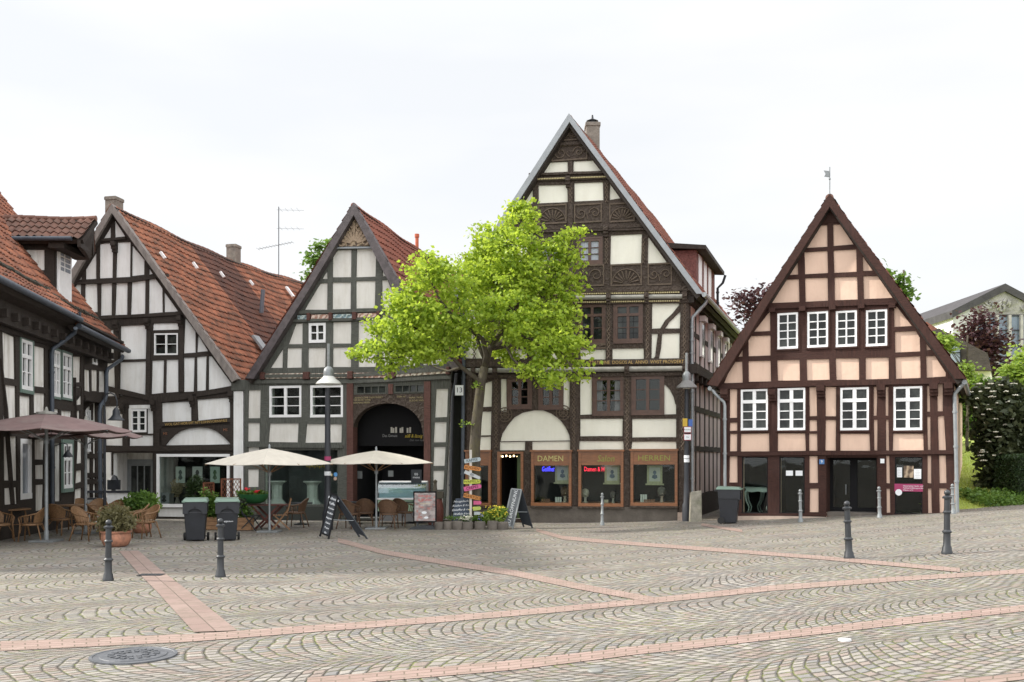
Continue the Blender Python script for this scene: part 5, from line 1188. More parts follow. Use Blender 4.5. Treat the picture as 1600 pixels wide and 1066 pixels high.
# dormer
Dd = 30.7; xr = X(84, Dd)
def DQ(x, y, z): return Vector((x, y, z))
zb_, ztp = 6.7, Z(380, Dd)
f = MB(); f.box(xr - 3.6, xr, Dd, Dd + 1.25, zb_, ztp); dor = f.build('dormer', M['p_old'], H1)
f = MB()
for x0, x1 in ((xr - .28, xr + .02), (xr - 1.75, xr - 1.6), (xr - 2.3, xr - 2.15)): f.box(x0, x1, Dd - .04, Dd + .05, zb_, ztp)
f.box(xr - 3.6, xr - .28, Dd - .043, Dd + .04, ztp - .22, ztp + .0); f.box(xr - 2.15, xr - .28, Dd - .038, Dd + .03, Z(424, Dd) - .04, Z(424, Dd) + .03); f.box(xr - .02, xr + .05, Dd + .02, Dd + .1, zb_, ztp); f.build('dormer_timber', M['t_brown'], dor)
f = MB(); f.box(xr + .0, xr + .07, Dd + .12, Dd + 1.1, zb_ + .15, ztp - .02); f.box(xr + .07, xr + .09, Dd + .2, Dd + .28, zb_ + .2, ztp - .1)
dwn = f.build('dormer_window', M['w_white'], dor)
f = MB()
for y0 in (.2, .64):
    for k_ in range(4): f.box(xr + .07, xr + .078, Dd + y0, Dd + y0 + .36, ztp - .75 + k_ * .16 - .05, ztp - .75 + k_ * .16 + .07)
f.build('pane', M['pane2'], dwn)
rx = -13.56; rf = rx - .5; zr, ze = Z(341, Dd + .6), Z(374, Dd - .25)
tile_roof(dor, [(rx, Dd + .62, zr), (rx, Dd - .42, ze)], (-1, 0, 0), 5.2, M['roof_brown'], wave=.04); tile_roof(dor, [(rx - .1, Dd + .62, zr), (rf, Dd + 1.66, ze)], (-1, 0, 0), 4.8, M['roof_brown'], wave=.04)
ridge_caps(dor, (rx, Dd + .62, zr), (-1, 0, 0), 5.2, M['roof_brown'], r=.09)
f = MB(); f.prism([(rx - .05, Dd + .62, zr - .06), (rx - .05, Dd - .42, ze - .06), (rx - .05, Dd - .42, ze - .28), (rx - .05, Dd - .1, ze - .34), (rf - .05, Dd + 1.4, ze - .30), (rf - .05, Dd + 1.66, ze - .06)], (-.1, 0, 0)); f.box(xr, rf - .1, Dd - .36, Dd + 1.5, ze - .3, ze - .12); f.build('dormer_eaves', M['t_brown'], dor)
tubeo([(rx - .3, Dd - .5, ze - .03), (xr - 3, Dd - .5, ze - .03)], .07, 'gutter', dor)
f = MB(); f.bar((X(17, 30.2), 30.25, Z(375, 30.2)), (X(86, 30.4), 30.35, Z(474, 30.4)), .09, .06); f.build('lead_flashing', M['zinc'], dor)
f = MB(); c_ = F1.W(17.85, 12.3, -4.25) ; f.bar(c_, c_ + Vector((.0, 0, .35)), .1); f.bar(c_ + Vector((0,0,.1)), c_ + Vector((.22, 0, .28)), .08); f.build('verge_finial', M['roof_brown'].copy() if False else M['verge_wood'], H1)
# wall lantern on the green window
f = MB(); c_ = F1.P(106, 706, .5); f.lathe([(.16,-.16),(.10,-.06),(.05,.0),(.03,.05)], c_, 12); f.tube([c_ + Vector((0,0,.05)), c_ + Vector((-.02,0,.22)), c_ + Vector((-.16,0,.26)), c_ + Vector((-.4,0,.16))], .014, 6); f.build('wall_lantern', M['darkpost'], H1, smooth='a')

# ---------------------------------------------------------------- buildings behind on the right
Fc = Facade(1488, 70, 1660, 70)
HC = house('church_hall', 'pale modern church with grey roof, carved relief gable and tall grid windows behind the bushes', Fc.W(4, 2, 0), 'church')
cb = Vector((0.003, 1, 0)).normalized()
U_ = crop(1420, 430, 5.611)
f = MB(); fprism(f, Fc, [Fc.L(*p) for p in [(1489,700),(1489,487),(1571,446),(1655,488),(1655,700)]], -.4, 0); f.build('wall', mat_plaster('pale_wall', (.60,.61,.60), (.4,.36,.3), .2), HC)
f = MB(); zt_ = Z(487, 70); q = Vector((X(1489,70) + .05, 70.42, 0))
f.hexa([q, q + Vector((.3,0,0)), q + Vector((.3,22,0)), q + Vector((0,22,0)), q + Vector((0,0,zt_)), q + Vector((.3,0,zt_)), q + Vector((.3,22,zt_)), q + Vector((0,22,zt_))]); f.build('side_wall', M['p_white'], HC)
f = MB(); rel = [Fc.L(*p, .1) for p in U_((560,245),(690,190),(830,110),(860,105),(1000,160),(1300,320),(1300,345),(590,345))]; fprism(f, Fc, rel, 0, .1)
M['relief'] = mat_noise('stone_relief', (.33,.32,.29), .45, .9, .95, .25, 1.4); rl = f.build('relief_panel', M['relief'], HC)
f = MB(); rg = random.Random(4)
for i in range(26):
    px = rg.uniform(1530, 1620); top_ = 458 + abs(px - 1571) * .52; s, z = Fc.L(px, rg.uniform(top_ + 12, 490), .1); an = rg.uniform(-.6, .6); L_2 = rg.uniform(.3, .62)
    f.tube([Fc.W(s, z, .1), Fc.W(s + math.sin(an) * L_2 * .5, z + math.cos(an) * L_2 * .5, .2), Fc.W(s + math.sin(an * 2) * L_2, z + math.cos(an) * L_2, .12)], [.06, .10, .05], 6)
    if i % 3 == 0: f.lathe([(.02,-.11),(.10,0),(.02,.12)], Fc.W(s, z + L_2 * .9, .18), 8)
f.build('relief_figure', mat_noise('stone_relief_light', (.34,.33,.30), .4, 1.2, .95, .1, 3), rl)
f = MB()
for px in (1526,1542,1559,1578.5,1597,1615,1633): s = Fc.L(px,550,.3)[0]; fbox(f, Fc, s - .10, s + .10, 0, Z(493,70), 0, .3)
f.build('mullion', mat_noise('concrete_mullion', (.40,.38,.36), .2, 3), HC)
f = MB(); fbox(f, Fc, Fc.L(1520,550)[0], Fc.L(1640,550)[0], 2, Z(493,70), 0, .05); wc = f.build('window', mat_noise('blue_grey_glazing', (.15,.19,.25), .3, .6, .06), HC)
f = MB()
for py in (493.5, 516.5, 540, 563, 586): z = Z(py,70); fbox(f, Fc, Fc.L(1520,550)[0], Fc.L(1640,550)[0], z - .05, z + .05, .05, .12)
f.build('glazing_bar', M['darkpost'], wc)
for e in (1488, 1660):
    f = MB(); a, b = Fc.P(1571,443,.3), Fc.P(e, 485,.3) if e == 1488 else Fc.P(1656,488,.3); d = Vector((0,0,-.55)); f.hexa([a + d, b + d, b + d + cb * 22, a + d + cb * 22, a, b, b + cb * 22, a + cb * 22]); f.build('roof', mat_noise('grey_roofing', (.075,.072,.075), .2, 2, .95, spec=.1), HC)
Fb = Facade(1420, 52, 1560, 50)
HB = house('mansard_house', 'small brown tile-hung house with a sloping roof end in front of the church', Fb.W(3, 1, 0))
f = MB(); fprism(f, Fb, [Fb.L(*p) for p in [(1425,562),(1452,519),(1467,513),(1543,552),(1549.5,579),(1425,579)]], -6, 0)
M['browntile'] = mat_noise('brown_hung_tiles', (.05,.04,.034), .35, 3, .85, .04, 9, aniso=(1,1,3)); f.build('tile_hung_gable', M['browntile'], HB)
f = MB(); fprism(f, Fb, [Fb.L(*p, -.5) for p in [(1427,720),(1427,579),(1548,579),(1548,720)]], -5, -.5); f.build('wall', M['p_cream'], HB)
f = MB(); fprism(f, Fb, [Fb.L(*p, .05) for p in U_((300,800),(300,590),(370,590),(450,630),(452,760),(400,770))], 0, .05); wb = f.build('window', mat_noise('sky_blue_glazing', (.22,.27,.31), .3, .8, .05), HB)
f = MB(); 
for p0, p1 in (((365,678),(452,678)),): fbeam(f, Fb, U_(p0, p1), 1.2, .05, .1)
fbeam(f, Fb, U_((340,585),(370,590),(452,632),(454,765)), 1.5, .05, .12); f.build('glazing_bar', M['black'], wb)
f = MB(); fprism(f, Fb, [Fb.L(*p, -4) for p in [(1440,506),(1448,503),(1470,517),(1470,535),(1440,535)]], -7, -4); f.build('red_roof', M['chimney'] if False else mat_noise('red_roof_far', (.16,.06,.04), .4, 4, .8), HB)
# ================================================================ trees and plants
def leaves_mesh(name, P, size, mat, parent, rng, flat=.5, elong=1.0, smin=.7):
    n = len(P); P = np.asarray(P, dtype=np.float32)
    nr = rng.normal(size=(n, 3)); nr[:, 2] = np.abs(nr[:, 2]) * (1 + flat) + flat; nr /= np.linalg.norm(nr, axis=1)[:, None]
    a = np.cross(nr, rng.normal(size=(n, 3))); a /= np.linalg.norm(a, axis=1)[:, None] + 1e-9; b = np.cross(nr, a)
    s = (size * rng.uniform(smin, 1.3, n))[:, None]
    f = s * .18 * rng.uniform(-1, 1, n)[:, None]
    V = np.stack([P - a * s * .5 * elong, P - b * s * .42 + nr * f - a * s * .08, P - b * s * .22 + a * s * .28 * elong, P + a * s * .55 * elong, P + b * s * .22 + a * s * .28 * elong, P + b * s * .42 + nr * f - a * s * .08], axis=1).reshape(-1, 3)
    me = bpy.data.meshes.new(name); me.vertices.add(n * 6); me.vertices.foreach_set('co', V.ravel().astype(np.float32))
    me.loops.add(n * 6); me.loops.foreach_set('vertex_index', np.arange(n * 6, dtype=np.int32))
    me.polygons.add(n); me.polygons.foreach_set('loop_start', np.arange(0, n * 6, 6, dtype=np.int32)); me.update(calc_edges=True)
    me.materials.append(mat); o = bpy.data.objects.new(name, me); scene.collection.objects.link(o)
    if parent is not None: o.parent = parent
    return o
def foliage(name, blobs, n, size, mat, parent, seed=1, clump=.20, per=26, inner=.35, flat=.5, elong=1.0):
    rng = np.random.default_rng(seed); P = []
    w_ = np.array([(r[0] * r[1] + r[1] * r[2] + r[0] * r[2]) for _, r in blobs]); w_ = w_ / w_.sum()
    for (c, r), ww in zip(blobs, w_):
        m = max(2, int(n * ww / per)); d = rng.normal(size=(m, 3)); d /= np.linalg.norm(d, axis=1)[:, None]
        rad = rng.uniform(inner, 1.0, m) ** .6; C = np.array(c)[None] + d * np.array(r)[None] * rad[:, None]
        k_ = rng.integers(per // 2, per * 3 // 2 + 1, m)
        for cc, kk in zip(C, k_):
            q = rng.normal(size=(kk, 3)) * clump * np.array([1, 1, .55]); P.append(cc[None] + q)
    return leaves_mesh(name, np.concatenate(P), size, mat, parent, rng, flat, elong)
def limb(mb, pts, r0, r1, n=8, wob=.03):
    m = len(pts); rs = [r0 + (r1 - r0) * i / (m - 1) for i in range(m)]
    P = [Vector(pts[0])]; Rr = [rs[0]]
    for i in range(m - 1):
        a, b = Vector(pts[i]), Vector(pts[i + 1]); k_ = max(1, int((b - a).length / .35))
        for j in range(1, k_ + 1):
            P.append(a.lerp(b, j / k_) + Vector((random.uniform(-wob, wob), random.uniform(-wob, wob), 0)) * (j < k_ or i < m - 2)); Rr.append(rs[i] + (rs[i + 1] - rs[i]) * j / k_)
    mb.tube(P, Rr, n)
def make_maple():
    D = 29.3; base = G(743, 826); base = onground(X(741, D), D)
    t = thing('maple_tree', 'bright yellow-green maple with a slender mossy trunk in front of the carved house', 'tree')
    def a(px, py, dy=0): return at(px, py, D + dy)
    tr = MB()
    T0 = [Vector((base.x, D, base.z - .1)), a(741, 760), a(742, 700), a(745, 660, .05), a(748, 625), a(752, 600), a(757, 575, .1)]
    limb(tr, T0, .185, .13, 12, .015)
    to = tr.build('trunk', M['bark'], t, smooth=True)
    lm = MB(); tips = []
    L = [
     [a(752,602), a(742,590,-.1), a(722,575,-.3), a(705,555,-.6), a(690,535,-.9), a(660,520,-1.2), a(625,500,-1.3)],
     [a(757,575,.1), a(760,555,0), a(752,530,-.2), a(735,515,-.6), a(710,500,-1.0), a(690,470,-1.3), a(668,430,-1.2), a(665,405,-1.2)],
     [a(757,575,.1), a(768,545,.2), a(785,515,.4), a(792,490,.4), a(786,460,.3), a(782,430,.2), a(790,395,.1), a(812,350,0)],
     [a(768,545,.2), a(790,530,-.3), a(815,525,-.8), a(845,535,-1.1), a(875,550,-1.2), a(900,585,-1.2)],
     [a(785,515,.4), a(810,490,.2), a(840,465,0), a(865,430,-.2), a(882,400,-.2), a(900,362,-.3)],
     [a(690,535,-.9), a(660,545,-1.3), a(620,560,-1.6), a(575,560,-1.7)],
     [a(757,560,.1), a(745,520,.8), a(730,480,1.4), a(725,440,1.5), a(728,398,1.2)],
     [a(768,545,.2), a(800,540,1.0), a(835,500,1.6), a(850,460,1.8)], [a(720,575,-.3), a(700,580,.4), a(670,570,1.0), a(640,560,1.2)],
     [a(786,460,.3), a(765,430,.9), a(757,400,.9), a(760,370,.6)], [a(790,530,-.3), a(800,560,-.9), a(820,580,-1.3), a(850,592,-1.5)]]
    rr = [(.085,.02),(.095,.018),(.105,.018),(.075,.015),(.07,.015),(.05,.012),(.07,.012),(.07,.012),(.05,.012),(.05,.012),(.045,.012)]
    for pts, (r0, r1) in zip(L, rr): limb(lm, pts, r0, r1, 7, .05); tips += pts[2:]
    B = [(815,345,30,30,0),(803,330,16,16,0),(800,390,45,34,0),(762,372,30,26,.4),(895,366,20,12,-.3),(868,385,24,20,-.2),(885,405,22,24,-.2),(725,402,14,14,1.2),(665,402,17,14,-1.2),(690,412,14,14,-1),
         (660,435,34,22,-1.2),(700,440,38,28,-1.1),(625,462,22,18,-1.2),(648,480,38,24,-1.4),(740,440,38,34,.2),(790,435,48,34,0),(845,430,38,34,-.2),(882,448,26,28,-.3),(905,440,12,14,-.3),
         (602,515,26,18,-1.4),(640,515,42,26,-1.5),(690,495,42,30,-1.2),(740,490,42,30,-.9),(800,485,46,30,-.6),(855,495,38,32,-.5),(885,500,20,28,-.5),
         (568,556,20,11,-1.7),(600,552,32,22,-1.6),(640,555,34,18,-1.4),(680,548,34,18,-1.0),(606,577,12,7,-1.6),(890,540,26,34,-1),(855,545,34,32,-1),(830,575,20,20,-1.3),(905,582,13,22,-1.1),(862,590,26,16,-1.4),
         (812,515,34,26,-.9),(715,540,26,16,-.6),(750,525,26,16,.6),(780,545,20,18,1.2),(760,420,40,36,1.4),(820,440,40,36,1.5),(850,500,36,36,1.6),(660,520,36,26,1.2),(800,560,18,10,1.2),(640,498,22,16,.6)]
    blobs = []
    for px, py, rx, ry, dy in B:
        s = D / FPX; c = a(px, py, dy); blobs.append((tuple(c), (rx * s, min(rx, 45) * s * 1.0, ry * s)))
        q = min(tips, key=lambda p: (p - c).length)
        limb(lm, [q, q.lerp(c, .5) + Vector((0, 0, .06)), c], .02, .006, 5, .04)
        for _ in range(3):
            e = c + Vector((random.uniform(-1, 1) * rx * s, random.uniform(-.7, .7), random.uniform(-.6, 1) * ry * s)) * .8; limb(lm, [c, c.lerp(e, .6) + Vector((0, 0, .05)), e], .009, .004, 4, .02)
    lm.build('branches', M['bark'], to, smooth=True)
    foliage('crown', blobs, 28500, .115, M['leaf_maple'], t, 11, clump=.145, per=24, inner=.3, flat=.12)
    # small shoots on the trunk
    foliage('shoot', [(tuple(a(748, 603, -.15)), (.12, .12, .14)), (tuple(a(727, 661, -.1)), (.14, .05, .05))], 60, .10, M['leaf_bright'], t, 5, clump=.07, per=8)
    H_ = base; HOUSES.append((t, Vector((base.x, base.y, base.z))))
make_maple()
def simple_tree(name, label, trunk, blobs, n, size, mat, seed, d, clump=.25, group=None, per=22, cat='tree', **kw):
    t = thing(name, label, cat, group=group); b = at(trunk[0], trunk[1], d)
    tm = MB(); c0 = at(blobs[0][0], blobs[0][1], d); top = at(trunk[0], blobs[0][1], d)
    limb(tm, [b, b.lerp(top, .5), top], .02 * trunk[2], .008 * trunk[2], 8)
    B = []
    for px, py, rx, ry, dy in blobs:
        s = d / FPX; c = at(px, py, d + dy); B.append((tuple(c), (rx * s, rx * s * .8, ry * s)))
        q = b.lerp(top, random.uniform(.5, 1)); limb(tm, [q, q.lerp(c, .5), c], .006 * trunk[2], .002 * trunk[2], 5)
    tm.build('trunk', M['bark'], t, smooth=True); foliage('crown', B, n, size, mat, t, seed, clump, per, **kw)
    HOUSES.append((t, b)); return t
simple_tree('copper_beech', 'dark purple-leaved tree in front of the church windows', (1535, 640, 8), [(1530,545,26,24,0),(1524,518,20,16,0),(1545,505,9,20,0),(1538,492,7,9,0),(1504,527,12,8,0),(1556,540,16,18,0),(1530,572,24,16,0),(1562,575,14,16,1),(1548,598,30,14,0),(1516,500,5,8,0),(1572,530,6,8,0)], 3400, .27, M['leaf_copper'], 21, 64, .5, per=12)
simple_tree('copper_beech', 'purple-leaved tree seen between the carved house and the peach house', (1185, 720, 8), [(1180,478,26,22,0),(1163,470,16,12,0),(1195,458,14,14,0),(1160,492,12,10,0),(1200,490,26,34,0),(1185,520,26,26,0),(1150,470,6,6,0),(1210,540,40,40,0)], 2400, .25, M['leaf_copper'], 22, 58, .42, per=9)
simple_tree('green_tree', 'leafy green tree just showing above the right slope of the peach house roof', (1412, 720, 6), [(1386,422,5,6,0),(1400,440,11,9,0),(1410,458,9,8,0),(1385,455,20,24,0),(1375,500,34,40,0)], 2600, .24, M['leaf_green'], 23, 44, .3, per=14)
simple_tree('spruce_tree', 'drooping dark conifer showing behind the slate verge of the gate house', (508, 700, 7), [(500,392,7,14,0),(492,410,10,14,0),(485,425,8,18,0),(505,400,10,26,0),(515,420,16,50,0),(510,480,22,50,0)], 2600, .22, M['leaf_green'], 24, 62, .3, per=16, elong=1.6)
simple_tree('young_tree', 'light green sapling in front of the mansard house by the peach gable corner', (1512, 735, 4), [(1464,524,4,3,0),(1473,534,9,6,0),(1482,543,7,8,0),(1474,526,4,5,0),(1508,577,8,6,0),(1516,588,9,7,0),(1502,602,12,10,0),(1514,612,10,10,0)], 1500, .16, M['leaf_bright'], 25, 40, .2, per=14)
simple_tree('green_shrub', 'tall dark green shrubs at the top of the lawn', (1510, 700, 4), [(1508,640,22,34,0),(1514,665,18,18,0),(1498,610,14,16,0),(1525,620,22,30,0)], 5000, .17, M['leaf_green'], 26, 43, .25, cat='shrub')
simple_tree('bright_tree', 'fresh yellow-green tree at the right edge above the flowering shrub', (1600, 720, 5), [(1594,580,18,14,0),(1604,556,12,12,0),(1584,598,18,12,0),(1598,600,30,30,0),(1566,610,12,8,0)], 3600, .18, M['leaf_bright'], 27, 40, .25)
# flowering viburnum
def viburnum():
    D = 31.5; t = thing('viburnum_shrub', 'large dark shrub with flat creamy white flower heads at the right edge', 'shrub')
    bl = [(1538,622,17,17,0),(1562,614,24,18,0),(1592,622,22,20,0),(1550,650,24,30,-.2),(1578,655,34,36,-.3),(1543,690,16,26,0),(1565,700,30,34,-.2),(1595,690,26,34,0),(1547,730,11,24,0),(1556,750,22,26,0),(1522,628,8,9,0),(1542,762,7,18,0),(1527,672,7,8,0),(1575,745,14,28,0),(1590,650,22,34,.5)]
    s = D / FPX; B = [(tuple(at(px, py, D + dy)), (rx * s, rx * s, ry * s)) for px, py, rx, ry, dy in bl]
    foliage('foliage', B, 10500, .15, M['leaf_vib'], t, 31, .15, 18, elong=1.45, flat=.2)
    st = MB(); b = Vector((X(1550, D), D, .55))
    for px, py in ((1535,660),(1555,640),(1575,650),(1590,660),(1565,700),(1545,700)): limb(st, [b + Vector((random.uniform(-.5,.7), random.uniform(-.2,.3), -.3)), b + Vector((random.uniform(-.3,.5), 0, 1)), at(px, py, D)], .04, .012, 6)
    st.build('stems', M['bark'], t, smooth=True)
    rng = random.Random(9); fl = [(1517,613),(1532,612),(1527,623),(1543,607),(1550,620),(1563,602),(1572,612),(1558,630),(1578,628),(1546,640),(1536,648),(1590,646),(1566,645),(1580,655),(1553,655),(1556,675),(1590,668),(1540,661),(1571,664),(1545,690),(1560,683),(1535,704),(1538,707),(1553,712),(1565,708),(1533,712),(1537,720),(1548,600),(1560,590),(1530,600),(1586,618),(1597,655),(1524,637),(1541,633),(1574,640),(1583,600),(1551,612),(1596,630)]
    for px, py in fl:
        fm = MB()
        c = at(px, py, D - .50 - (0.25 if 1545 < px < 1590 else 0.0)); r_ = rng.uniform(.045, .13)
        for _ in range(16):
            a = rng.uniform(0, 6.28); q = r_ * rng.random() ** .5; p = c + Vector((math.cos(a) * q, math.sin(a) * q, rng.uniform(-.012, .012) + .02 * (1 - q / r_)))
            fm.lathe([(.012, -.01), (.024, .0), (.012, .012)], p, 5)
        fm.build('flower_head', M['flower_white'], t)
    HOUSES.append((t, b))
viburnum()
def hedge():
    c0 = X(1579, 30); t = thing('box_hedge', 'clipped dark box hedge at the right edge in front of the flowering shrub', 'hedge')
    rng = np.random.default_rng(8); P = []
    x0, x1, y0, y1, z0, z1 = c0, c0 + 2.2, 29.6, 31.0, .35, Z(713, 30)
    for _ in range(9000):
        f = rng.integers(0, 3); p = [rng.uniform(x0, x1), rng.uniform(y0, y1), rng.uniform(z0, z1)]
        if f == 0: p[1] = y0 + rng.normal(0, .04)
        elif f == 1: p[2] = z1 + rng.normal(0, .03)
        else: p[0] = x0 + rng.normal(0, .04)
        P.append(p)
    leaves_mesh('foliage', P, .06, M['leaf_dark'], t, rng, 0); mb = MB(); mb.box(x0 + .06, x1 - .06, y0 + .06, y1 - .06, z0 - .1, z1 - .06)
    mb.build('hedge_core', mat_noise('hedge_twigs', (.02,.03,.012), .4, 8, 1, .05, 20), t); HOUSES.append((t, Vector((x0 + 1, 30, .3))))
hedge()
def undergrowth():
    rng = np.random.default_rng(18); P = []
    for _ in range(3500):
        x = rng.uniform(X(1530, 28.6), 17.5); y = rng.uniform(28.4, 30.2); P.append((x, y, lawn_z(x, y) + rng.uniform(0, .28)))
    tag(leaves_mesh('ground_cover', P, .09, M['leaf_green'], None, rng, .5, 1.2), 'low leafy ground cover along the foot of the hedge and flowering shrub', 'ground cover', kind='stuff')
undergrowth()

# ================================================================ street furniture
def bollard_mesh(root, h, r, mat):
    mb = MB(); k_ = h / .96
    pr = [(r*1.75,0),(r*1.75,.03),(r*1.55,.05),(r*1.45,.10),(r*1.15,.13),(r*1.1,.30),(r*1.1,.31),(r*1.45,.315),(r*1.5,.335),(r*1.1,.355),(r*1.0,.36),(r*.95,.60),(r*1.3,.605),(r*1.35,.625),(r*.95,.645),(r*.9,.82),(r*1.45,.825),(r*1.5,.85),(r*1.0,.865),(r*.6,.875)]
    mb.lathe([(a, b * k_) for a, b in pr], n=18); mb.build('post', mat, root, smooth='a')
    mb = MB(); mb.lathe([(r*.55,0)] + [(r * .98 * math.cos(t), .045 + .048 * math.sin(t)) for t in np.linspace(-.9, 1.5, 8)], (0,0,.87 * k_), 16); mb.build('finial', mat, root, smooth=True)
def bollard(px, py, h, r, mat, label, group, tilt=0):
    c = G(px, py); t = thing('bollard', label, 'bollard', c, 0, group); bollard_mesh(t, h, r, mat); t.rotation_euler = (0, tilt, 0); return t
GB = 'dark iron bollards on the square'; GG = 'slim grey bollards along the house fronts'
def hgt(px, y0, y1): c = G(px, y1); return (y1 - y0) / FPX * c.y
bollard(169, 907.5, hgt(169, 812, 907.5), .05, M['iron'], 'dark bollard at the left, in front of the round terracotta pot', GB, R(.5))
bollard(344.5, 901.5, hgt(344, 810, 901.5), .05, M['iron'], 'dark bollard in front of the right one of the two wheeled bins', GB)
bollard(1327, 873, hgt(1325, 783, 873), .05, M['iron'], 'dark bollard leaning left in front of the peach house doorway', GB, R(-2.6))
bollard(1479.5, 865.5, hgt(1479, 765, 865.5), .05, M['iron'], 'dark bollard nearest the right edge of the square', GB, R(.3))
bollard(941, 821, hgt(941, 770, 821), .042, M['iron2'], 'slim grey bollard before the middle lettered shop window', GG)
bollard(1251, 816, hgt(1251, 765, 816), .042, M['iron2'], 'slim grey bollard before the papered window of the peach house', GG, R(-1))
bollard(1374.5, 809.5, hgt(1374, 761, 809.5), .042, M['iron2'], 'slim grey bollard beside the peach house doorway', GG, R(-1.5))
bollard(1489.5, 803, hgt(1489, 757, 803), .042, M['iron2'], 'slim grey bollard at the right corner of the peach house', GG, R(-2))

def street_lamp(base, label, bx, by, d, wpx, post_r, h_top, post_top, spike, mat, shade_mat, px_post):
    t = thing('street_lamp', label, 'street lamp', base, 0, 'street lamps with bell shades')
    def l(px, py): q = at(px, py, d); return q - Vector(base)
    mb = MB(); b0 = Vector((0, 0, 0)); mb.lathe([(post_r*1.7,0),(post_r*1.7,.5),(post_r*1.25,.6),(post_r*1.05,1.2),(post_r,1.25)], (0,0,0), 14)
    mb.tube([Vector((0,0,1.2)), Vector((0, 0, l(0, post_top).z))], [post_r, post_r * .8], 12); mb.build('post', mat, t, smooth='a')
    s = d / FPX; c = l(bx, by); w_ = wpx / 2 * s
    mb = MB(); mb.lathe([(w_*.98,-.02),(w_,0),(w_*.86,.07),(w_*.55,.16),(w_*.42,.22),(w_*.38,.24)], c, 22); mb.build('lamp_shade', shade_mat, t, smooth='a')
    mb = MB(); mb.lathe([(w_*.40,.22),(w_*.42,.34),(w_*.36,.44),(w_*.22,.50),(.03,.53)], c, 18); mb.tube([c + Vector((0,0,.5)), c + Vector((0,0,spike))], .045, 8); mb.build('lamp_housing', M['iron2'], t, smooth='a')
    mb = MB(); mb.lathe([(.02,-.05),(w_*.35,-.03),(w_*.38,.05)], c, 14); mb.build('bulb_glass', mat_plain('milky_glass', (.55,.55,.5), .2), t, smooth=True)
    return t
M['shade_pale'] = mat_noise('aluminium_shade', (.50,.50,.47), .12, 5, .35, metallic=.3); M['shade_grey'] = mat_noise('grey_shade', (.16,.155,.15), .2, 5, .45)
D1 = 28.6; b_ = onground(X(512, D1), D1)
sl1 = street_lamp(b_, 'street lamp with pale bell shade and dark post between the two cream parasols', 513.5, 600, D1, 40, .095, 0, 606, 1.2, M['darkpost'], M['shade_pale'], 512)
for i, (py, mt) in enumerate([(716.5, 'flower_red'), (740, 'chalk')]):
    z = Z(py, D1) - b_.z; mb = MB(); mb.lathe([(.101,-.06),(.101,.06)], (0,0,z), 14); o = mb.build('sticker', M['magenta'] if i == 0 else M['chalk'], sl1); 
D2 = 30.4; b_ = onground(X(1073, D2), D2)
sl2 = street_lamp(b_, 'street lamp with grey bell shade at the corner of the carved house', 1073, 606, D2, 33, .085, 0, 606, 1.1, M['darkpost'], M['shade_grey'], 1073)
for (x0,y0,x1,y1,mt,tx,cl) in [(1066.5,654,1074,666.5,mat_plain('yellow_plate',(.50,.33,.03)),'','board'),(1075.5,655.5,1082,666.5,mat_plain('blue_plate',(.05,.12,.38)),'','chalk'),(1069,667.5,1079.5,675.5,M['chalk'],'Anwohner','iron'),(1069,679,1079.5,687.5,M['chalk'],'frei','iron')]:
    dd = D2 - .13; p0, p1 = at(x0,y1,dd) - b_, at(x1,y0,dd) - b_; mb = MB(); mb.box(p0.x,p1.x,-.15,-.14,p0.z,p1.z); o = mb.build('sign_plate', mt, sl2, bevel=.004)
    if tx: text(o, 'plate_text', tx, ((p0.x+p1.x)/2, -.153, (p0.z+p1.z)/2), (1,0,0), (0,0,1), .2 if len(tx) == 1 else .055, M[cl], ext=.001)
    if mt is M['chalk']: mb = MB(); mb.box(p0.x-.012,p1.x+.012,-.139,-.134,p0.z-.012,p1.z+.012); mb.build('red_border', mat_plain('sign_red',(.45,.03,.05)), o)
mb = MB(); mb.lathe([(.087,-.05),(.087,.05)], (0,0,Z(714,D2)-b_.z), 14); mb.lathe([(.087,-.05),(.087,.05)], (0,0,Z(720,D2)-b_.z), 14); mb.build('band', M['chalk'], sl2)
D3 = 29.5; b_ = onground(X(163.5, D3), D3); c_ = at(181.5, 657, D3) - b_
t = thing('hanging_lamp', 'dark bell lamp hanging from a curved arm on a thin post above the low wall', 'street lamp', b_)
mb = MB(); mb.tube([(0,0,0),(0,0,Z(640,D3)-b_.z)], [.05,.035], 10); mb.tube([Vector((0,0,Z(640,D3)-b_.z)), at(163.5,622,D3)-b_, at(166,616,D3)-b_, at(173,614,D3)-b_, at(180,618,D3)-b_, at(183,627,D3)-b_, at(182.5,640,D3)-b_], .022, 8); mb.build('post', M['darkpost'], t, smooth='a')
mb = MB(); mb.lathe([(.24,0),(.25,.01),(.16,.09),(.11,.17),(.10,.30),(.05,.38),(.02,.40)], c_, 18); mb.build('lamp_shade', M['darkpost'], t, smooth='a')

# standing stone
c_ = G(1086, 815); mb = MB(); pr = [Vector(q) for q in ((-.18,-.14,-.1),(.2,-.12,-.1),(.19,.16,-.1),(-.17,.15,-.1),(-.15,-.10,.93),(.19,-.09,.98),(.18,.12,.95),(-.14,.13,.90))]; mb.hexa(pr)
o = mb.build('standing_stone', M['stone'], bevel=.025); o.location = c_; tag(o, 'weathered pale standing stone beside the lamp post at the alley mouth', 'stone')

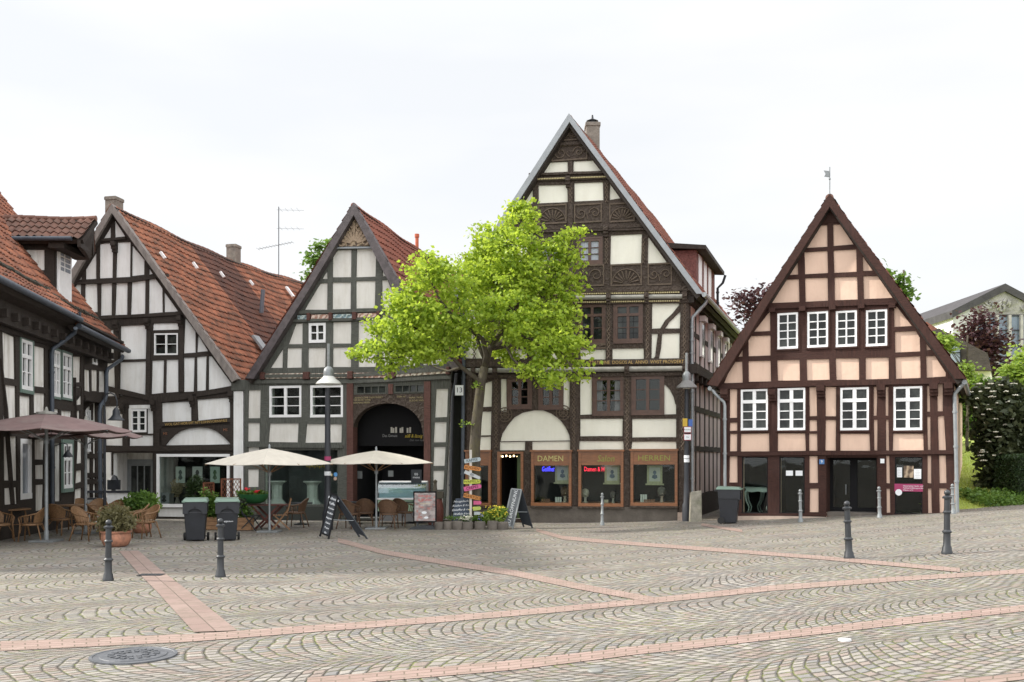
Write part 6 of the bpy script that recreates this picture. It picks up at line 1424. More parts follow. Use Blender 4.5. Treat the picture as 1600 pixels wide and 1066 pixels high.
# ================================================================ wheeled bins
def make_bin(loc, rz, label, back=True, k=1.0):
    t = thing('wheelie_bin', label, 'bin', loc, rz, 'anthracite wheeled bins with green lids'); t.scale = (k, k, k)
    def taper(mb, w0, d0, w1, d1, z0, z1, y0=0): mb.hexa([(-w0,-d0+y0,z0),(w0,-d0+y0,z0),(w0,d0+y0,z0),(-w0,d0+y0,z0),(-w1,-d1+y0,z1),(w1,-d1+y0,z1),(w1,d1+y0,z1),(-w1,d1+y0,z1)])
    mb = MB(); taper(mb, .215, .22, .265, .29, .03, .74); mb.build('body', M['binplastic'], t, bevel=.02)
    mb = MB(); pr = [(-.29, .99), (-.29, .69)] + [(-.17 + 0 * i, .69) if i == 0 else (-.17 * math.cos(R(180) * i / 8), .69 + .13 * math.sin(R(180) * i / 8)) for i in range(9)] + [(.29, .69), (.29, .99)]
    mb.prism([(x, -.335, z) for x, z in pr], (0, .06, 0)); taper(mb, .285, .275, .29, .30, .72, .99); mb.build('collar', M['binplastic'], t, bevel=.008)
    mb = MB(); mb.lathe([(.025,0),(.025,.01)], (0,0,0), 12); h = mb.build('lock', M['rubber'], t); h.location = (0,-.337,.86); h.rotation_euler = (R(90),0,0)
    mb = MB(); mb.hexa([(-.31,-.36,.99),(.31,-.36,.99),(.31,.36,.99),(-.31,.36,.99),(-.27,-.30,1.06),(.27,-.30,1.06),(.27,.30,1.08),(-.27,.30,1.08)]); mb.box(-.31,-.23,-.375,-.345,.975,1.02); mb.box(.23,.31,-.375,-.345,.975,1.02); mb.build('lid', M['binlid'], t, bevel=.012)
    mb = MB(); mb.tube([(-.24,.38,.97),(.24,.38,.97)], .017, 8); mb.box(-.25,-.2,.3,.39,.94,.985); mb.box(.2,.25,.3,.39,.94,.985); mb.build('handle', M['binplastic'], t)
    for sx in (-1, 1):
        mb = MB(); mb.tube([(sx*.255,.20,.10),(sx*.31,.20,.10)], .10, 18); w_ = mb.build('wheel', M['rubber'], t, smooth='a')
    mb = MB(); mb.tube([(-.27,.20,.10),(.27,.20,.10)], .015, 6); mb.build('axle', M['iron'], t)
    return t
c_ = G(306, 845); make_bin(c_, R(14), 'anthracite wheeled bin with green lid, left of the pair before the low shop window')
c_ = G(355, 844.5); b2_ = make_bin(c_, R(17), 'anthracite wheeled bin with green lid and a small white print, right of the pair'); text(b2_, 'print', 'eigentum', (.03, -.272, .50), (1,0,0), (0,0,1), .06, M['chalk'], ext=.002)
c_ = G(1139, 818); make_bin(c_, R(72), 'anthracite wheeled bin with green lid standing side-on at the left corner of the peach house')

# ================================================================ parasols
def umbrella(base, label, apex_z, edge_z, rad, n, rot, mat, group, finial='knob', sag=.06, pole_mat='zinc', pole_r=.03, asym=(0,0), under=None, scale_y=1):
    t = thing('parasol', label, 'parasol', base, 0, group)
    mb = MB(); mb.tube([(0,0,0),(0,0,apex_z)], pole_r, 12); mb.tube([(0,0,0),(0,0,.28)], pole_r * 1.35, 12); mb.build('pole', M[pole_mat], t, smooth='a')
    mb = MB(); mb.box(-.3,.3,-.3,.3,0,.05); mb.build('base_plate', M['iron2'], t, bevel=.01)
    mb = MB(); m = 7; h = apex_z - edge_z; rims = []
    for k_ in range(n):
        a = rot + 2 * math.pi * k_ / n; rims.append(Vector((math.cos(a) * rad + asym[0], (math.sin(a) * rad + asym[1]) * scale_y, edge_z)))
    ap = Vector((0, 0, apex_z)); top = []; sub = 6
    for k_ in range(n):
        A, B = rims[k_], rims[(k_ + 1) % n]
        for j in range(m + 1):
            f = j / m
            for i in range(sub + 1):
                g = i / sub; p = ap.lerp(A.lerp(B, g), f); p.z += sag * math.sin(math.pi * f) * .6 - sag * 1.2 * math.sin(math.pi * g) * f * (1 if n > 4 else .5); top.append(p)
    vs = top + [p - Vector((0, 0, .014)) for p in top]; N = len(top); fs = []
    for k_ in range(n):
        o_ = k_ * (m + 1) * (sub + 1)
        for j in range(m):
            for i in range(sub):
                q = o_ + j * (sub + 1) + i; fs += [(q, q + 1, q + sub + 2, q + sub + 1), (N + q, N + q + sub + 1, N + q + sub + 2, N + q + 1)]
        for i in range(sub): q = o_ + m * (sub + 1) + i; fs.append((q, q + 1, N + q + 1, N + q))
    mb.add(vs, fs); cn = mb.build('canopy', mat, t, recalc=False)
    hub = edge_z - .28
    mb = MB(); mb.lathe([(.06,-.06),(.06,.06)], (0,0,hub), 12); mb.build('hub', M[pole_mat], t)
    rb = rims + ([(rims[i] + rims[(i + 1) % n]) / 2 for i in range(n)] if n == 4 else [])
    for p in rb:
        mb = MB(); e = p - Vector((0,0,.035)); mb.bar(Vector((0,0,apex_z - .06)), e, .018, .022); q = Vector((0,0,apex_z - .06)).lerp(e, .5); mb.bar(Vector((0,0,hub)), q, .016, .02); mb.build('rib', M['wood'] if pole_mat == 'zinc' and n == 4 else M['iron2'], t)
    if finial == 'knob': mb = MB(); mb.lathe([(.05,-.03),(.03,.03),(.035,.07),(.012,.12)], (0,0,apex_z), 10); mb.build('finial', M['zinc'], t, smooth='a')
    else: mb = MB(); mb.lathe([(.24,-.02),(.23,.035),(.05,.06),(.03,.14),(.008,.17)], (0,0,apex_z - .01), 8, ph=rot); mb.build('vent_cap', M['cove_grey'], t)
    return t
def place(px, d): return onground(X(px, d), d)
dA = 27.5; b_ = place(421, dA); umbrella(b_, 'cream parasol half in shade over the red-brown slatted table', Z(700.5,dA)-b_.z, Z(724.5,dA)-b_.z, 1.78, 4, R(9), M['cream_cloth'], 'cream square parasols')
dA = 29.0; b_ = place(588, dA); umbrella(b_, 'cream sunlit parasol in front of the dark arched gate', Z(704,dA)-b_.z, Z(723,dA)-b_.z, 1.70, 4, R(2), M['cream_cloth'], 'cream square parasols')
dA = 23.9; b_ = place(72.5, dA); umbrella(b_, 'faded wine-red parasol nearest the camera at the left edge', Z(645.5,dA)-b_.z, Z(672,dA)-b_.z, 2.0, 8, R(22.5), M['red_cloth'], 'faded wine-red parasols', 'vent', pole_r=.042, sag=.05)
dA = 27.0; b_ = place(134, dA); umbrella(b_, 'faded wine-red parasol behind the nearer one, in front of the green window', Z(658.5,dA)-b_.z, Z(681,dA)-b_.z, 1.50, 8, R(22.5), M['red_cloth'], 'faded wine-red parasols', 'vent', pole_r=.04, sag=.05)
# ================================================================ cafe furniture
def rattan_chair(mat, label, group):
    """faces -Y: the seat opens towards -Y, the rounded back is at +Y"""
    t = thing('rattan_chair', label, 'chair', (0,0,0), 0, group)
    mb = MB(); mb.lathe([(.25,.40),(.265,.42),(.26,.45),(.20,.465),(.01,.46)], (0,-.02,0), 18, 1, .95); mb.build('seat', mat, t, smooth='a')
    mb = MB(); n = 14; top = []; rings = 5
    for j in range(rings + 1):
        f = j / rings
        for i in range(n + 1):
            a = R(-62 + 124 * i / n); q = math.cos(a); r_ = .25 + .07 * f
            z = .47 + f * (.40 * (q ** .9 if q > 0 else 0) - .02)
            top.append(Vector((math.sin(a) * r_ * 1.02, math.cos(a) * r_ * (1 + .12 * f) - .02, z)))
    N = len(top); vs = top + [p * .965 + Vector((0, -.006, p.z * .035)) for p in top]; fs = []
    for j in range(rings):
        for i in range(n): q = j * (n + 1) + i; fs += [(q, q+1, q+n+2, q+n+1), (N+q, N+q+n+1, N+q+n+2, N+q+1)]
    mb.add(vs, fs); mb.build('backrest', mat, t, smooth=True, recalc=False)
    mb = MB(); rail = [Vector((-.24,-.24,.60)), Vector((-.29,-.14,.64)), Vector((-.32,.02,.665))] + [p + Vector((0,0,.008)) for p in top[-(n+1):]][1:-1] + [Vector((.32,.02,.665)), Vector((.29,-.14,.64)), Vector((.24,-.24,.60))]
    mb.tube(rail, .019, 7)
    for sx in (-1, 1):
        for y, z in ((-.17,.63),(-.10,.645),(-.03,.655),(.05,.67)): mb.tube([(sx*.235,y,.44),(sx*.30,y,z)], .009, 5)
    mb.build('armrest', mat, t, smooth=True)
    for sx in (-1, 1):
        mb = MB(); mb.tube([(sx*.24,-.24,.60),(sx*.22,-.21,.44),(sx*.24,-.25,0)], .017, 7); mb.tube([(sx*.225,-.21,.22),(sx*.1,-.20,.41)], .009, 5); mb.build('leg', mat, t, smooth=True)
        mb = MB(); mb.tube([(sx*.19,.18,.44),(sx*.25,.29,0)], .017, 7); mb.tube([(sx*.215,.22,.25),(sx*.1,.16,.41)], .009, 5); mb.build('leg', mat, t, smooth=True)
    return t
def slat_chair(mat, label, group=None):
    t = thing('folding_chair', label, 'chair', (0,0,0), 0, group)
    mb = MB()
    for i in range(6): mb.box(-.21,.21,-.21+i*.07,-.155+i*.07,.43,.45)
    mb.build('seat', mat, t)
    mb = MB()
    for i in range(5): x = -.17 + i * .085; mb.bar((x,.19,.47),(x,.30,.92),.05,.014,(0,1,0))
    mb.bar((-.21,.30,.90),(.21,.30,.90),.05,.02); mb.bar((-.21,.205,.52),(.21,.205,.52),.04,.02); mb.build('backrest', mat, t)
    for sx in (-1,1):
        mb = MB(); mb.bar((sx*.22,-.24,0),(sx*.22,.22,.60),.03,.02,(1,0,0)); mb.bar((sx*.22,.22,.58),(sx*.21,.31,.94),.03,.02,(1,0,0)); mb.build('leg', mat, t)
        mb = MB(); mb.bar((sx*.20,.28,0),(sx*.20,-.18,.44),.03,.02,(1,0,0)); mb.build('leg', mat, t)
    return t
def round_table(base, label, r, h, mat, group=None, leg='four'):
    t = thing('cafe_table', label, 'table', base, 0, group)
    mb = MB(); mb.lathe([(r-.01,h-.035),(r,h-.03),(r,h-.005),(r-.01,h)], n=26); mb.build('tabletop', mat, t, smooth='a')
    if leg == 'four':
        for sx in (-1,1):
            for sy in (-1,1): mb = MB(); mb.tube([(sx*r*.55,sy*r*.55,h-.03),(sx*r*.7,sy*r*.7,0)], .022, 7); mb.build('leg', mat, t, smooth=True)
        mb = MB(); mb.tube([(r*.6*math.cos(a),r*.6*math.sin(a),.35) for a in np.linspace(0,2*math.pi,20)], .012, 6); mb.build('stretcher', mat, t, smooth=True)
    else: mb = MB(); mb.tube([(0,0,0.03),(0,0,h-.03)], .03, 8); mb.lathe([(.22,0),(.22,.03),(.03,.06)], n=14); mb.build('pedestal', M['iron'], t, smooth='a')
    return t
GR = 'rattan armchairs on the left terrace'
ch0 = rattan_chair(M['rattan'], 'x', GR); used = [False]
def put_chair(src, px, py, ang, label, usedflag, k=1.0, d=None):
    p = place(px, d) if d else G(px, py)
    if not usedflag[0]: usedflag[0] = True; c = src; c.location = p; c.rotation_euler = (0,0,R(ang)); c['label'] = label
    else: c = copy_tree(src, p, R(ang), label)
    c.scale = (k, k, k); return c
# ang 0: faces the camera; 90: faces right; -90: faces left; 180: back to the camera
for px, py, ang, lb in [
 (50, 846, -80, 'rattan armchair facing left, nearest the grey pole of the front wine-red parasol'),
 (-2, 847, 70, 'rattan armchair cut by the left edge of the picture'),
 (93, 836, 172, 'rattan armchair with its back to the camera just right of the parasol pole'),
 (134, 845, 80, 'rattan armchair facing right, next to the round terracotta pot'),
 (156, 836, 118, 'rattan armchair half behind the brown bush in the terracotta pot'),
 (212, 838, -70, 'rattan armchair facing left, right of the round terracotta pot'),
 (228, 841, -40, 'rattan armchair turned outward beside the green shrub by the entrance'),
 (34, 834, 20, 'rattan armchair behind the left table, facing the camera'),
 (60, 824, 10, 'rattan armchair far back left, behind the parasol pole'),
 (152, 823, 12, 'rattan armchair behind the second table, in front of the low wall'),
 (176, 826, -15, 'rattan armchair behind the brown bush, facing the camera'),
 (118, 822, 5, 'rattan armchair between the two parasol poles, far row')]:
    put_chair(ch0, px, py, ang, lb, used)
round_table(G(8, 840), 'cane table at the left edge under the front wine-red parasol', .62, .76, M['rattan'], 'cane tables on the left terrace')
round_table(G(118, 829), 'cane table behind the parasol poles on the left terrace', .55, .76, M['rattan'], 'cane tables on the left terrace')
round_table(G(186, 833), 'cane table hidden behind the brown potted bush', .5, .74, M['rattan'], 'cane tables on the left terrace')
GD = 'dark rattan chairs by the gate'
ch1 = rattan_chair(M['rattan2'], 'x', GD); u2 = [False]
for px, py, ang, lb, d in [
 (464, 824, -95, 'dark rattan chair at the glass table before the grey-green shop window', None),
 (545, 826, 160, 'dark rattan chair partly behind the tall leaning chalkboard', None), (570, 824, 188, 'dark rattan chair left of the cream parasol pole', None),
 (607, 826, 176, 'dark rattan chair right of the cream parasol pole, back to the camera', None), (631, 823, 150, 'dark rattan chair in front of the ice cream counter', None)]:
    put_chair(ch1, px, py, ang, lb, u2, 1.04, d)
round_table(G(556, 819), 'small dark bistro table behind the tall chalkboard', .35, .74, M['iron'], 'small dark bistro tables', 'ped'); round_table(G(640, 818), 'small dark bistro table by the ice cream counter', .35, .74, M['iron'], 'small dark bistro tables', 'ped'); round_table(G(470, 820), 'small glass-topped table beside the slatted folding chair', .38, .72, M['iron'], None, 'ped')
c_ = slat_chair(M['wood'], 'pale slatted wooden folding chair right of the red-brown table'); c_.location = G(438, 828); c_.rotation_euler = (0,0,R(-75))
c_ = slat_chair(M['iron'], 'thin grey folding chair left of the red-brown table'); c_.location = G(393, 829); c_.rotation_euler = (0,0,R(80))
# red-brown slatted table
t = thing('slatted_table', 'red-brown slatted wooden table with crossed legs under the left cream parasol', 'table', G(418, 826)); mb = MB()
for i in range(8): mb.box(-.62,.62,-.38+i*.096,-.30+i*.096,.71,.735)
mb.build('tabletop', M['redwood'], t)
for sx in (-1,1):
    for sy in (-1,1): mb = MB(); mb.bar((sx*.42,sy*.30,.71),(-sx*.12+sx*.0+ (sx*-.18),sy*.32,0),.06,.03,(0,1,0)); mb.build('leg', M['redwood'], t)
# geranium bowl
b_ = G(398, 826); t = thing('flower_bowl', 'wide green planter bowl with red geraniums on the red-brown table', 'planter', b_ + Vector((-.02,-.05,.76)))
mb = MB(); mb.lathe([(.16,0),(.30,.06),(.40,.20),(.42,.29),(.38,.29),(.36,.24)], n=22, sx=1.12); mb.build('bowl', mat_plain('green_glazed_bowl',(.03,.14,.05),.4), t, smooth='a')
foliage('foliage', [((0,0,.30),(.36,.28,.08)), ((-.3,0,.28),(.18,.15,.09))], 700, .085, M['leaf_green'], t, 41, .07, 12)
mb = MB()
for x, y, z in ((-.20,-.1,.42),(-.24,0,.45),(.13,-.15,.36),(.16,-.1,.39),(.09,-.14,.37),(-.16,0,.43),(.2,0,.36)):
    for _ in range(7): mb.lathe([(.008,-.02),(.026,0),(.008,.02)], (x+random.uniform(-.04,.04),y+random.uniform(-.04,.04),z+random.uniform(-.03,.03)), 6)
mb.build('blossoms', M['flower_red'], t)
# pots
def potted(px, py, r, h, label, leafm, blobs, n, lsize, seed, stem=True, profile=None, name='potted_shrub'):
    b_ = G(px, py); t = thing(name, label, 'potted plant', b_)
    pr = profile or [(r*.62,0),(r*.80,h*.12),(r*.97,h*.45),(r*.95,h*.75),(r*.90,h*.86),(r*1.0,h*.88),(r*1.02,h),(r*.90,h),(r*.86,h*.9),(.01,h*.9)]
    mb = MB(); mb.lathe(pr, n=26); mb.build('pot', M['terra'], t, smooth='a')
    foliage('foliage', blobs, n, lsize, leafm, t, seed, .07, 12, elong=1.5, flat=-.2)
    mb = MB()
    for _ in range(14):
        a = random.uniform(0,6.28); q = random.uniform(.02,r*.6); c = Vector(blobs[0][0]); rr_ = Vector(blobs[0][1])
        mb.tube([(math.cos(a)*q*.5,math.sin(a)*q*.5,h*.85),(math.cos(a)*q*.9,math.sin(a)*q*.9,(h+c.z)*.5),c+Vector((math.cos(a)*rr_.x*.7,math.sin(a)*rr_.y*.7,random.uniform(-.3,.7)*rr_.z))],[.008,.006,.003],5)
    mb.build('stems', M['bark'], t, smooth=True); return t
potted(181.5, 854, .345, .37, 'round terracotta pot with a brownish bushy plant behind the left bollard', M['leaf_grey'], [((0,0,.66),(.34,.34,.34)),((-.15,0,.55),(.22,.22,.18)),((.18,0,.6),(.2,.2,.22)),((0,-.02,.42),(.26,.24,.08))], 3400, .05, 51)
potted(222, 833, .27, .32, 'terracotta pot with a bright green shrub beside the entrance recess', M['leaf_green'], [((-.04,0,.85),(.40,.38,.34)),((.2,0,.8),(.24,.24,.22)),((-.25,0,.72),(.2,.2,.2)),((0,0,.5),(.2,.2,.12))], 3600, .065, 52)
# tall laurel in window corner, trellises, long planters
def trellis(px, py, x_w, h, ang, label, d=None):
    b_ = G(px, py); t = thing('trellis', label, 'trellis', b_, R(ang), 'red-brown trellis panels by the bins')
    mb = MB()
    for sx in (-1,1): mb.box(sx*x_w/2-.02,sx*x_w/2+.02,-.02,.02,0,h)
    mb.box(-x_w/2,x_w/2,-.02,.02,h-.04,h); mb.box(-x_w/2,x_w/2,-.02,.02,.35,.39); mb.build('frame', M['trel'], t)
    mb = MB(); st = .105; k_ = -h
    while k_ < x_w + h:
        for s_ in (1,-1):
            # slat x = k + s*z clipped to the panel
            za, zb = .39, h - .04; xa = (k_ - x_w/2) if s_ == 1 else (x_w/2 - k_); pts = []
            for j in range(31):
                z = za + (zb-za)*j/30; x = xa + s_*(z-za)*.6
                if -x_w/2 <= x <= x_w/2: pts.append((x, s_*.006, z))
            if len(pts) > 2: mb.bar(pts[0], pts[-1], .016, .008, (0,1,0))
        k_ += st
    mb.build('lattice', M['trel'], t); return t
M['trel'] = mat_noise('trellis_wood', (.17,.06,.03), .25, 8, .7, use_obj=True)
trellis(361, 819, .62, 1.50, 0, 'lattice trellis panel behind the right wheeled bin, against the white pier'); trellis(326, 820, .62, 1.38, 78, 'lattice trellis panel seen edge-on between the two bins')
def planter(px, py, w_, label, seed, blobs, n):
    b_ = G(px, py); t = thing('wooden_planter', label, 'planter', b_); mb = MB()
    for i in range(3): mb.box(-w_/2,w_/2,-.17,.17,.02+i*.125,.135+i*.125)
    mb.build('trough', M['wood'], t); foliage('foliage', blobs, n, .075, M['leaf_green'], t, seed, .08, 12); return t
planter(331, 828, .75, 'wooden trough with tall leafy plants between the two bins', 61, [((0,0,.7),(.30,.18,.36)),((-.15,0,.9),(.2,.15,.3)),((.05,0,.5),(.34,.16,.12))], 2200)
planter(378, 829, .62, 'wooden trough with thin brownish plants right of the bins', 62, [((-.1,0,.6),(.20,.16,.28)),((.1,0,.55),(.14,.12,.18))], 700)
b_ = G(305, 817); t = thing('laurel_bush', 'dark green bush behind the left bin in front of the low shop window', 'shrub', b_); foliage('foliage', [((0,0,.95),(.30,.25,.50)),((.05,0,1.35),(.2,.2,.25)),((0,0,.35),(.25,.2,.3))], 3000, .06, M['leaf_dark'], t, 63, .07, 12)
mb = MB(); mb.tube([(0,0,0),(0,0,1.2)],.02,6); mb.build('stem', M['bark'], t)
# low wall with dark top at the entrance, letter box
t = thing('low_wall', 'low white wall with a dark top in front of the entrance recess', 'wall', place(174, 32.6)); mb = MB()
mb.box(-.15,.62,0,.18,0,1.0); mb.box(-1.0,-.15,.1,.3,0,.82); mb.build('wall', M['p_white'], t); mb = MB(); mb.box(-.9,.66,-.06,.24,1.0,1.07); mb.box(-1.4,-.3,-.35,-.05,.78,.83); mb.tube([(-.5,-.2,0),(-.5,-.2,.78)],.03,6); mb.build('ledge', M['darkpost'], t)
b_ = place(178, 34.2); mb = MB(); mb.box(-.2,.2,-.1,.1,1.07,1.42); mb.lathe([(.16,1.42),(.10,1.55),(.02,1.6)], n=10); mb.box(-.04,.04,-.06,.06,0,1.07); o = mb.build('outdoor_heater', M['darkpost']); o.location = b_; tag(o, 'dark boxy stove standing behind the low wall in the entrance recess', 'stove')
# ice-cream counter
b_ = G(627, 817.5); t = thing('ice_cream_counter', 'pale green ice cream counter with curved glass front in the arched gate', 'counter', b_); 
def prof(mb, pts, x0, x1): mb.prism([(x0, y, z) for y, z in pts], (x1 - x0, 0, 0))
x0, x1 = -.72, .86
mb = MB(); prof(mb, [(-.45,.42),(-.48,.80),(.4,.80),(.4,.42)], x0, x1); mb.build('counter_body', mat_plain('mint_panel', (.36,.52,.36), .35), t, bevel=.01)
mb = MB(); mb.box(x0+.04,x1-.04,-.40,.38,.08,.42); mb.build('plinth', mat_plain('steel_grey', (.20,.20,.20), .4), t)
mb = MB(); mb.box(x0-.02,x1+.02,-.52,.42,.80,.86); mb.box(x0,x1,-.18,.42,1.36,1.40); mb.box(x0+.02,x1-.02,-.14,-.12,1.33,1.37); mb.build('rail', M['w_white'], t, bevel=.008)
mb = MB(); g_ = [(-.48,.86),(-.45,1.02),(-.38,1.18),(-.28,1.30),(-.18,1.36)]; prof(mb, g_ + [(y+.012,z-.008) for y,z in g_[::-1]], x0, x1); mb.build('curved_glass', mat_glass('case_glass', (.92,.97,.98), 2.2), t)
mb = MB(); mb.box(x0+.03,x1-.03,-.40,.36,.86,.92); mb.hexa([Vector(q) for q in ((x0+.03,-.36,.90),(x1-.03,-.36,.90),(x1-.03,.36,1.05),(x0+.03,.36,1.05),(x0+.03,-.38,1.12),(x1-.03,-.38,1.12),(x1-.03,.36,1.22),(x0+.03,.36,1.22))]); mb.build('tub_bed', mat_plain('pale_aqua', (.45,.60,.62), .3), t)
for sx in (x0, x1): mb = MB(); prof(mb, [(-.46,.86),(-.43,1.02),(-.36,1.18),(-.26,1.30),(-.16,1.36),(.4,1.36),(.4,.86)], sx-.012, sx+.012); mb.build('side_frame', M['zinc'], t)
b_ = G(664.5, 821) ; mb = MB(); mb.box(-.17,.17,-.012,.012,1.36,1.80); o = mb.build('menu_board', M['board']); p_ = at(650.5,0,b_.y+.45); o.location = (p_.x, b_.y+.45, b_.z-.02); tag(o, 'small dark menu board fixed above the right end of the ice cream counter', 'sign')
text(o, 'menu_print', 'EIS\nmenu', (0,-.015,1.6), (1,0,0), (0,0,1), .10, M['chalk'], ext=.001)
# poster stand
c_ = G(664, 827); t = thing('poster_stand', 'upright poster stand with a faded food poster on a dark rocking base', 'poster stand', c_)
mb = MB(); mb.box(-.35,.35,-.03,.03,.20,1.14); mb.build('frame', M['black'], t, bevel=.01)
def poster():
    m, tt, b, o = newmat('food_poster'); k = NT(tt); p = k.obj(); n_ = k.noise(k.scaled(p,(1,1,2.2)), 5, 4, .6); c = k.mix(k.ramp(n_, .35, .65), (.17,.13,.13,1), (.42,.38,.36,1)); c = k.mix(k.m('MULTIPLY', k.ramp(k.noise(p, 9, 3), .55, .65), .6), c, (.42,.12,.09,1)); k.put(b.inputs['Base Color'], c); b.inputs['Roughness'].default_value = .3; return m
mb = MB(); mb.box(-.31,.31,-.034,-.031,.25,1.09); po = mb.build('poster', poster(), t)
for z, s, tx, cl in ((1.0,.10,'Eisbecher', (.5,.06,.06)), (.88,.10,'& Waffeln', (.5,.06,.06)), (.77,.06,'hausgemacht', (.62,.52,.32))): text(po, 'poster_text', tx, (0,-.036,z), (1,0,0), (0,0,1), s, mat_plain('poster_ink', cl), ext=.001)
mb = MB()
for x, z, r_ in ((-.06,.50,.06),(.03,.36,.05)): mb.lathe([(r_,0),(r_,.004)], (0,0,0), 14)
mb.v = [(x*1.3 - .02 + (.0 if i < 28 else .06), -.037 - z*.3, .5 + y*.7 - (0 if i < 28 else .15)) for i, (x,y,z) in enumerate(mb.v)]; mb.build('poster_cup', M['chalk'], po)
mb = MB(); mb.prism([(x, -.22, z) for x, z in [(-.48,0),(-.42,.05),(-.25,.10),(0,.12),(.25,.10),(.42,.05),(.48,0)]], (0,.44,0)); mb.box(-.25,-.2,-.02,.02,.1,.22); mb.box(.2,.25,-.02,.02,.1,.22); mb.build('base', M['iron'], t)
# barrel with pot behind stand
b_ = G(680, 821); t = thing('wooden_barrel', 'dark wooden barrel with a plant crate on top beside the gate post', 'barrel', b_); mb = MB(); mb.lathe([(.22,0),(.27,.3),(.27,.5),(.22,.85)], n=14); mb.build('barrel', M['redwood'], t, smooth='a'); mb = MB(); mb.box(-.34,.26,-.18,.18,.86,1.08); mb.lathe([(.08,1.08),(.06,1.2),(.05,1.34),(.07,1.42),(.01,1.47)], (.0,0,0), 10); mb.build('crate', mat_plain('dark_crate', (.06,.05,.03)), t)

# ---- chalkboard A-frames
def a_board(p0, p1, q0, lab, top_w, lines, hd, mat_text, leanw=.42, height=1.15, rz=0, shift=0):
    pass
def a_frame(label, fl, fr, tl, tr, back_off, lines, d, sz, vertical=False, pale=False):
    """front panel traced by four points (feet left/right and top left/right) given as (px, py, depth)"""
    P = [at(*q) for q in (fl, fr, tr, tl)]; base = (P[0] + P[1]) / 2; t = thing('a_board', label, 'sign', base)
    L = [p - base for p in P]; n = (L[1] - L[0]).cross(L[3] - L[0]).normalized(); n = n if n.y < 0 else -n; th = n * -.03
    ux = (L[1] - L[0]).normalized(); upv = ((L[3] + L[2]) / 2 - (L[0] + L[1]) / 2); H_ = upv.length; uu = upv.normalized()
    mb = MB(); e = .035; l0 = L[0] + uu * .1; l1 = L[1] + uu * .1
    for a, b in ((L[0], L[3]), (L[1], L[2]), (l0, l1), (L[3], L[2])): mb.bar(a, b, .04, .035, n)
    mb.build('frame', M['zinc'] if pale else M['black'], t)
    mb = MB(); mb.prism([l0, l1, L[2], L[3]], th * .4); bd = mb.build('panel', M['pale_board'] if pale else M['board'], t)
    bo = Vector(back_off); mb = MB(); Bk = [L[0] + bo, L[1] + bo]; nb = (Bk[1]-Bk[0]).cross(L[3]-Bk[0]).normalized()
    hb = .10 / max(.3, H_)
    mb.prism([Bk[0].lerp(L[3], hb), Bk[1].lerp(L[2], hb), L[2], L[3]], nb * .012)
    for a, b in ((Bk[0], L[3]), (Bk[1], L[2])): mb.bar(a, b, .035, .035, nb)
    mb.build('rear_panel', M['board'], t)
    mb = MB(); mb.tube([L[1].lerp(L[2],.45), L[1].lerp(L[2],.45) + bo * .55 + Vector((0,0,-.01))], .008, 5); mb.build('stay', M['zinc'], t)
    c0 = (L[0] + L[1]) / 2
    for i, tx in enumerate(lines):
        f = .90 - i * (.78 / max(1, len(lines) - 1)) if len(lines) > 1 else .5
        w_ = ux
        o_ = c0 + upv * f + n * .006
        if vertical: text(bd, 'lettering', tx, o_, -uu if False else uu, -ux, sz, M['chalk'], ext=.001)
        else: text(bd, 'lettering', tx, o_, w_, uu, sz * (1.2 if i in (0, 1) else .85), M['chalk'], ext=.001, shear=.15)
    return t
M['pale_board'] = mat_noise('worn_grey_board', (.12,.13,.14), .3, 8, .6)
zf = lambda px, py: (px, py, G(px, py).y)
d_ = G(505, 842).y
a_frame('tall leaning black chalkboard covered in white handwriting between the two cream parasols', (500, 838, d_ + .05), (513, 843.5, d_ - .12), (518, 771.5, d_ + .55), (528, 775.5, d_ + .40), (1.02, .05, -.02), ['Frühstück', 'Kaffee', 'Kuchen', 'Waffeln', 'Suppen', 'Salate', 'Toast', 'Eis'], 0, .085)
d_ = G(795, 826).y
a_frame('grey-framed board with large white upright lettering before the open shop door', (786.5, 824.5, d_ + .05), (800.5, 828.5, d_ - .1), (799.5, 764, d_ + .12), (815, 765.5, d_ + .0), (.62, .25, .0), ['NEU ERÖFFNUNG'], 0, .155, True, True)
# ---- log edging with flower bed
GL = 'short round logs edging the flower bed'
for i, px in enumerate((686, 700, 715, 731, 750, 770, 786)):
    r_ = (.14 if i < 2 else .165) ; c_ = G(px, 827.5); mb = MB(); mb.lathe([(r_*.96,-.05),(r_,.0),(r_,.20 + .015*(i%3)),(r_*.9,.225 + .015*(i%3)),(.01,.23 + .015*(i%3))], n=14); o = mb.build('edging_log', M['plinth'], None, smooth='a'); o.location = c_
    tag(o, ['short log at the left end of the flower bed, by the poster base', 'short log second from the left end of the flower bed', 'wide short log in front of the handwritten blue-black board', 'wide short log under the white flowers', 'wide short log below the signpost foot', 'wide short log under the yellow flowers', 'short log at the right end of the flower bed, by the grey-framed board'][i], 'log', GL)
mb = MB(); a = G(738, 822); mb.lathe([(1.25,-.1),(1.25,.10),(.9,.16),(.01,.18)], n=30, sx=1.0, sy=.5); o = mb.build('flower_bed', mat_noise('bed_soil', (.05,.04,.025), .4, 6, 1, .05, 15)); o.location = a + Vector((0,.55,0)); tag(o, kind='structure')
D5 = G(740, 827).y + .25
t = thing('yellow_flowers', 'clump of yellow flowers behind the log edging by the grey-framed board', 'flowers', place(774, D5))
foliage('foliage', [((0,0,.38),(.30,.2,.22)),((.15,0,.5),(.2,.15,.15)),((-.35,0,.30),(.18,.15,.15))], 1700, .055, M['leaf_bright'], t, 71, .06, 10, elong=1.8, flat=-.1)
mb = MB()
for _ in range(70): x = random.gauss(.03,.17); mb.lathe([(.008,-.01),(.026,0),(.006,.012)], (x - (.34 if _ % 6 == 0 else 0), random.uniform(-.30,-.05), .56 + random.uniform(-.2,.16)), 6)
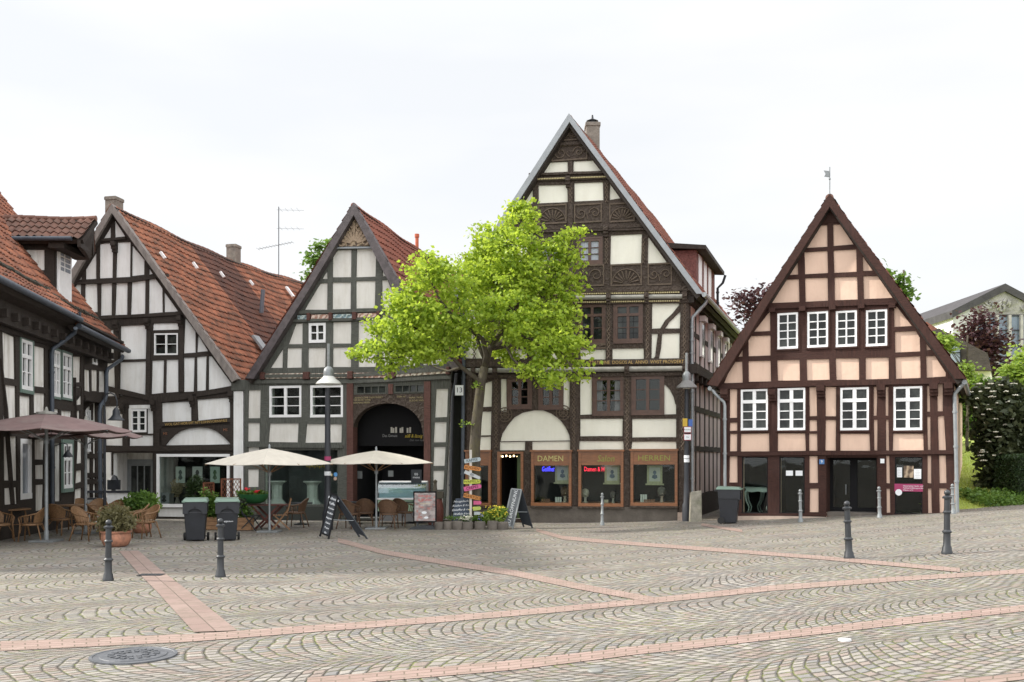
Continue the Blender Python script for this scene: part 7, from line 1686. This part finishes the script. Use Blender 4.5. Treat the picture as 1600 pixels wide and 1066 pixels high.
mb.build('blossoms', M['flower_yellow'], t)
t = thing('blue_flowers', 'small clump of blue-violet flowers at the foot of the signpost', 'flowers', place(752, D5 - .1)); foliage('foliage', [((0,0,.27),(.10,.08,.10))], 160, .05, M['leaf_green'], t, 73, .04, 8)
mb = MB(); [mb.lathe([(.006,-.01),(.022,0),(.006,.012)], (random.gauss(0,.06), random.uniform(-.1,.05), .3 + random.uniform(-.1,.12)), 6) for _ in range(30)]; mb.build('blossoms', mat_plain('violet_petals', (.18,.18,.45)), t)
t = thing('white_flowers', 'mound of white flowers in front of the handwritten board', 'flowers', place(728, D5 - .05)); foliage('foliage', [((0,0,.25),(.20,.1,.07)),((.0,0,.33),(.7,.2,.05))], 500, .05, M['leaf_green'], t, 74, .05, 8)
mb = MB(); [mb.lathe([(.008,-.012),(.03,0),(.008,.015)], (random.gauss(-.04,.09), random.uniform(-.12,.05), .30 + random.uniform(-.03,.09)), 6) for _ in range(60)]; mb.build('blossoms', M['flower_white'], t)
# handwritten board
c_ = place(720, D5 + .12); t = thing('chalk_board', 'blue-black board with white handwriting leaning in the flower bed', 'sign', c_)
mb = MB(); bt = at(735,780,0.0) if False else None
s = D5 / FPX; z0, z1 = Z(822, D5) - c_.z, Z(778.5, D5) - c_.z
mb.prism([(-.29,0,z0+.02),(.24,0,z0-.02),(.36,.12,z1-.05),(.30,.12,z1+.0),(-.16,.12,z1-.02)], (0,.02,0)); bd = mb.build('panel', mat_plain('blue_black_slate', (.03,.045,.07), .6), t)
for i, tx in enumerate(['Hausgebackene', 'Kuchen & Kekse', 'Eiskaffee & mehr', 'Waffeln frisch', 'Herzhafte Suppe', 'und Salate']): f = 1 - (i + .8) / 6.6; text(bd, 'handwriting', tx, (-.01 + .08 * f, .12 * f - .012, z0 + (z1 - z0) * f), (1,0,.06), (.12,.12,.9), .092, M['chalk'], ext=.001, shear=.35)
# finger-post
c_ = place(735.5, D5 + .0); t = thing('finger_post', 'white post with a stack of bright hand-painted direction boards in the flower bed', 'signpost', c_)
mb = MB(); mb.box(-.035,.035,-.03,.03,0,Z(703,D5)-c_.z); mb.build('post', mat_plain('old_white_paint', (.50,.47,.42)), t)
def fboard(px0, py0, px1, py1, hpx, col, tx, dark=True, i=0):
    s_ = D5 / FPX; a = at(px0, py0, D5) - c_; b = at(px1, py1, D5) - c_; ax = (b - a).normalized(); up = Vector((-ax.z, 0, ax.x)); h = hpx * s_ / 2; y = -.05 - .003 * i
    pts = [a - up * h, b - up * h * .9, b + ax * .03, b + up * h * .9, a + up * h]; mb = MB(); mb.prism([p * 1 + Vector((0, y - p.y, 0)) for p in pts], (0, .02, 0)); bd_ = mb.build('direction_board', mat_noise('painted_board_%d' % i, col, .15, 9, .7, use_obj=True), t)
    if tx: m_ = (a + b) / 2; text(bd_, 'lettering', tx, (m_.x, y - .003, m_.z), (ax.x, 0, ax.z), up, hpx * s_ * .85, M['black'] if dark else M['chalk'], ext=.001)
for i, q in enumerate([(725.5,721,750,717.5,6.5,(.34,.40,.42),'KAFFEE'), (725.5,729.5,750.5,733.5,6.5,(.50,.20,.05),'KUCHEN'), (726,737,749.5,747,5.5,(.42,.44,.45),'EIS'), (724.5,753,750,752.5,6.5,(.48,.52,.07),'WAFFELN'), (725,764.5,751,759.5,7,(.52,.10,.24),'CREPES'), (724.5,773.5,750.5,779,6.5,(.48,.20,.05),'FRÜHSTÜCK'), (740,785.5,751,785.5,6,(.50,.09,.20),''), (739,795,750.5,794,6,(.38,.44,.10),''), (741,802,750,802,5,(.38,.42,.42),'')]): fboard(*q[:6], q[6], i=i)
# small signs by the pipe
c_ = F3.P(717.5, 610, .5); mb = MB(); mb.box(-.14,.14,-.01,.01,-.17,.17); o = mb.build('number_sign', M['chalk']); o.location = c_; tag(o, 'small white number sign between the gate house and the blue drainpipe', 'sign'); text(o, 'digits', '13', (0,-.012,0), (1,0,0), (0,0,1), .24, M['iron'], ext=.001)
# narrow passage between gate house and carved house
f = MB(); p0, p1 = F5.P(706, 700, -.6), F3.P(724, 700, -.8); f.hexa([Vector((p0.x-.2,p0.y,-.4)), Vector((p1.x+.2,p1.y,-.4)), Vector((p1.x+.2,p1.y+.2,-.4)), Vector((p0.x-.2,p0.y+.2,-.4)), Vector((p0.x-.2,p0.y,7)), Vector((p1.x+.2,p1.y,7)), Vector((p1.x+.2,p1.y+.2,7)), Vector((p0.x-.2,p0.y+.2,7))]); o = f.build('passage_door', mat_noise('grey_green_boards', (.045,.048,.042), .3, 4, .8, aniso=(6,6,.5))); tag(o, 'tall grey-green boarding closing the narrow gap beside the blue drainpipe', 'boarding')

# ================================================================ things in the shop windows
def portrait(px, py, label, off=-.25, w_=.36, h=.46):
    c = F3.P(px, py, off); t = thing('framed_picture', label, 'picture', c, math.atan2(F3.u.y, F3.u.x), 'gilt framed pictures in the shop windows'); e = .07
    mb = MB(); mb.box(-w_/2-e,-w_/2,-.02,.02,-h/2-e,h/2+e); mb.box(w_/2,w_/2+e,-.02,.02,-h/2-e,h/2+e); mb.box(-w_/2,w_/2,-.02,.02,h/2,h/2+e); mb.box(-w_/2,w_/2,-.02,.02,-h/2-e,-h/2)
    for sx in (-1,1): mb.lathe([(.02,-.02),(.05,0),(.02,.02)], (sx*(w_/2+.05),0,-h/2-.08), 8)
    mb.box(-w_/2-.12,w_/2+.12,-.025,.025,-h/2-e-.05,-h/2-e); mb.build('frame', mat_noise('green_gilt', (.34,.33,.19), .2, 14, .5), t)
    mb = MB(); mb.box(-w_/2,w_/2,-.01,.0,-h/2,h/2); mb.build('picture', mat_plain('mount_card', (.42,.42,.36)), t)
    mb = MB(); mb.lathe([(.01,-.13),(.09,-.09),(.07,0),(.02,.01),(.055,.06),(.05,.12),(.01,.15)], (0,-.012,-.02), 10, 1, .06); mb.build('portrait', mat_noise('blue_grey_print', (.12,.15,.20), .5, 12), t)
portrait(879, 740, 'gilt framed picture in the left lettered shop window'); portrait(956.5, 740.5, 'gilt framed picture in the middle shop window under the red display line'); portrait(1023, 741.5, 'gilt framed picture in the right lettered shop window')
def head(px, label, col, hair, k=1):
    c = F3.W(F3.L(px, 780, -.25)[0], F3.L(px, 788, -.25)[1] + .03, -.25); t = thing('wig_head', label, 'mannequin head', c, 0, 'wig heads in the shop windows'); t.scale = (k,)*3
    mb = MB(); mb.lathe([(.10,0),(.09,.02),(.045,.08),(.04,.18),(.06,.22),(.082,.29),(.085,.36),(.06,.42),(.01,.44)], n=14, sy=1.1); mb.lathe([(.004,-.02),(.014,0),(.004,.02)], (0,-.095,.30), 6); mb.build('head', mat_plain('mannequin_cream', col), t, smooth='a')
    mb = MB(); mb.lathe([(.10,.22),(.125,.30),(.13,.38),(.10,.46),(.01,.50)], (0,.025,0), 14); mb.build('wig', mat_noise('wig_hair', hair, .4, 30, .8), t, smooth=True)
head(883, 'tall wig head with curly brown hair in the left lettered window', (.45,.38,.28), (.08,.045,.02), 1.15); head(914.5, 'white wig head at the left end of the middle shop window', (.5,.46,.38), (.36,.33,.26)); head(1034, 'wig head with grey-brown hair in the right lettered window', (.42,.32,.25), (.12,.11,.09), 1.1); head(958, 'small pale wig head at the right end of the middle shop window', (.45,.42,.36), (.10,.09,.08), .8)
def boxes(px, n, label, col=(.6,.6,.55), h=.22):
    c = F3.W(F3.L(px, 780, -.12)[0], F3.L(px, 788.5, -.12)[1] + .03, -.12); mb = MB()
    for i in range(n): mb.box(i*.075,i*.075+.062,-.03,.03,0,h)
    o = mb.build('product_boxes', mat_plain('pale_cartons', col), None, bevel=.004); o.location = c; tag(o, label, 'boxes')
boxes(867.5, 3, 'row of three slim white cartons in the left lettered window'); boxes(1000.5, 3, 'row of three slim white cartons in the right lettered window', h=.30); boxes(944, 2, 'two low pale cartons in the middle shop window', (.5,.42,.3), .13); boxes(846, 4, 'row of brown cartons in the left lettered window', (.20,.09,.045), .16); boxes(1006, 5, 'row of brown cartons in the right lettered window', (.24,.11,.06), .14)
# console tables in the peach house window
def console(px, d_off, label, k=1):
    c = F4.P(px, 802, -.7 - d_off); c.z = F4.L(1180, 803.5, -.3)[1]; t = thing('console_table', label, 'table', c, math.atan2(F4.u.y, F4.u.x), 'white curved-leg console tables'); t.scale = (k,)*3; m_ = M['console']
    mb = MB(); mb.box(-.40,.40,-.2,.2,.78,.81); mb.prism([(-.36,-.18,.78),(-.36,-.18,.70),(-.2,-.18,.66),(0,-.18,.69),(.2,-.18,.66),(.36,-.18,.70),(.36,-.18,.78)], (0,.34,0)); mb.build('tabletop', m_, t, bevel=.008)
    for sx in (-1,1):
        for y in (-.17,.17): mb = MB(); mb.tube([(sx*.34,y,.72),(sx*.40,y,.62),(sx*.36,y,.40),(sx*.27,y,.2),(sx*.30,y,.06),(sx*.36,y,.01)], [.035,.04,.028,.02,.018,.022], 8); mb.build('leg', m_, t, smooth=True)
M['console'] = mat_plain('pale_painted_wood', (.42,.50,.45), .5)
console(1186, 0, 'pale curved-leg console table in the left window of the peach house'); console(1172, .75, 'second pale console table standing further back in the same window', 1.0)
# pedestals in the gate house shop window
for px, lb in ((433, 'pale pedestal in the shop window left of the lamp post, behind the folding chair'), (488.5, 'pale pedestal close to the lamp post in the grey-green shop window')):
    c = F5.P(px, 790, -.5); c.z = F5.L(470, 790.5, -.25)[1]; mb = MB(); mb.lathe([(.36,0),(.34,.06),(.23,.18),(.20,.24),(.20,.72),(.23,.78),(.34,.84),(.34,.88)], n=8, ph=R(22.5)); o = mb.build('display_pedestal', mat_noise('white_plaster_pedestal', (.50,.52,.48), .15, 6), None); o.location = c; tag(o, lb, 'pedestal', 'pale pedestals in the shop window')
for (px, py, r_, col, lb) in ((524.5, 741.5, .075, (.10,.30,.60), 'round blue sticker on the shop glass right of the lamp post'), (524, 748, .065, (.50,.36,.28), 'round pinkish sticker below the blue one'), (517.5, 742, .05, (.55,.48,.30), 'small round yellowish sticker left of the blue one')):
    c = F5.P(px, py, .03); mb = MB(); mb.lathe([(r_,0),(r_,.005)], n=18); o = mb.build('round_sticker', mat_plain('sticker_colour', col), None); o.location = c; o.rotation_euler = (R(90), 0, math.atan2(F5.u.y, F5.u.x)); tag(o, lb, 'sticker')
c = F5.P(495, 728, -.5); mb = MB()
for i in range(9): mb.lathe([(.01,-.06),(.045,0),(.01,.05)], (-.35+i*.09,0,-.04*(i%2)), 8)
o = mb.build('hanging_lamps', mat_plain('amber_glass', (.40,.28,.05)), None); o.location = c; tag(o, 'row of small amber lamps hanging inside the grey-green shop window', 'lamps')
# posters in the low shop window
def wposter(px, py, w_, h, col, label, dk=(.10,.11,.11)):
    c = F2.P(px, py, -.35); t = thing('window_poster', label, 'poster', c, math.atan2(F2.u.y, F2.u.x), 'posters in the low wide shop window'); mb = MB(); mb.box(-w_/2,w_/2,-.008,.008,-h/2,h/2); mb.build('sheet', mat_plain('poster_paper', col), t)
    mb = MB(); mb.lathe([(.01,-h*.32),(w_*.25,-h*.2),(w_*.10,0),(w_*.20,h*.12),(w_*.12,h*.26),(.01,h*.3)], (0,-.012,0), 10, 1, .04); mb.build('drawing', mat_noise('poster_drawing', dk, .6, 18), t)
wposter(282, 742, .36, .60, (.42,.46,.42), 'white poster with a small drawing, left in the low wide shop window'); wposter(308.5, 742, .38, .60, (.46,.46,.44), 'white poster of a dark-haired figure in the low wide shop window', (.08,.07,.07)); wposter(336, 742, .36, .60, (.34,.42,.36), 'green-tinted poster at the right of the low wide shop window', (.06,.10,.05)); wposter(256.5, 779, .40, .44, (.26,.26,.27), 'small grey picture at the lower left corner of the low wide shop window', (.05,.05,.05))
c = F2.P(277, 790, -.45); t = thing('dried_grass_vase', 'tan dried grass bunch in a vase inside the low wide shop window', 'vase', Vector((c.x, c.y, F2.L(277, 792, -.45)[1]))); mb = MB(); mb.lathe([(.07,0),(.11,.12),(.05,.3),(.06,.36)], n=12); mb.build('vase', M['chimney'], t, smooth='a'); foliage('dried_grass', [((0,0,.75),(.17,.1,.28)),((0,0,.5),(.06,.06,.15))], 500, .06, mat_leaf('straw', (.22,.17,.09), (.36,.29,.17), .2), t, 81, .06, 10, elong=2.5, flat=-.2)
# ================================================================ put every building's and tree's origin at its base
for root, base in HOUSES:
    root.location = base
    for c in root.children: c.matrix_parent_inverse = Matrix.Translation(-base)
